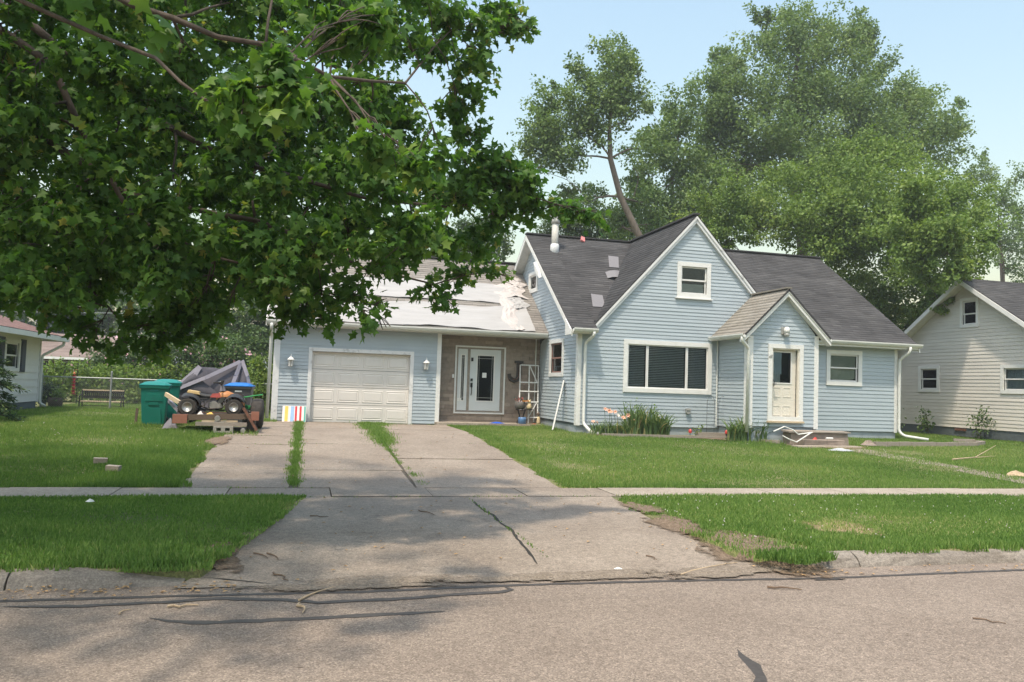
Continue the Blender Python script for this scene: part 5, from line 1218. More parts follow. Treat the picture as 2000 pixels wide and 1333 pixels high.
for a in (.6, 2.2, 3.8, 5.4): MB().tube([(6.80+.16*math.cos(a), 24.9+.16*math.sin(a), 1.10), (6.80+.08*math.cos(a), 24.9+.08*math.sin(a), .90), (6.80+.19*math.cos(a), 24.9+.19*math.sin(a), .665)], .012, 5).build('leg', 'black', PS)
FPt = thing('flower_pot', 'round grey pot of reddish flowers on the metal plant stand', 'plant', (6.74, 24.9, 1.126))
MB().lathe([(.10, 1.127), (.16, 1.16), (.175, 1.26), (.165, 1.37), (.15, 1.375), (.14, 1.33)], (6.74, 24.88, 0), 16).build('pot', 'pot_grey', FPt, smooth=True)
mb = MB(); mp = MB()
for i in range(60):
    a, rr = R.uniform(0, 6.28), R.uniform(0, .17); c = Vector((6.70+rr*math.cos(a), 24.86+rr*math.sin(a), 1.38+R.uniform(0, .13))); s_ = .03
    (mp if i % 3 else mb).add([c+Vector((R.uniform(-s_, s_), R.uniform(-s_, s_), R.uniform(-s_, s_))) for _ in range(3)], [(0, 1, 2)])
mb.build('leaves', 'bin_green', FPt); mp.build('flowers', 'plastic_red', FPt)
tag(MB().box((6.80, 24.72, 1.37), (6.99, 24.86, 1.42)).build('trowel_handle', 'plastic_orange'), 'small orange tool laid over the rim of the grey pot', 'tool')
CAT = thing('cat_figurine', 'cream cat figurine sitting on the metal stand beside the pot', 'figurine', (7.02, 24.85, 1.13))
MB().lathe([(.05, 1.13), (.085, 1.15), (.09, 1.22), (.065, 1.31), (.045, 1.34)], (7.02, 24.8, 0), 12).build('cat_body', 'cat_cream', CAT, smooth=True)
MB().lathe([(.01, 1.32), (.045, 1.335), (.058, 1.375), (.045, 1.41), (.01, 1.425)], (7.02, 24.78, 0), 12).build('cat_head', 'cat_cream', CAT, smooth=True)
for s_ in (-1, 1): MB().add([(7.02+s_*.05, 24.79, 1.39), (7.02+s_*.012, 24.79, 1.415), (7.02+s_*.03, 24.77, 1.40), (7.02+s_*.042, 24.785, 1.47)], [(0, 1, 3), (1, 2, 3), (2, 0, 3), (0, 2, 1)]).build('ear', 'cat_cream', CAT)
MB().box((6.92, 24.70, 1.105), (7.14, 24.92, 1.13)).build('cat_base', 'black', CAT)
bk = MB().lathe([(.10, .661), (.125, .68), (.135, .80), (.125, .87), (.11, .875), (.10, .84)], (6.80, 24.78, 0), 16).build('bucket', 'ceramic_blue', None, smooth=True); tag(bk, 'small blue bucket under the plant stand on the stoop', 'bucket')
crump('towel', (5.95, 24.72, .662), .26, .07, .05, 'towel_blue', 6, 'bright blue cloth lying on the edge of the stoop', 'cloth')
crump('clay_shard', (7.2, 24.75, .662), .12, .07, .03, 'terracotta', 7, 'red clay shards on the stoop below the trellis', 'shards')
GN = thing('garden_ornament', 'small brown and white garden ornament at the trellis foot', 'ornament', (7.36, 24.9, .66))
MB().lathe([(.05, .66), (.07, .72), (.05, .86), (.03, .92)], (7.38, 24.9, 0), 8).build('ornament_body', 'cat_cream', GN, smooth=True); MB().lathe([(.02, .92), (.05, .95), (.04, 1.02), (.01, 1.04)], (7.37, 24.89, 0), 8).build('ornament_head', 'wood_dark', GN, smooth=True)
tag(MB().beam((7.10, 22.45, .60), (7.50, 22.75, 2.06), .17, .04, (1, -.4, 0)).build('leaning_board', 'frame_white'), 'white board leaning against the west wall of the blue house', 'board')

# steps and edging at the porch
ST = thing('stone_steps', 'two low brown stone steps heaped before the white porch door', 'steps', (13.9, 19.6, .5))
def rock(a, b_, seed, m='stone_step'):
    r = random.Random(seed); x0, y0, z0 = a; x1, y1, z1 = b_; j = lambda: r.uniform(-.025, .025)
    return MB().hexa([(x0+j(), y0+j(), z0), (x1+j(), y0+j(), z0), (x1+j(), y1, z0), (x0+j(), y1, z0), (x0+j(), y0+j(), z1+j()*.4), (x1+j(), y0+j(), z1+j()*.4), (x1+j(), y1, z1+j()*.4), (x0+j(), y1, z1+j()*.4)]).build('step_slab', m, ST, bevel=.015)
rock((13.10, 19.55, .45), (14.95, 19.95, .83), 1); rock((13.30, 19.25, .45), (14.60, 19.545, .66), 2); rock((12.9, 18.9, .44), (14.9, 19.24, .52), 3, 'walk_concrete')
MB().hexa([(13.0, 19.5, .835), (15.0, 19.52, .84), (15.0, 19.9, .85), (13.0, 19.9, .85), (13.0, 19.5, .875), (15.0, 19.52, .87), (15.0, 19.9, .89), (13.0, 19.9, .90)]).build('step_board', 'timber_grey', ST)
RL = thing('bent_rail', 'bent white metal rail fallen beside the stone steps', 'rail', (13.2, 19.3, .6))
MB().tube([(12.45, 19.4, .86), (12.75, 19.35, 1.00), (13.02, 19.35, .92), (13.15, 19.3, .80), (13.6, 19.3, .86)], .018, 6).build('rail_tube', 'frame_white', RL)
MB().tube([(13.55, 19.28, .86), (13.25, 19.2, .72), (13.0, 19.15, .60), (12.75, 19.15, .68), (12.6, 19.2, .76)], .018, 6).build('rail_tube', 'frame_white', RL)
crump('red_toy', (13.75, 19.40, .66), .08, .06, .07, 'red_plastic', 9, 'small red plastic toy left on the lower stone step', 'toy')
tag(MB().tube([(14.1, 19.4, .70), (14.3, 19.38, .70)], .03, 8).build('can', 'frame_white'), 'crushed pale can lying on the lower stone step', 'can')
crump('plastic_sheet', (13.75, 18.30, .45), .40, .22, .07, 'plastic_sheet', 10, 'crumpled grey plastic sheet on the lawn before the steps', 'plastic', 16)
crump('stone', (15.55, 19.5, .52), .22, .16, .15, 'stone_step', 11, 'pale rounded stone where the garden edging begins', 'stone')
# low block edging, each block a part
ED = thing('garden_edging', 'low curved edging of weathered blocks on the lawn by the downspout', 'edging', (18, 20, .55))
path = [(15.75, 19.50), (17.0, 19.55), (18.4, 19.66), (19.6, 19.85), (20.25, 20.2), (20.3, 20.6), (19.8, 20.9)]
def along(path, step):
    out = []; 
    for a, b_ in zip(path[:-1], path[1:]):
        a, b_ = Vector(a), Vector(b_); n = max(1, round((b_-a).length/step))
        out += [(a.lerp(b_, i/n), a.lerp(b_, (i+1)/n)) for i in range(n)]
    return out
for a, b_ in along(path, .45):
    z = float(gz(a.y)); MB().beam((a.x, a.y, z+.05), (b_.x-.01, b_.y, z+.05+R.uniform(-.01, .012)), .11, .15).build('edging_block', 'timber_grey', ED)
E2 = thing('bed_edging', 'thin timber edging along the flower bed under the big window', 'edging', (10, 20.7, .56))
for a, b_ in along([(8.0, 20.78), (9.2, 20.70), (10.4, 20.66), (11.6, 20.60), (12.3, 20.2), (12.8, 19.6)], .9):
    z = float(gz(a.y)); MB().beam((a.x, a.y, z+.02), (b_.x-.01, b_.y, z+.02), .08, .10).build('edging_timber', 'timber_grey', E2)
tag(MB().beam((11.0, 21.0, .66), (12.1, 20.9, .66), .14, .10).build('bed_timber', 'timber_grey'), 'single grey timber lying in the flower bed left of the porch', 'timber')
PL = thing('plant_label', 'square cream plant marker on a stake among the iris leaves', 'marker', (9.9, 21.3, .6))
MB().box((9.77, 21.30, 1.03), (9.97, 21.32, 1.15)).build('marker_plate', 'door_cream', PL); MB().tube([(9.87, 21.31, .58), (9.87, 21.31, 1.03)], .008, 5).build('stake', 'steel_dark', PL)
for i, (x, y) in enumerate(((10.75, 20.95), (11.85, 20.85))):
    g_ = thing('solar_stake', ('small red ornament on a stake in the bed below the wall vent', 'small red ornament on a stake in the bed nearer the porch')[i], 'ornament', (x, y, .56), 'red bed ornaments')
    MB().tube([(x, y, .55), (x, y, .68)], .008, 5).build('stake', 'steel_dark', g_); MB().lathe([(.02, .68), (.05, .70), (.05, .76), (.02, .80)], (x, y, 0), 8).build('ornament_head', 'red_plastic', g_)
WT = thing('wire_trellis', 'thin dark wire trellis hoops standing by the white pipe', 'trellis', (11.85, 21.4, .56))
for x, w_, y in ((11.62, .24, 21.38), (11.96, .24, 21.30)):
    MB().tube([(x-w_/2, y, .56), (x-w_/2, y, 1.55)]+[(x+w_/2*math.cos(a), y, 1.55+.22*math.sin(a)) for a in np.linspace(math.pi, 0, 7)]+[(x+w_/2, y, 1.55), (x+w_/2, y, .56)], .006, 5).build('hoop', 'steel_dark', WT)
    for z in (.9, 1.25, 1.5): MB().tube([(x-w_/2, y, z), (x+w_/2, y, z)], .005, 4).build('cross_wire', 'steel_dark', WT)

# loose bricks, litter, twigs
for i, (x, y, rz_b) in enumerate(((-3.36, 15.25, .2), (-2.98, 14.45, -.25))):
    z = float(gz(y))
    b_ = MB().box((-.11, -.055, 0), (.11, .055, .09)).build('loose_brick', 'brick_grey', None, bevel=.006); b_.location = (x, y, z+.01); b_.rotation_euler = (.05, .04, rz_b)
    tag(b_, ('grey brick on the left lawn, the one farther from the street', 'grey brick on the left lawn, the one nearer the street')[i], 'brick', 'loose bricks on the lawn')
crump('paper_scrap', (-2.57, 11.24, .21), .06, .05, .04, 'paper', 21, 'white paper scrap in the left grass verge', 'litter', 8)
for i, (px, py, lb) in enumerate((((3.18, 7.71, 0.13), 0, 'white scrap near the road end of the apron'), ((5.03, 8.51, 0.13), 0, 'white scrap at the right edge of the apron'))):
    crump('paper_scrap', (px[0], px[1], AP(px[1])+.006), .05, .04, .02, 'paper', 30+i, lb, 'litter', 8)
def twig(a, b_, r, m, lb, bend=.05, seed=0):
    rr = random.Random(seed); a, b_ = Vector(a), Vector(b_); zz = lambda p: (AP(p.y) if p.y > 7.5 and p.y < 12 else (0 if p.y < 7.6 else float(gz(p.y))))+r+.004
    pts = []
    for i in range(6):
        p = a.lerp(b_, i/5); d_ = (b_-a).normalized(); p += Vector((-d_.y, d_.x, 0))*bend*math.sin(i*.63)*(1 if rr.random() < .8 else -1); p.z = zz(p); pts.append(p)
    return tag(MB().tube(pts, r, 5, r*.4).build('twig', m), lb, 'twig', 'twigs on the pavement')
tw = [((0.04, 6.97, 0.13), (0.33, 7.36, 0.13), .012, 'twig_pale', 'pale straight twig at the foot of the apron, left of centre'),
      ((0.04, 6.85, 0.13), (0.07, 6.60, 0.13), .014, 'twig_pale', 'short curved pale twig on the road by the tar seam'),
      ((-0.20, 7.86, 0.13), (-0.06, 7.60, 0.13), .010, 'twig', 'dark twig on the apron near the left verge corner'),
      ((-0.42, 8.57, 0.13), (-0.27, 8.36, 0.13), .009, 'twig', 'dark twig lying beside the left verge edge'),
      ((-0.29, 8.56, 0.13), (-0.17, 8.30, 0.13), .009, 'twig', 'short dark twig next to another by the left verge'),
      ((0.14, 10.50, 0.14), (0.37, 10.42, 0.14), .008, 'twig', 'thin twig flat on the upper left of the apron'),
      ((1.57, 10.85, 0.14), (1.73, 10.51, 0.14), .009, 'twig', 'thin dark twig in the upper middle of the apron'),
      ((3.76, 7.46, 0.13), (4.60, 7.82, 0.13), .010, 'twig_pale', 'long pale bent twig at the right foot of the apron'),
      ((4.38, 6.89, 0.13), (4.66, 6.75, 0.13), .012, 'twig', 'dark stick on the road by the right kerb end'),
      ((5.60, 5.70, 0.13), (5.76, 5.52, 0.13), .008, 'twig', 'thin reddish stick far right on the road'),
      ((3.69, 8.16, 0.13), (3.75, 8.00, 0.13), .009, 'twig', 'short twig on the right half of the apron'),
      ((-0.97, 6.91, 0.13), (-0.74, 6.92, 0.13), .012, 'twig_pale', 'pale stick on the road below the left kerb'),
      ((-1.29, 6.77, 0.13), (-1.23, 6.88, 0.13), .008, 'twig_pale', 'small pale stick on the tar seam below the left kerb')]
for i, t in enumerate(tw): twig(t[0], t[1], t[2], t[3], t[4], .03, i)
BR = thing('dead_branch', 'dry forked branch lying on the right lawn', 'branch', (16.55, 17.01, 0.37))
a = Vector((15.71, 16.62, 0.35)); b_ = Vector((16.81, 17.03, 0.37)); c = Vector((18.53, 18.08, 0.42))
MB().tube([a+Vector((0, 0, .05)), b_+Vector((0, 0, .06)), c+Vector((0, 0, .25))], .02, 5, .006).build('stem', 'twig_pale', BR); MB().tube([b_+Vector((0, 0, .05)), b_+Vector((.3, -.3, .12))], .012, 5, .004).build('side_stem', 'twig_pale', BR)
crump('dry_leaves', (15.44, 14.52, 0.24), .30, .16, .12, 'twig_pale', 44, 'heap of dry pale leaves at the right end of the walk', 'leaf heap', 12)
mb = MB(); 
for i in range(420):
    k = R.random()
    if k < .35: x, y = R.uniform(-3.5, -.3), R.uniform(7.3, 7.62)
    elif k < .6: x, y = R.uniform(5, 12), R.uniform(7.25, 7.6)
    elif k < .8: x, y = R.uniform(-.8, 4.8), R.uniform(7.6, 12)
    else: x, y = R.uniform(-1.7, 4.2), R.uniform(13.1, 22)
    z = (0 if y < 7.6 else AP(y) if y < 12 else float(gz(y)))+.012; s_ = R.uniform(.012, .035); a = R.uniform(0, 6.28); c, s2 = math.cos(a)*s_, math.sin(a)*s_
    mb.add([(x-c, y-s2, z), (x+s2*.5, y-c*.5, z+.008), (x+c, y+s2, z+.002), (x-s2*.5, y+c*.5, z+.01)], [(0, 1, 2, 3)])
mb.build('fallen_leaves', 'dry_leaf', None, kind='stuff')

# ------------------------------------------------------------------ fence, bench, spinner, planter in the back yard
CF = thing('chain_link_fence', 'galvanised chain link fence across the back yard', 'fence', (-5, 30, .6))
MB().tube([(-8.6, 30, 1.66), (-6.4, 30, 1.66), (-.95, 30, 1.64)], .022, 7).build('top_rail', 'pipe_galv', CF)
for x, h in ((-8.55, 1.72), (-6.42, 1.86), (-3.9, 1.72), (-1.25, 1.72)):
    p_ = MB().tube([(x, 30, .55), (x, 30, h)], .032, 8).build('post', 'pipe_galv', CF); MB().lathe([(.035, h), (.03, h+.03), (.008, h+.05)], (x, 30, 0), 8).build('post_cap', 'pipe_galv', p_)
V = []; s_ = .07
for k in np.arange(-8.6-1.06, -.95, s_):
    for d_ in (1, -1):
        x0, x1 = (k, k+1.06); z0, z1 = (.58, 1.64) if d_ > 0 else (1.64, .58); t = .0035
        if x0 < -8.6: f_ = (-8.6-x0)/1.06; x0 = -8.6; z0 = z0+(z1-z0)*f_
        if x1 > -.95: f_ = (-.95-x0)/(x1-x0); z1 = z0+(z1-z0)*f_; x1 = -.95
        V += [(x0-t, 30.0+.002*d_, z0), (x0+t, 30.0+.002*d_, z0), (x1+t, 30.0+.002*d_, z1), (x1-t, 30.0+.002*d_, z1)]
np_mesh('mesh_wire', V, 4, 'wire', CF, None, 'stuff')
BE = thing('garden_bench', 'black iron bench with a pale seat behind the chain link fence', 'bench', (-7.0, 31.4, .6))
for i in range(4): MB().box((-7.68, 31.28+i*.1, .80), (-6.33, 31.36+i*.1, .83)).build('seat_slat', 'wood_pale', BE)
MB().box((-7.70, 31.62, 1.19), (-6.32, 31.66, 1.235)).build('top_slat', 'wood_pale', BE); MB().box((-7.66, 31.63, .95), (-6.36, 31.65, 1.0)).build('lower_slat', 'black', BE)
mb = MB()
for k in range(20):
    x = -7.62+k*.066; mb.beam((x, 31.64, .92), (x+.05, 31.64, 1.19), .035, .02, (0, 1, 0)); mb.beam((x+.05, 31.645, .92), (x, 31.645, 1.19), .035, .02, (0, 1, 0))
mb.build('backrest', 'black', BE)
for x in (-7.69, -6.33):
    for pts in ([(x, 31.26, .60), (x, 31.28, .82)], [(x, 31.72, .60), (x, 31.62, .82), (x, 31.64, 1.22)]): MB().tube(pts, .022, 6).build('leg', 'black', BE)
    MB().tube([(x, 31.64, 1.02), (x, 31.4, 1.05), (x, 31.26, 1.0), (x, 31.28, .82)], .018, 6).build('armrest', 'black', BE)
MB().tube([(-7.69, 31.5, .66), (-6.33, 31.5, .66)], .012, 5).build('stretcher', 'black', BE)
SPn = thing('wind_spinner', 'red and orange twisted wind spinner on a thin pole', 'spinner', (-8.26, 33, .6))
MB().tube([(-8.22, 33, .6), (-8.24, 33, 2.2)], .012, 5).build('pole', 'black', SPn)
vs = []
for i in range(41):
    a = i*.55; w_ = .08*(1-.3*i/40); vs += [(-8.34+w_*math.cos(a), 33+w_*math.sin(a), 1.0+.8*i/40), (-8.34-w_*math.cos(a), 33-w_*math.sin(a), 1.0+.8*i/40)]
MB().add(vs, [(2*i, 2*i+1, 2*i+3, 2*i+2) for i in range(40)]).build('spiral_ribbon', 'cloth_red', SPn); MB().tube([(-8.24, 33, 1.92), (-8.34, 33, 1.92), (-8.34, 33, 1.0)], .008, 4).build('hanger', 'plastic_orange', SPn)
MB().lathe([(.01, 1.85), (.045, 1.80), (.055, 1.78)], (-8.34, 33, 0), 8).build('spinner_cap', 'plastic_orange', SPn)
PN = thing('barrel_planter', 'dark barrel planter with yellow green plant by the left house corner', 'planter', (-8.3, 30.9, .6))
MB().lathe([(.20, .6), (.24, .75), (.22, .92), (.19, .93)], (-8.35, 30.9, 0), 14).build('barrel', 'wood_dark', PN, smooth=True)

# ------------------------------------------------------------------ foliage kit
def unit(v): return v/np.maximum(np.linalg.norm(v, axis=-1, keepdims=True), 1e-9)
def spray_leaves(g, blobs, n, size, spray=16, up=.25, flat=.9, hang=.3, wid=.62, inner=.6, spread=1.0, power=2.0):
    """leaf positions, directions, normals and tints through the volume of a set of clumps"""
    B = np.array(blobs, float); w = B[:, 3]**power; ns = max(1, n//spray)
    b = g.choice(len(B), ns, p=w/w.sum()); d = unit(g.normal(size=(ns, 3))+np.array([0, 0, .15]))
    rr = 1-inner*g.random(ns)**1.6
    c = B[b, :3]+d*(B[b, 3]*rr)[:, None]*np.array([1, 1, flat])
    ax = unit(d*.8+g.normal(size=(ns, 3))*.45+np.array([0, 0, up]))
    L = size*g.uniform(2.2, 5.5, ns)*spread
    st = g.normal(0, .17, ns)
    k = np.repeat(np.arange(ns), spray); t = g.random(len(k))
    p = c[k]+ax[k]*(L[k]*(t-.35))[:, None]+g.normal(size=(len(k), 3))*(size*.75*spread)
    l = unit(ax[k]*.5+g.normal(size=(len(k), 3))*.6+np.array([0, 0, -hang]))
    nrm = unit(g.normal(size=(len(k), 3))*.7+d[k]*.4+np.array([0, 0, .75]))
    s = unit(np.cross(l, nrm)); nrm = np.cross(s, l)
    sz = size*g.uniform(.65, 1.25, len(k))
    tint = np.clip(.5+st[k]+g.normal(0, .14, len(k)), 0, 1)
    return p, l, s, nrm, sz, tint
def clump_leaves(g, blobs, n, size, per=70, up=.35, rad=.42, hang=.35, inner=.55, power=1.9, long=1.7):
    """leaves gathered in small boughs: each bough a stretched tuft lying on the crown's volume, leafy on its upper and outer side"""
    B = np.array(blobs, float); w = B[:, 3]**power; ns = max(3, n//per)
    b = g.choice(len(B), ns, p=w/w.sum()); d = unit(g.normal(size=(ns, 3))+np.array([0, 0, .10]))
    rr = 1-inner*g.random(ns)**1.5
    c = B[b, :3]+d*(B[b, 3]*rr)[:, None]*np.array([1, 1, .92])
    ax = unit(d+g.normal(size=(ns, 3))*.4+np.array([0, 0, up])); R_ = np.clip(B[b, 3]*.55, .28, rad)*g.uniform(.6, 1.35, ns)
    st = g.normal(0, .13, ns); k = np.repeat(np.arange(ns), per)
    q = unit(g.normal(size=(len(k), 3))+np.array([0, 0, .35])); f = g.random(len(k))**.45
    off = q*(R_[k]*f)[:, None]*np.array([1, 1, .72]); al = (off*ax[k]).sum(1)
    p = c[k]+off+ax[k]*(al*(long-1)+.25*R_[k])[:, None]
    nrm = unit(q*.55+g.normal(size=(len(k), 3))*.5+np.array([0, 0, .55])); l = unit(ax[k]*.4+g.normal(size=(len(k), 3))*.7+np.array([0, 0, -hang]))
    s = unit(np.cross(l, nrm)); nrm = np.cross(s, l)
    return p, l, s, nrm, size*g.uniform(.65, 1.25, len(k)), np.clip(.48+st[k]+g.normal(0, .13, len(k)), 0, 1)
def cards(name, parent, leaves, m, wid=.62):
    p, l, s, n, sz, tint = leaves; z = sz[:, None]
    wid = np.random.default_rng(3).uniform(wid*.8, wid*1.35, len(p))[:, None]
    V = np.stack([p, p+l*z*.45+s*z*wid*.5+n*z*.06, p+l*z, p+l*z*.5-s*z*wid*.5+n*z*.06], 1).reshape(-1, 3)
    return np_mesh(name, V, 4, m, parent, np.repeat(tint, 4))
def limb(mb, a, b, r0_, r1_, sag=.12, seed=0, n=6):
    rr = random.Random(seed); a, b = Vector(a), Vector(b); L_ = (b-a).length; pts = []
    off = Vector((rr.uniform(-1, 1), rr.uniform(-1, 1), rr.uniform(-.2, 1)))*L_*sag
    for i in range(n+1):
        t = i/n; pts.append(a.lerp(b, t)+off*math.sin(math.pi*t)+Vector((rr.uniform(-1, 1), rr.uniform(-1, 1), rr.uniform(-1, 1)))*L_*.015*(1 if 0 < i < n else 0))
    mb.tube(pts, r0_, 6, r1_)
    return pts
def tree(name, label, base, trunk, blobs, n, size, m, seed, group=None, bark='bark', r=.22, cat='tree', **kw):
    t = thing(name, label, cat, base, group); g = np.random.default_rng(seed)
    mb = MB(); pts = [Vector(base)-Vector((0, 0, .2))]+[Vector(p) for p in trunk]
    mb.tube(pts, [r*(1-.75*i/(len(pts)-1)) for i in range(len(pts))], 9); mb.build('trunk', bark, t, smooth=True)
    mb = MB(); 
    axis = lambda c: min((p-c).length for p in pts)
    nodes = [(p, r*(.8-.65*i/max(1, len(pts)-1))) for i, p in enumerate(pts) if i > 0]
    for i, b_ in enumerate(sorted(blobs, key=lambda q: axis(Vector(q[:3])))):
        c = Vector(b_[:3]); q, rq = min(nodes, key=lambda p: (p[0]-c).length+1.6*max(0, p[0].z-c.z))
        r_b = max(.016, min(rq*.62, .10*r/.3)); pl = limb(mb, q, c, r_b, r_b*.45, .09, seed*31+i); nodes.append((c, r_b*.6)); nodes.append((pl[3], r_b*.8))
        for k in range(3): limb(mb, pl[4], c+Vector([float(v) for v in unit(g.normal(size=3))])*b_[3]*.75, r_b*.35, .005, .08, seed*57+i*3+k, 4)
    mb.build('branches', bark, t, smooth=True)
    cards('crown', t, clump_leaves(g, blobs, n, size, **kw), m)
    return t

# ------------------------------------------------------------------ trees and shrubs behind the houses
tree('tall_tree', 'tall open tree with its leaning trunk bare against the sky behind the ridge', ((17.35, 37.00, -0.07)[0], 37, .6),
     [(16.73, 37.00, 8.15), (15.85, 37.00, 9.78), (14.89, 37.00, 11.51), (14.29, 37.00, 13.40), (14.19, 37.00, 14.96), (14.31, 37.00, 16.55), (14.48, 37.00, 18.41)],
     [(11.33, 37.00, 15.79, 1.01), (10.54, 36.40, 14.48, 0.89), (12.66, 37.50, 15.52, 0.98), (13.40, 36.60, 16.16, 1.07), (14.38, 37.00, 18.00, 1.08), (14.88, 37.20, 18.87, 0.73), (13.97, 37.00, 18.71, 0.62), (15.34, 37.50, 16.98, 1.00), (15.33, 37.00, 15.57, 0.78), (13.06, 37.00, 14.36, 0.87), (10.99, 36.50, 13.55, 1.04), (10.44, 37.00, 13.25, 0.65), (12.49, 37.60, 13.51, 0.72), (14.43, 37.00, 16.17, 1.03), (12.06, 37.00, 12.09, 0.56), (10.79, 37.00, 12.40, 0.45), (9.95, 37.00, 13.96, 0.45), (12.76, 37.00, 17.13, 0.56), (11.71, 37.00, 16.48, 0.56), (13.37, 37.00, 15.12, 1.02), (11.69, 37.00, 12.88, 0.76), (10.13, 37.00, 13.22, 0.65), (11.23, 37.40, 14.74, 0.87), (14.54, 37.00, 17.23, 1.03), (15.49, 37.00, 18.02, 0.57), (12.34, 37.00, 17.86, 0.46), (15.98, 37.50, 13.05, 0.68), (16.39, 37.50, 11.50, 0.79), (15.46, 37.00, 14.05, 0.57), (13.43, 37.60, 11.25, 0.67), (12.19, 37.60, 11.66, 0.56), (15.28, 38.00, 10.31, 0.79), (17.12, 38.00, 10.46, 0.80)],
     24000, .175, 'leaf_silver', 3, bark='bark_pale', r=.23, inner=.75, rad=.50, per=60, up=.6, long=2.0)
tree('maple_tree', 'slim grey green tree between the leaning tree and the big maple', ((20.65, 42.00, -0.32)[0], 42, .6), [(20.36, 42.00, 9.10), (20.05, 42.00, 13.86), (20.54, 42.00, 17.85)],
     [(20.53, 42.00, 18.31, 1.56), (19.26, 42.00, 17.24, 1.19), (18.53, 41.00, 15.08, 1.44), (20.59, 42.00, 15.73, 1.64), (19.21, 41.00, 13.10, 1.73), (18.06, 41.00, 11.54, 1.29), (21.28, 42.00, 14.28, 1.49), (22.89, 43.00, 18.29, 1.30), (23.54, 43.00, 19.95, 1.06), (19.63, 41.00, 11.09, 1.44), (17.91, 42.00, 13.80, 0.59), (18.21, 42.00, 18.18, 0.41), (21.98, 42.00, 12.23, 1.50)],
     30000, .195, 'leaf_silver', 4, bark='bark_pale', r=.2, inner=.6, rad=.7, per=140)
tree('big_maple', 'very large maple rising highest behind the right half of the blue house', ((30.56, 44.00, -0.25)[0], 44, .6), [(30.31, 44.00, 9.42), (29.80, 44.00, 13.97), (29.19, 44.00, 17.20), (29.32, 44.00, 21.20), (29.64, 44.00, 24.26)],
     [(24.30, 44.00, 21.80, 1.15), (24.99, 44.00, 22.87, 0.83), (27.60, 44.00, 24.57, 1.50), (29.97, 44.50, 25.46, 1.33), (26.82, 44.00, 25.12, 0.78), (29.54, 44.00, 25.99, 0.59), (31.98, 44.00, 25.20, 1.66), (33.74, 44.00, 26.14, 0.94), (34.69, 44.00, 25.18, 1.01), (28.27, 43.00, 21.69, 3.03), (25.11, 43.00, 19.67, 1.94), (32.70, 44.00, 22.31, 2.66), (34.63, 44.00, 23.24, 1.21), (26.59, 42.50, 17.46, 3.12), (31.26, 43.00, 18.13, 3.55), (35.85, 44.00, 19.45, 2.69), (38.64, 44.00, 21.51, 1.37), (39.78, 44.00, 22.32, 0.69), (37.84, 44.00, 19.33, 2.38), (41.10, 44.00, 20.58, 1.24), (42.35, 44.00, 21.15, 0.90), (40.61, 44.00, 18.77, 1.72), (34.29, 43.00, 16.47, 3.27), (28.42, 42.00, 14.67, 3.42), (24.26, 42.00, 15.50, 2.31), (23.40, 41.00, 12.75, 2.07), (41.73, 44.00, 19.67, 1.04), (37.22, 44.00, 22.20, 0.88), (23.42, 43.00, 17.25, 1.55)],
     100000, .205, 'leaf_silver', 5, r=.42, inner=.42, rad=.95, long=2.1, up=.55, per=190)
tree('lime_tree', 'bushy lime green tree spilling over the roofs between the two houses', (20.6, 31.5, .6), [(20.5, 31.5, 3), (20.4, 31.4, 5), (19.5, 31.3, 7.0)],
     [(18.11, 33.00, 9.96, 1.09), (17.34, 33.00, 9.18, 0.85), (19.35, 33.00, 11.03, 1.24), (21.79, 33.00, 11.26, 1.51), (24.07, 33.00, 12.29, 1.53), (25.34, 32.50, 12.79, 1.28), (26.14, 32.00, 13.00, 1.07), (23.54, 29.50, 10.30, 1.65), (26.09, 30.00, 11.22, 1.48), (21.70, 30.50, 9.61, 1.45), (20.72, 33.00, 9.70, 1.40), (25.32, 28.50, 9.35, 1.45), (26.01, 27.50, 9.55, 1.07), (24.07, 28.80, 8.46, 1.45), (22.89, 29.00, 9.24, 1.31), (22.38, 30.00, 8.71, 1.12), (24.57, 26.50, 7.67, 1.15), (25.41, 26.00, 8.06, 0.86), (22.65, 30.00, 8.28, 1.26), (18.73, 33.00, 8.88, 0.76), 
      (24.45, 32.00, 7.40, 1.20), (25.73, 31.50, 6.94, 1.38), (27.13, 31.00, 6.38, 1.19), (26.41, 32.50, 5.62, 1.27), (27.63, 30.00, 6.78, 0.93), (27.87, 32.50, 5.32, 1.09), (26.09, 33.00, 6.51, 1.09), (28.45, 32.00, 5.32, 0.88), (23.05, 24.60, 5.63, 0.50), (23.55, 24.40, 6.08, 0.42), (22.73, 24.80, 5.30, 0.34), (23.99, 27.00, 7.07, 0.96), (21.43, 23.40, 8.06, 0.76), (21.23, 23.90, 8.98, 0.85), (21.67, 23.30, 6.97, 0.62), (21.32, 23.70, 7.37, 0.70), (21.17, 24.20, 8.10, 0.78), (21.97, 23.50, 6.10, 0.55), (22.39, 23.20, 6.37, 0.44), (21.54, 23.70, 5.91, 0.55), (22.12, 23.20, 7.53, 0.44), (21.33, 24.00, 6.49, 0.63), (28.48, 29.00, 10.63, 0.91)],
     104000, .15, 'leaf_lime', 6, r=.28, hang=.5, inner=.5, rad=.60, per=150)
tree('far_tree', 'hazy tree filling the right edge beyond the lime green tree', ((54.05, 52.00, -0.30)[0], 52, .7), [(54.07, 52.00, 9.54), (53.57, 52.00, 16.99)],
     [(51.16, 52.00, 19.48, 1.64), (53.07, 52.00, 20.51, 0.99), (54.18, 52.00, 17.67, 2.07), (55.61, 52.00, 15.70, 2.16), (50.32, 52.00, 16.50, 1.71), (55.73, 52.00, 20.14, 1.00), (53.82, 52.00, 14.72, 1.90), (56.01, 52.00, 12.79, 1.66), (59.26, 52.00, 15.35, 2.95), (52.06, 52.00, 21.45, 0.58)], 18000, .20, 'leaf_silver', 7, r=.25, inner=.85, rad=.6)
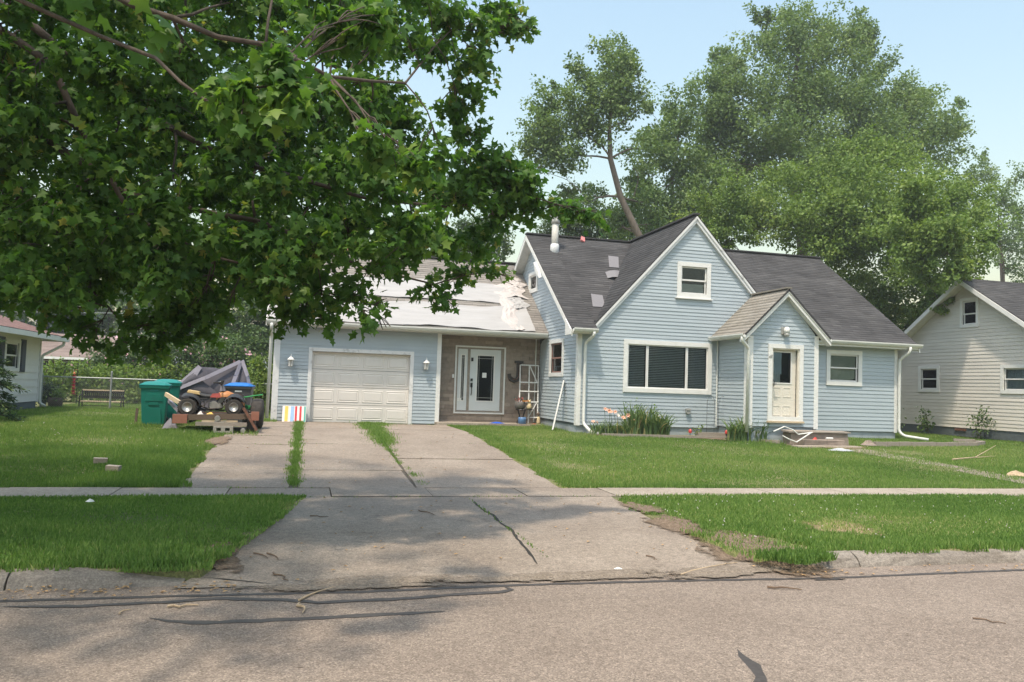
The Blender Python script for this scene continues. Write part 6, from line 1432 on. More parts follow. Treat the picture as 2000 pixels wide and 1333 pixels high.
tree('garage_tree', 'small rounded tree showing above the garage ridge right of the leaves', ((10.31, 46.00, -0.76)[0], 46, .6), [(10.05, 46.00, 6.48), (9.94, 46.00, 9.53)],
     [(10.06, 46.00, 10.40, 1.04), (9.48, 46.00, 9.34, 1.03), (11.09, 46.00, 9.77, 0.61), (8.66, 46.00, 10.59, 0.79), (10.59, 46.00, 11.27, 0.61), (9.72, 46.00, 11.35, 0.61), (7.94, 46.00, 9.38, 0.90), (6.14, 46.00, 9.25, 1.19)], 11000, .17, 'leaf_mid', 8, r=.18)
tree('low_tree', 'low spreading tree behind the ridge under the leaning trunk', ((16.48, 45.00, -0.58)[0], 45, .6), [(16.26, 45.00, 6.75), (16.14, 45.00, 10.77)],
     [(14.46, 45.00, 12.64, 0.98), (15.51, 45.00, 12.12, 1.29), (17.49, 45.00, 11.97, 1.37), (13.85, 45.00, 11.66, 0.91), (18.50, 45.00, 11.58, 1.12), (14.84, 45.00, 10.97, 1.22), (16.39, 45.00, 13.44, 0.62), (16.79, 45.00, 11.13, 1.24)], 14000, .17, 'leaf_mid', 9, r=.18)
LT = 'trees beyond the left back yard'
tree('backyard_tree', 'mid green tree standing behind the garage left corner', ((-2.99, 45.00, -0.67)[0], 45, .6), [(-3.17, 45.00, 2.88), (-3.25, 45.00, 4.52)],
     [(-3.49, 45.00, 5.06, 1.43), (-2.54, 45.00, 4.42, 1.38), (-4.22, 45.00, 4.06, 1.26), (-4.80, 45.00, 5.40, 0.82), (-1.91, 44.00, 3.17, 1.24), (-3.31, 44.00, 2.98, 1.23), (-1.64, 45.00, 5.16, 1.11), (-4.56, 44.00, 2.79, 1.06), (-1.22, 46.00, 6.98, 1.71), (-2.85, 46.00, 6.88, 1.13)], 26000, .17, 'leaf_mid', 10, LT, r=.2)
for i, (bl, mt, lb, sz, n) in enumerate((
    ([(-22.83, 72.00, 7.30, 1.48), (-23.96, 72.00, 7.85, 1.07), (-21.70, 72.00, 6.95, 1.49), (-23.12, 72.00, 6.04, 1.64), (-25.34, 72.00, 6.74, 2.04)], 'leaf_silver', 'hazy grey green tree above the faded red roof', .32, 7000),
    ([(-18.89, 68.00, 6.36, 1.34), (-17.97, 68.00, 5.82, 1.34), (-19.35, 68.00, 5.15, 1.57), (-17.23, 68.00, 5.26, 1.42), (-18.78, 68.00, 7.36, 0.63)], 'leaf_conifer', 'dark conifer above the brown roof beyond the hedge', .30, 7000),
    ([(-17.28, 74.00, 7.38, 1.73), (-15.65, 74.00, 6.60, 1.92), (-17.57, 74.00, 5.62, 1.56), (-14.93, 74.00, 8.17, 1.49), (-16.17, 74.00, 5.26, 1.74)], 'leaf_silver', 'pale hazy tree right of the dark conifer', .32, 8000),
    ([(-12.18, 70.00, 7.32, 1.83), (-10.59, 70.00, 6.57, 2.01), (-12.47, 70.00, 5.63, 1.66), (-11.09, 70.00, 8.64, 1.42), (-11.27, 70.00, 4.86, 1.84)], 'leaf_mid', 'rounded green tree beyond the flowering shrubs', .32, 8000),
    ([(-8.35, 66.00, 6.99, 1.59), (-7.34, 66.00, 5.64, 1.76), (-8.81, 66.00, 5.17, 1.59), (-7.82, 66.00, 4.02, 1.59), (-7.86, 66.00, 8.42, 1.04)], 'leaf_conifer', 'darker tree behind the flowering shrubs near the garage', .32, 8000))):
    c = np.mean(np.array(bl), 0)
    tree('background_tree', lb, (float(c[0]), float(c[1]), .7), [(float(c[0]), float(c[1]), 2.5), (float(c[0]), float(c[1]), float(c[2]))], bl, n, sz, mt, 20+i, LT, r=.22, inner=.8)
def shrub(name, label, blobs, n, size, m, seed, group=None, cat='shrub', flowers=None, nf=0, stem=True, **kw):
    B = np.array(blobs); c = B[:, :3].mean(0); zb = float(gz(c[1])); t = thing(name, label, cat, (float(c[0]), float(c[1]), zb), group); g = np.random.default_rng(seed)
    mb = MB()
    for i, b_ in enumerate(blobs): limb(mb, (c[0]+R.uniform(-.2, .2)+(b_[0]-c[0])*.5, c[1], zb-.1), b_[:3], .03*max(.3, b_[3]), .008, .08, seed+i)
    mb.build('stems', 'bark', t)
    cards('foliage', t, spray_leaves(g, blobs, n, size, **kw), m)
    if flowers:
        p, l, s, nn, sz, ti = spray_leaves(g, blobs, nf*4, size*1.1, spray=4, inner=.12)
        pick = p[p[:, 1] < np.percentile(p[:, 1], 60)]
        k = len(pick); a = unit(g.normal(size=(k, 3))); b_ = unit(np.cross(a, g.normal(size=(k, 3)))); r_ = g.uniform(.05, .08, k)[:, None]
        V = np.stack([pick+a*r_, pick+b_*r_, pick-a*r_, pick-b_*r_], 1).reshape(-1, 3); np_mesh('blossoms', V, 4, flowers, t)
    return t
shrub('flowering_shrub', 'pink flowering shrub behind the fence left of the canopy', [(-8.55, 38.00, 2.59, 0.58), (-7.52, 38.00, 2.40, 0.81), (-6.49, 38.00, 2.56, 0.81), (-7.88, 38.00, 1.50, 0.89), (-6.64, 38.00, 1.54, 0.90), (-8.90, 38.00, 1.68, 0.66)], 11000, .13, 'leaf_mid', 41, 'flowering shrubs', flowers='petal_pink', nf=90)
shrub('flowering_shrub', 'pink flowering shrub rising right behind the grey canopy', [(-5.40, 37.00, 2.69, 0.80), (-4.36, 37.00, 2.58, 0.80), (-3.42, 37.00, 2.77, 0.72), (-2.59, 37.00, 2.36, 0.63), (-4.84, 37.00, 1.71, 0.89), (-3.59, 37.00, 1.87, 0.85), (-2.50, 37.00, 1.46, 0.77), (-3.12, 37.00, 3.12, 0.31)], 13000, .13, 'leaf_mid', 42, 'flowering shrubs', flowers='petal_pink', nf=110)
shrub('bright_bush', 'bright yellow green bush against the garage left corner', [(-1.57, 30.60, 2.23, 0.30), (-1.30, 30.60, 1.87, 0.38), (-1.70, 30.40, 1.59, 0.45), (-1.24, 30.40, 1.18, 0.48), (-1.75, 30.20, 0.90, 0.44)], 6000, .11, 'leaf_lime', 43)
HG = shrub('vine_hedge', 'long vine covered hedge across the back beyond the bench', [(x, 36.0+.3*math.sin(x*2), z, r_) for x in np.arange(-13.0, -4.6, .55) for z, r_ in ((1.0, .50), (1.75, .42))], 17000, .13, 'leaf_lime', 44, cat='hedge', inner=.5)
shrub('planter_foliage', 'yellow green plant growing in the dark barrel planter', [(-8.35, 30.9, 1.0, .16), (-8.25, 30.85, 1.06, .12)], 260, .08, 'leaf_lime', 45, cat='plant', spray=6)
shrub('dark_shrub', 'dark leafy shrub tucked behind the left house downspout', [(-8.75, 31.3, .95, .35), (-8.7, 31.2, 1.2, .22)], 900, .09, 'leaf_conifer', 46)
# evergreen with drooping tiers at the left edge
EV = thing('evergreen', 'feathery evergreen with drooping tiers at the left edge of the lawn', 'tree', (-7.75, 22.0, .56)); g = np.random.default_rng(50)
MB().tube([(-7.75, 22, .4), (-7.75, 22, 2.7)], .09, 7, .02).build('trunk', 'bark', EV, smooth=True)
P_, L_, N_ = [], [], []; mb = MB()
for z in np.arange(.75, 2.75, .26):
    rad = 1.35*(1-(z-.6)/2.6)+.1
    for k in range(10):
        a = g.uniform(0, 6.28); r_ = rad*g.uniform(.75, 1.1); tip = np.array([-7.75+r_*math.cos(a), 22+r_*math.sin(a), z-.02-.12*r_+g.normal(0, .05)]); b0 = np.array([-7.75, 22, z+.10])
        mb.tube([tuple(b0), tuple(b0*.5+tip*.5+np.array([0, 0, .06])), tuple(tip)], .012, 4, .004)
        m_ = 130; t = g.random(m_)**.6; q = b0+(tip-b0)*t[:, None]+np.array([0, 0, 1.])*(.24*t*(1-t))[:, None]+g.normal(size=(m_, 3))*np.array([.045, .045, .03])
        P_.append(q); L_.append(unit(np.tile(tip-b0, (m_, 1))*1.2+g.normal(size=(m_, 3))*.5)); 
mb.build('branches', 'bark', EV)
P_ = np.concatenate(P_); L_ = np.concatenate(L_); nn = unit(g.normal(size=P_.shape)+np.array([0, 0, 1.])); s_ = unit(np.cross(L_, nn)); nn = np.cross(s_, L_)
cards('foliage', EV, (P_, L_, s_, nn, .11*g.uniform(.6, 1.3, len(P_)), np.clip(g.normal(.5, .22, len(P_)), 0, 1)), 'leaf_ever', wid=.28)
WD = 'weeds along the white house'
shrub('weed', 'broad leafy weed by the corner downspout of the blue house', [(21.0, 25.2, .95, .28), (21.2, 25.3, 1.25, .2)], 500, .11, 'leaf_mid', 51, WD, cat='weed')
shrub('weed', 'tall thin weed at the shaded base of the white house', [(22.4, 25.0, .85, .14), (22.45, 25.0, 1.1, .15), (22.4, 25.0, 1.35, .10)], 260, .10, 'leaf_mid', 52, WD, cat='weed')
shrub('weed', 'tall leafy weed at the sunlit base of the white house', [(22.5, 22.6, .8, .14), (22.55, 22.6, 1.1, .16), (22.5, 22.6, 1.4, .12)], 300, .10, 'leaf_mid', 53, WD, cat='weed')

# ------------------------------------------------------------------ strap-leaved clumps in the flower bed
def strap_clump(name, label, cs, n, h, w, m, seed, group=None, cat='plant', spread=.6, lean=.55):
    g = np.random.default_rng(seed); c0 = np.mean(np.array(cs), 0); zb = float(gz(c0[1])); t = thing(name, label, cat, (float(c0[0]), float(c0[1]), zb), group)
    V, I, T = [], [], []
    for i in range(n):
        c = cs[i % len(cs)]; a = g.uniform(0, 6.28); hh = h*g.uniform(.55, 1.1); ln = lean*g.uniform(.15, 1.15); ww = w*g.uniform(.7, 1.2)
        x, y = c[0]+g.normal(0, .09), c[1]+g.normal(0, .05); dx, dy = math.cos(a), math.sin(a)*.8; k = len(V); f_ = g.uniform(0, 6.28); tn = np.clip(g.normal(.45, .22), 0, 1)
        for j in range(6):
            tt = j/5; q = ln*tt**2.0; z = hh*(tt-.38*ln*tt**3); wj = ww*(1-tt**2.2)*.5+.001; px, py = -math.sin(f_)*wj, math.cos(f_)*wj
            V += [(x+dx*q*hh-px, y+dy*q*hh-py, zb+z), (x+dx*q*hh+px, y+dy*q*hh+py, zb+z)]; T += [tn, tn]
        for j in range(5): I += [k+2*j, k+2*j+1, k+2*j+3, k+2*j+2]
    np_mesh('leaves', V, 4, m, t, T, None, I); return t
strap_clump('iris_clump', 'tall clump of sword leaved iris under the big window', [(9.0, 21.05), (9.25, 21.1), (9.5, 21.05)], 150, .98, .062, 'iris_blade', 61)
strap_clump('iris_clump', 'arching iris clump with yellowed leaves right of the tall one', [(9.75, 21.0), (9.95, 21.05)], 120, .82, .062, 'iris_blade', 62, lean=.95)
strap_clump('iris_clump', 'dense iris clump beside the bent rail left of the porch steps', [(11.75, 20.15), (12.0, 20.1), (12.25, 20.15), (12.5, 20.1)], 240, .76, .058, 'iris_blade', 63, lean=.8)
def lily(label, c, n, heads, seed, petal, hh=.7):
    t = strap_clump('daylily', label, [c, (c[0]+.12, c[1])], n, .48, .028, 'iris_blade', seed, 'daylilies in the flower bed', lean=.9)
    g = random.Random(seed)
    for k in range(heads):
        x, y = c[0]+g.uniform(-.15, .25), c[1]+g.uniform(-.08, .05); z0 = float(gz(y)); h = hh*g.uniform(.8, 1.2)
        s_ = MB().tube([(x, y, z0), (x+.03, y, z0+h*.6), (x+.05*g.uniform(-1, 1), y-.03, z0+h)], .006, 5).build('flower_stalk', 'leaf_stem', t)
        mb = MB(); c_ = Vector((x, y-.03, z0+h))
        ax = Vector((g.uniform(-.6, .6), g.uniform(-1, -.2), g.uniform(.1, .8))).normalized(); e1 = ax.orthogonal().normalized(); e2 = ax.cross(e1); sc = g.uniform(.7, 1.05)
        for j in range(6):
            a = j*math.pi/3+.3; q = e1*math.cos(a)+e2*math.sin(a); w_ = (e2*math.cos(a)-e1*math.sin(a))*.022*sc
            mb.add([c_, c_+(ax*.05+q*.035)*sc+w_, c_+(ax*.055+q*.085)*sc, c_+(ax*.05+q*.035)*sc-w_], [(0, 1, 2, 3)])
        mb.build('flower', petal, s_)
mat('leaf_stem', (.07, .12, .04), .7)
lily('peach daylily at the left end of the bed by the downspout', (7.95, 21.1), 60, 2, 71, 'petal_peach', .42)
lily('daylily with several peach blooms second from the downspout', (8.30, 21.1), 80, 4, 72, 'petal_peach', .58)
lily('daylily with one white bloom between peach ones', (8.62, 21.15), 70, 1, 73, 'petal_white', .52)
lily('daylily with low peach blooms just left of the tall iris', (8.80, 21.0), 60, 3, 74, 'petal_peach', .48)
shrub('bare_stalks', 'tall dry flower stalks rising behind the iris clumps', [(9.2, 21.3, 1.25, .10), (9.35, 21.3, 1.4, .10), (9.3, 21.3, 1.1, .14), (8.95, 21.35, 1.3, .05), (9.75, 21.35, 1.3, .05)], 240, .06, 'leaf_lime', 75, cat='plant', spray=8)
shrub('seedling', 'small leafy seedling against the pale foundation', [(11.05, 21.1, .78, .10), (11.0, 21.1, .66, .12)], 90, .07, 'leaf_lime', 76, cat='plant', spray=6)

# ------------------------------------------------------------------ the street maple whose crown hangs across the upper left
MP = thing('street_maple', 'large maple whose low leafy boughs hang across the upper left', 'tree', (-6.6, 9.9, .14))
g = np.random.default_rng(90)
TT = Vector((-6.5, 9.8, 2.9))
MB().tube([(-6.6, 9.9, 0), (-6.58, 9.88, .4), (-6.5, 9.8, 1.6), TT, (-6.2, 9.6, 5.0), (-5.9, 9.4, 8.0), (-5.8, 9.3, 11)], [.42, .33, .29, .27, .2, .13, .05], 12).build('trunk', 'bark', MP, smooth=True)
limbs = [[(-3.82, 9.20, 5.92), (-2.94, 9.00, 5.42), (-1.89, 8.80, 4.63), (-0.96, 8.70, 4.17), (-0.29, 8.70, 3.99), (0.59, 8.80, 3.85), (1.53, 9.00, 3.89), (2.37, 9.20, 4.17), (2.95, 9.40, 4.13)],
         [(-3.56, 9.30, 5.57), (-2.73, 9.20, 5.05), (-2.18, 9.20, 4.01), (-1.85, 9.20, 3.49), (-1.01, 9.20, 3.16), (-0.24, 9.10, 2.95), (0.46, 8.60, 2.69)],
         [(-3.52, 8.60, 6.12), (-2.35, 8.00, 5.55), (-1.34, 7.60, 5.04), (-0.48, 7.40, 4.84), (0.12, 7.50, 4.68), (0.84, 8.00, 4.90), (1.39, 8.60, 5.78)],
         [(-4.13, 9.80, 4.81), (-3.36, 9.80, 4.22), (-2.80, 9.80, 3.41), (-2.33, 9.70, 2.80), (-1.92, 9.60, 2.33)],
         [(-3.32, 9.60, 4.73), (-1.96, 9.40, 3.80), (-0.61, 9.20, 3.59), (0.07, 9.40, 3.39), (0.68, 9.60, 3.20), (1.51, 9.80, 3.09), (2.27, 10.00, 3.33)],
         [(-3.88, 10.00, 7.45), (-2.66, 10.50, 7.17), (-0.96, 10.60, 6.70), (0.37, 10.60, 5.87), (1.33, 10.40, 4.88), (2.04, 10.00, 3.98)],
         [(-4.40, 11.00, 5.71), (-3.37, 11.50, 5.03), (-2.08, 11.50, 4.13), (-1.19, 11.00, 3.02), (-1.01, 10.60, 2.66)],
         [(-2.97, 6.50, 4.83), (-1.75, 5.80, 4.24), (-1.01, 5.30, 3.83), (-0.61, 5.10, 3.52), (-0.31, 5.00, 3.62)]]
mb = MB(); LP = []
for i, l in enumerate(limbs):
    P = [TT+Vector((0, 0, .25*i))]+[Vector(p) for p in l]; Q = []
    for a, b_ in zip(P[:-1], P[1:]):
        n_ = max(2, int((b_-a).length/.35))
        for k in range(n_): Q.append(a.lerp(b_, k/n_)+Vector((R.gauss(0, .018), R.gauss(0, .018), R.gauss(0, .018))))
    Q.append(P[-1]); rad = [max(.008, (.075 if i < 7 else .04)*(1-k/(len(Q)-1))**1.15+.007) for k in range(len(Q))]
    mb.tube(Q, rad, 7); LP += list(zip(Q, rad))
MBL = [(-3.21, 8.20, 5.58, 0.27), (-3.44, 9.60, 6.28, 0.32), (-3.55, 11.20, 6.90, 0.41), (-2.31, 8.20, 5.65, 0.27), (-2.38, 9.60, 6.45, 0.32), (-2.27, 11.20, 7.10, 0.43), (-1.31, 8.20, 5.89, 0.28), (-1.12, 9.60, 6.51, 0.37), (-0.79, 11.20, 7.56, 0.42), (-0.20, 8.20, 6.01, 0.28), (0.19, 9.60, 6.89, 0.40), (0.78, 11.20, 7.70, 0.41), (1.00, 8.20, 6.20, 0.35), (1.67, 9.60, 7.04, 0.29), (-4.31, 11.20, 6.42, 0.36), (-2.84, 8.20, 5.27, 0.25), (-2.94, 9.60, 5.86, 0.33), (-3.01, 11.20, 6.58, 0.43), (-1.91, 8.20, 5.34, 0.26), (-1.85, 9.60, 6.03, 0.33), (-1.68, 11.20, 6.79, 0.40), (-0.85, 8.20, 5.57, 0.26), (-0.61, 9.60, 6.10, 0.36), (-0.26, 11.20, 7.00, 0.38), (0.16, 8.20, 5.74, 0.32), (0.68, 9.60, 6.25, 0.39), (1.37, 11.20, 7.36, 0.32), (-3.07, 8.20, 4.80, 0.31), (-3.23, 9.60, 5.26, 0.31), (-3.40, 11.20, 5.99, 0.35), (-2.18, 8.20, 4.82, 0.27), (-2.24, 9.60, 5.58, 0.31), (-2.14, 11.20, 6.19, 0.38), (-1.26, 8.20, 4.94, 0.28), (-1.13, 9.60, 5.74, 0.31), (-0.88, 11.20, 6.27, 0.38), (-0.34, 8.20, 5.17, 0.28), (0.08, 9.60, 5.90, 0.36), (0.64, 11.20, 6.57, 0.47), (0.84, 8.20, 5.39, 0.25), (1.38, 9.60, 6.01, 0.28), (-4.15, 11.20, 5.37, 0.33), (-2.77, 8.20, 4.51, 0.26), (-2.91, 9.60, 4.87, 0.30), (-3.02, 11.20, 5.40, 0.39), (-1.85, 8.20, 4.60, 0.31), (-1.77, 9.60, 5.03, 0.36), (-1.62, 11.20, 5.81, 0.37), (-0.80, 8.20, 4.64, 0.32), (-0.56, 9.60, 5.21, 0.38), (-0.15, 11.20, 5.80, 0.42), (0.27, 8.20, 4.81, 0.29), (0.81, 9.60, 5.31, 0.26), (-4.09, 11.20, 4.88, 0.33), (-2.67, 8.20, 4.21, 0.31), (-2.76, 9.60, 4.67, 0.30), (-2.76, 11.20, 5.06, 0.41), (-1.67, 8.20, 4.31, 0.26), (-1.53, 9.60, 4.83, 0.37), (-1.36, 11.20, 5.15, 0.42), (-0.62, 8.20, 4.36, 0.32), (-0.35, 9.60, 4.81, 0.34), (0.14, 11.20, 5.34, 0.41), (0.46, 8.20, 4.60, 0.27), (1.00, 9.60, 5.01, 0.32), (-4.25, 11.20, 4.48, 0.39), (-2.82, 8.20, 3.88, 0.30), (-2.92, 9.60, 4.25, 0.33), (-2.98, 11.20, 4.51, 0.37), (-1.90, 8.20, 3.88, 0.32), (-1.89, 9.60, 4.35, 0.34), (-1.71, 11.20, 4.71, 0.39), (-0.88, 8.20, 3.93, 0.26), (-0.59, 9.60, 4.48, 0.33), (-0.16, 11.20, 4.90, 0.44), (0.22, 8.20, 4.03, 0.28), (0.64, 9.60, 4.53, 0.34), (1.28, 11.20, 4.91, 0.44), (1.26, 8.20, 4.25, 0.25), (-3.51, 9.60, 3.71, 0.29), (-3.71, 11.20, 3.96, 0.36), (-2.39, 8.20, 3.40, 0.29), (-2.42, 9.60, 3.78, 0.32), (-2.35, 11.20, 4.19, 0.43), (-1.41, 8.20, 3.51, 0.31), (-1.25, 9.60, 3.93, 0.31), (-0.97, 11.20, 4.34, 0.42), (-0.40, 8.20, 3.76, 0.27), (-0.01, 9.60, 4.11, 0.39), (0.46, 11.20, 4.41, 0.40), (0.72, 8.20, 3.87, 0.30), (1.34, 9.60, 4.24, 0.30), (2.08, 11.20, 4.65, 0.30), (-2.94, 8.20, 3.09, 0.29), (-3.06, 9.60, 3.31, 0.30), (-3.16, 11.20, 3.71, 0.39), (-1.96, 8.20, 3.19, 0.31), (-1.96, 9.60, 3.46, 0.35), (-1.81, 11.20, 3.79, 0.42), (-1.01, 8.20, 3.23, 0.28), (-0.78, 9.60, 3.51, 0.36), (-0.46, 11.20, 4.00, 0.39), (0.03, 8.20, 3.30, 0.33), (0.45, 9.60, 3.73, 0.38), (1.00, 11.20, 4.08, 0.37), (1.08, 8.20, 3.48, 0.26), (-3.53, 9.60, 2.94, 0.33), (-3.76, 11.20, 3.38, 0.42), (-2.41, 8.20, 2.83, 0.28), (-2.49, 9.60, 3.21, 0.31), (-2.49, 11.20, 3.24, 0.42), (-1.49, 8.20, 3.05, 0.27), (-1.37, 9.60, 3.10, 0.31), (-1.11, 11.20, 3.41, 0.40), (-0.43, 8.20, 3.11, 0.30), (-0.13, 9.60, 3.39, 0.31), (0.32, 11.20, 3.68, 0.37), (0.65, 8.20, 3.18, 0.27), (-3.44, 9.60, 2.74, 0.35), (-3.58, 11.20, 2.90, 0.38), (-2.30, 8.20, 2.64, 0.28), (-2.33, 9.60, 2.92, 0.35), (-2.29, 11.20, 3.16, 0.36), (-1.32, 8.20, 2.79, 0.28), (-1.13, 9.60, 2.84, 0.33), (-0.87, 11.20, 3.16, 0.36), (-0.26, 8.20, 2.91, 0.33), (0.07, 9.60, 3.09, 0.31),
 (2.32, 9.00, 6.18, 0.12), (2.13, 9.00, 6.24, 0.17), (1.75, 8.60, 5.82, 0.24), (1.69, 8.60, 5.47, 0.22), (1.63, 9.00, 5.28, 0.19), (1.52, 9.00, 5.00, 0.21), (1.77, 9.00, 4.81, 0.18), (2.01, 9.00, 4.49, 0.23), (2.27, 9.10, 4.34, 0.21), (2.55, 9.20, 4.50, 0.12), (2.39, 9.40, 4.18, 0.16), (2.79, 9.50, 4.06, 0.13), (3.11, 9.50, 4.11, 0.14), (3.40, 9.50, 4.07, 0.10), (1.86, 9.00, 4.04, 0.24), (2.15, 9.50, 3.86, 0.18), (1.95, 9.50, 3.59, 0.21), (2.28, 10.00, 3.38, 0.16), (2.46, 10.00, 3.27, 0.09), (1.87, 10.00, 3.27, 0.22), (1.58, 9.50, 2.89, 0.11), (1.37, 9.50, 3.01, 0.15), (1.69, 9.50, 2.80, 0.06),
 (0.61, 8.20, 2.49, 0.09), (0.71, 8.20, 2.62, 0.11), (0.78, 8.20, 2.41, 0.05), (0.45, 8.50, 2.80, 0.19), (0.20, 8.70, 2.67, 0.19), (-0.06, 9.00, 2.56, 0.15), (-0.25, 9.00, 2.60, 0.16), (-0.02, 9.00, 2.90, 0.26), (-0.45, 9.00, 2.81, 0.20), (-0.86, 9.30, 2.59, 0.12), (-1.12, 9.60, 2.37, 0.13), (-1.41, 9.60, 2.30, 0.17), (-1.70, 9.60, 2.17, 0.15), (-1.99, 9.60, 2.16, 0.15), (-2.25, 9.60, 2.30, 0.17), (-2.51, 9.60, 2.39, 0.17), (-2.74, 9.60, 2.55, 0.18), (-2.95, 9.60, 2.75, 0.18), (-2.99, 9.20, 2.94, 0.21), (-1.11, 9.40, 2.67, 0.20), (-1.46, 9.60, 2.55, 0.23), (-1.77, 9.60, 2.42, 0.20), (0.86, 9.00, 3.16, 0.21), (1.08, 9.00, 3.41, 0.23), (1.49, 9.20, 3.53, 0.22), (0.15, 8.70, 2.46, 0.08), (-0.24, 9.00, 2.43, 0.07),
 (2.37, 9.20, 4.28, 0.19), (2.50, 9.20, 4.39, 0.14), (2.62, 9.40, 4.15, 0.14), (2.85, 9.40, 4.11, 0.11), (3.02, 9.50, 4.03, 0.10), (3.26, 9.50, 4.10, 0.10), (3.50, 9.50, 4.07, 0.08), (2.52, 9.50, 3.98, 0.14), (2.24, 9.30, 4.05, 0.19), (2.12, 9.10, 4.33, 0.19), (1.91, 9.00, 4.34, 0.22), (1.66, 9.00, 4.35, 0.24), (1.59, 9.00, 4.01, 0.24), (1.32, 8.60, 5.94, 0.23), (1.89, 8.80, 6.18, 0.20), (2.41, 9.00, 6.10, 0.09), (2.19, 9.00, 6.06, 0.13), (-3.17, 9.60, 3.51, 0.22), (-3.30, 9.80, 4.05, 0.20), (-3.29, 10.00, 4.57, 0.23)]
NEAR = [(-0.26, 5.00, 3.82, 0.08), (-0.43, 5.00, 3.60, 0.07), (-0.19, 5.00, 3.59, 0.11), (-0.54, 5.00, 3.48, 0.06), (-0.45, 5.00, 3.37, 0.07), (-0.11, 5.10, 3.75, 0.07), (0.26, 5.80, 4.42, 0.11), (0.04, 5.80, 4.37, 0.11), (0.40, 5.80, 4.54, 0.11), (0.62, 6.50, 3.72, 0.12), (0.84, 6.50, 3.62, 0.10), (0.41, 6.50, 3.79, 0.11)]
OUT = []
for k in range(150):
    a = g.uniform(0, 6.28); rr = 6.8*math.sqrt(g.random()); x, y = -5.6+rr*math.cos(a), 9.2+rr*math.sin(a)*.9; top = 5.4+7.5*(1-(rr/7.2)**2)**.5
    z = g.uniform(4.6, top)
    # high and rear boughs only: the low front ones are modelled one by one above
    ok = (z > 1.95+.155*x+.60*y or x < -.6-.42*y) and math.hypot(x, y, z-1.85) > 5
    if ok: OUT.append((x, y, z, g.uniform(.8, 1.2)))
for k, b_ in enumerate(MBL+NEAR):
    c = Vector(b_[:3]); q, rq = min(LP, key=lambda p: (p[0]-c).length+(1.0 if p[0].x > c.x+.3 else 0))
    pts = limb(mb, q, c, min(rq*.7, .018), .005, .10, 900+k, 5)
    for j in range(4): limb(mb, pts[3], c+Vector([float(v) for v in unit(g.normal(size=3)*np.array([1, 1, .6]))])*b_[3]*.95, .006, .003, .10, 1200+k*5+j, 4)
for k, b_ in enumerate(OUT): limb(mb, TT+Vector((.2, 0, min(6, max(0, b_[2]-4)))), b_[:3], .04, .01, .08, 3000+k, 5)
mb.build('branches', 'bark', MP, smooth=True)
OUTL = np.array([(0, 0), (.04, .40), (.27, .25), (.50, .55), (.60, .21), (1, 0), (.60, -.21), (.50, -.55), (.27, -.25), (.04, -.40)])
def maple_leaves(name, leaves, curl=.22):
    p, l, s, n, sz, tint = leaves; k = len(OUTL); N_ = len(p)
    u = OUTL[:, 0]; v = OUTL[:, 1]; cv = curl*(np.random.default_rng(1).uniform(.3, 1.6, N_))
    ctr = p+l*sz[:, None]*.38+n*sz[:, None]*.04
    V = p[:, None, :]+l[:, None, :]*(u[None, :, None]*sz[:, None, None])+s[:, None, :]*(v[None, :, None]*sz[:, None, None])-n[:, None, :]*((cv[:, None]*(v**2*1.6+(u-.38)**2*.9)[None, :])*sz[:, None])[..., None]
    V = np.concatenate([ctr[:, None, :], V], 1); m_ = k+1
    tri = np.array([(0, 1+i, 1+(i+1) % k) for i in range(k)])
    idx = (tri[None]+(np.arange(N_)*m_)[:, None, None]).reshape(-1)
    return np_mesh(name, V.reshape(-1, 3), 3, 'maple_leaf', MP, np.repeat(tint, m_), None, idx)
def mix_leaves(*ls): return tuple(np.concatenate([l[i] for l in ls]) for i in range(6))
A_ = spray_leaves(g, MBL, 58000, .098, spray=7, up=-.05, flat=.75, hang=.75, inner=.85, spread=.55, power=2.0)
B_ = spray_leaves(g, NEAR, 1000, .10, spray=6, up=-.1, flat=.7, hang=.9, inner=.9, spread=.5)
B_ = B_[:5]+(np.clip(B_[5]+.12, 0, .93),)  # near sprays tinted lighter: sunlight painted into their leaf colour
maple_leaves('leaves', mix_leaves(A_, B_))
C_ = spray_leaves(g, OUT, 13000, .17, spray=9, up=.0, flat=.8, hang=.4, inner=.9, spread=.8)
maple_leaves('crown', C_)

# ------------------------------------------------------------------ grass
def blades(name, x, y, h, tint, wd=.007, lean=.55):
    n = len(x); gg = np.random.default_rng(5)
    z = np.interp(y, GY, GZ)-.015; a = gg.uniform(0, 2*np.pi, n); f_ = gg.uniform(0, 2*np.pi, n); q = lean*gg.uniform(.1, 1.2, n)*h
    w = wd*gg.uniform(.7, 1.3, n); b = np.stack([x, y, z], 1)
    s = np.stack([np.cos(f_)*w, np.sin(f_)*w, np.zeros(n)], 1); t = np.stack([np.cos(a)*q, np.sin(a)*q, h*np.sqrt(np.maximum(.15, 1-(q/np.maximum(h, 1e-6))**2*.6))], 1)
    m_ = b+t*.55+np.stack([np.zeros(n), np.zeros(n), h*.08], 1)
    near = (y < 12.3) & (x > -5) & (x < 12.6); far = ~near
    V1 = np.stack([b-s, b+s, m_+s*.75, b+t, m_-s*.75], 1)[near].reshape(-1, 3); k = np.arange(near.sum())[:, None]*5
    I1 = (np.array([0, 1, 2, 0, 2, 4, 4, 2, 3])[None]+k).reshape(-1)
    V2 = np.stack([b-s*1.15, b+s*1.15, b+t], 1)[far].reshape(-1, 3); I2 = np.arange(len(V2))+len(V1)
    return np_mesh(name, np.concatenate([V1, V2]), 3, 'grass_blade', None, np.concatenate([np.repeat(tint[near], 5), np.repeat(tint[far], 3)]), 'stuff', np.concatenate([I1, I2]))
gr = np.random.default_rng(33)
def wob(v, s): return .07*np.sin(v*3.1+s)+.05*np.sin(v*7.7+2*s)+.04*np.sin(v*15.3+s)
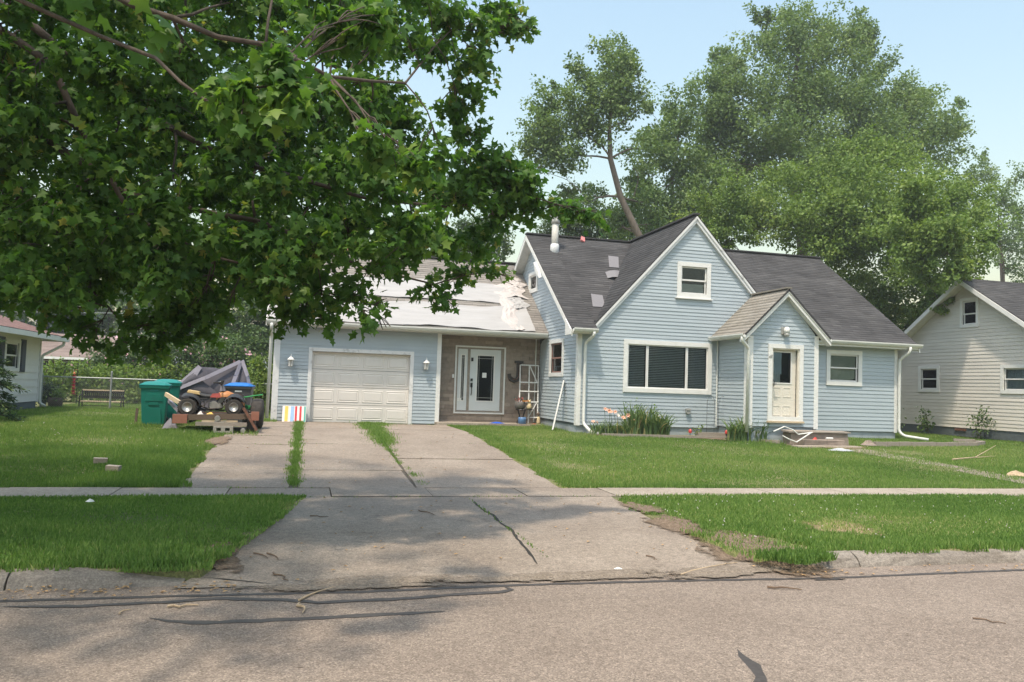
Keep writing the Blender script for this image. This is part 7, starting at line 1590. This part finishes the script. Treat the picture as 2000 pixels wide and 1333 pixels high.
def patchy(x, y): return (np.sin(x*.9+1.3*np.sin(y*.7))*np.sin(y*1.3+.8*np.sin(x*.6))+.6*np.sin(x*2.7+y*1.9)*np.sin(y*3.3-x*1.1))
XS, YS, HS, TS = [], [], [], []
def sow(x0, x1, y0, y1, dens, h, cond=None, tint=.38, hv=.35, tv=.16):
    n = int((x1-x0)*(y1-y0)*dens)
    x = gr.uniform(x0, x1, n); y = gr.uniform(y0, y1, n)
    if cond is not None: k = cond(x, y); x, y = x[k], y[k]
    p = patchy(x, y); p2 = patchy(x*.37+5, y*.6+2); hh = .64*h*(1+.28*p)*gr.uniform(1-hv*1.4, 1+hv*1.4, len(x)); t = np.clip(tint+.11*p+.13*p2+gr.normal(0, tv*1.2, len(x)), 0, 1)
    XS.append(x); YS.append(y); HS.append(hh); TS.append(t)
ell = lambda x, y, cx, cy_, rx, ry: ((x-cx)/rx)**2+((y-cy_)/ry)**2 < 1+.5*np.sin(x*9)*np.sin(y*8)
def apl(y): return np.interp(y, [7.55, 8.34, 9.7, 12.05], [-1.0, -.66, -.36, .06])
def apr(y): return np.interp(y, [7.3, 8.0, 9.2, 10.6, 12.05], [5.12, 4.72, 4.64, 4.67, 4.82])
thin = lambda x, y, p: gr.random(len(x)) < p
cl_t = lambda x, y: (x < apl(y)+wob(y, 1)-.03)
sow(-6.5, .2, 7.88, 12.1, 3100, .075, cl_t, .30)
sow(-14, -6.5, 7.88, 12.1, 700, .08)
sow(-4.5, .0, 7.82, 8.2, 3500, .11, cl_t, .34)
sow(-3.5, .1, 11.75, 12.12, 1500, .09, cl_t, .30)
def rt_cond(x, y):
    k = (x > apr(y)+wob(y, 2)+.04); d1 = ell(x, y, 6.9, 9.15, .52, .45); d2 = ell(x, y, 5.15, 8.3, .5, .7) | ell(x, y, 4.75, 9.6, .25, .85) | ell(x, y, 4.85, 10.9, .2, .5)
    return k & (~(d1 | d2) | thin(x, y, .12))
sow(4.6, 12.5, 7.88, 12.1, 3000, .075, rt_cond, .46)
sow(12.5, 26, 7.88, 12.1, 700, .075, None, .46)
sow(5.1, 12, 7.82, 8.4, 3000, .10, rt_cond, .40); sow(5.9, 12, 7.70, 7.86, 2200, .12, lambda x, y: np.sin(x*4)+np.sin(x*9.3) > -.5, .42); sow(-4.5, -1.2, 7.74, 7.86, 1800, .10, lambda x, y: np.sin(x*5)+np.sin(x*8.1) > -.3, .34)
sow(6.2, 9.8, 8.4, 10.0, 1500, .085, lambda x, y: ell(x, y, 8.1, 9.2, 1.6, .7), .78)
sow(4.72, 5.7, 7.25, 7.9, 3800, .11, lambda x, y: ell(x, y, 5.2, 7.6, .42, .26), .30)
sow(-1.5, -.72, 7.66, 8.05, 2600, .07, None, .4); sow(4.62, 5.3, 7.5, 9.2, 700, .06, None, .6); sow(-1.0, .1, 7.9, 12.0, 1200, .05, lambda x, y: np.abs(x-apl(y)+.05) < .10, .5)
# front lawns
def left_c(x, y): return (x < -1.80+wob(y, 3)) & ~ell(x, y, -1.78, 18.5, .25, .8)
sow(-9, -1.7, 13.03, 17.5, 2600, .085, left_c, .32); sow(-9, -1.7, 17.5, 21.5, 2000, .085, left_c, .44); sow(-9, -1.0, 21.5, 25, 1400, .085, lambda x, y: (x < -1.3), .48)
sow(-3.2, -1.7, 13.0, 21, 1200, .11, left_c, .34); sow(-4, -1.6, 13.0, 13.3, 2500, .10, None, .30)
sow(-20, -9, 13.03, 25, 350, .09, None, .4); sow(-8.6, -1, 25, 35.5, 700, .085, lambda x, y: x < -.95, .50); sow(-8.6, -1, 29.9, 30.1, 1800, .14, None, .5)
def walk_d(x, y): c = 15.0-(y-13)*.1-.03; return np.abs(x-c)
def rlawn(x, y):
    k = (x > 4.36+wob(y, 4)); w = walk_d(x, y); k &= (w > .34+wob(y*1.3, 1)) | thin(x, y, .72)
    k &= ~ell(x, y, 14.3, 19.0, .8, .3) | thin(x, y, .25); k &= ~((y > 20.75) & (x > 7.7) & (x < 11.6)); k &= ~((x > 11.5) & (x < 13) & (y > 20.3)); k &= ~((x > 12.9) & (x < 15) & (y > 19.1))
    return k
sow(4.2, 19, 13.03, 17, 1800, .08, rlawn, .46); sow(4.2, 21.5, 17, 21.65, 1450, .08, rlawn, .50)
sow(4.3, 7.5, 21.6, 24.5, 1600, .08, lambda x, y: x > 4.3+wob(y, 4), .55)
sow(4.6, 7.4, 19.5, 24.4, 1100, .07, lambda x, y: thin(x, y, .8) & ell(x, y, 5.9, 22.2, 1.5, 2.4), .80); sow(12.5, 17.5, 14.5, 19, 300, .07, lambda x, y: np.sin(x*1.7+y*2.1) > .2, .8); sow(-6, -2, 18, 21, 500, .06, lambda x, y: np.sin(x*2.1)*np.sin(y*2.7) > .1, .75)
sow(4.0, 4.9, 13.0, 22, 1200, .10, lambda x, y: x > 4.33+wob(y, 4), .42); sow(4.3, 14, 13.0, 13.3, 1800, .09, None, .40)
sow(19, 32, 13, 19.4, 350, .08, None, .48); sow(18.5, 22.8, 19.4, 30, 900, .09, None, .46)
# weeds in the joints of the drive and at walls
def tufts(cx, y0, y1, k, sx, dens, h, tint):
    for _ in range(k):
        y = gr.uniform(y0, y1); x = cx+gr.normal(0, .025); r_ = gr.uniform(.03, sx); n = int(dens*r_)
        XS.append(x+gr.normal(0, r_, n)); YS.append(y+gr.normal(0, r_*2.2, n)); HS.append(h*gr.uniform(.4, 1.15, n)*(r_/sx)**.5); TS.append(np.clip(gr.normal(tint, .16, n), 0, 1))
tufts(-.10, 13.3, 24.9, 130, .075, 1200, .085, .42); tufts(1.83, 15.6, 19, 22, .07, 900, .07, .42); tufts(1.86, 18.6, 24.9, 90, .17, 1300, .10, .44); tufts(1.95, 13.1, 15.6, 9, .05, 800, .05, .4); tufts(2.25, 23.5, 24.9, 14, .2, 900, .09, .46)
for yy, xa, xb in ((18.12, -1.75, -.2), (19.6, -1.75, -.2), (18.3, .3, .9), (18.65, 2.9, 4.2), (16.2, 2.6, 3.4), (13.0, -1.7, -.5), (13.0, .0, .25), (24.85, .4, 4.0), (12.04, .05, 4.8), (14.8, .5, .8)):
    sow(xa, xb, yy-.05, yy+.05, 900, .045, lambda x, y: thin(x, y, .6) & (np.sin(x*5+y) > -.4), .34)
sow(2.35, 2.6, 7.9, 12, 500, .035, lambda x, y: np.abs(x-2.48) < .03, .3)
sow(7.55, 12, 20.6, 20.9, 900, .13, lambda x, y: thin(x, y, .5), .5); sow(7.0, 7.6, 22, 25.2, 900, .16, lambda x, y: x < 7.5, .5)
sow(11.4, 13.0, 19.5, 20.6, 900, .2, lambda x, y: thin(x, y, .4), .6); sow(14.8, 18.4, 20.9, 21.6, 700, .12, None, .6); sow(16, 20, 19.7, 20.6, 700, .1, None, .62)
sow(-3.0, -1.0, 19.6, 20.2, 900, .16, lambda x, y: thin(x, y, .6), .45); sow(-4.2, -3.0, 20.8, 21.3, 1500, .18, None, .45); sow(-1.3, -.75, 24.3, 25.2, 900, .14, None, .4)
blades('grass', np.concatenate(XS), np.concatenate(YS), np.concatenate(HS), np.concatenate(TS))
# clover heads scattered in the verge
V = []
for k in range(240):
    x, y = (4.9+7*gr.random()**1.5, 12-3.8*gr.random()**1.8) if k < 130 else (gr.uniform(5, 16), gr.uniform(13.2, 20)) if k < 200 else (gr.uniform(-7, -2), gr.uniform(17, 21))
    z = float(gz(y))+.075; r_ = .009
    for dx, dy, dz in ((1, 0, 0), (0, 0, 1), (-1, 0, 0), (0, 0, -1)): V.append((x+dx*r_, y, z+dz*r_))
np_mesh('clover_heads', V, 4, 'petal_white', None, None, 'stuff')

# unseen trees added across the street to darken the window reflections
ob = [(x, -24+3*math.sin(x), z, r_) for x in range(-44, 60, 4) for z, r_ in ((1.5, 2.2), (4.0, 2.6), (6.8, 2.2))]
tag(cards('reflection_trees', None, spray_leaves(np.random.default_rng(99), ob, 26000, .75, spray=12, inner=.9), 'leaf_mid'), None, None, None, 'stuff')
# overhead line behind the left house
tag(MB().tube([(-14.46, 40.00, 4.36), (-13.26, 40.00, 4.41), (-8.90, 40.00, 4.58), (-4.25, 40.00, 4.74)], .018, 5).build('overhead_wire', 'pipe_galv'), 'pale overhead wire running above the faded red roof', 'wire')

# ------------------------------------------------------------------ thin summer haze over the whole place
hm = bpy.data.materials.new('haze_air'); hm.use_nodes = True; hn = hm.node_tree; hn.nodes.clear()
ho = hn.nodes.new('ShaderNodeOutputMaterial'); hv = hn.nodes.new('ShaderNodeVolumePrincipled')
hv.inputs['Color'].default_value = (.88, .92, .96, 1); hv.inputs['Density'].default_value = HAZE; hv.inputs['Anisotropy'].default_value = .3
hn.links.new(hv.outputs[0], ho.inputs['Volume']); MATS['haze_air'] = hm
MB().box((-1000, -410, -2), (1000, 1600, 26)).build('haze', 'haze_air', None, kind='stuff')
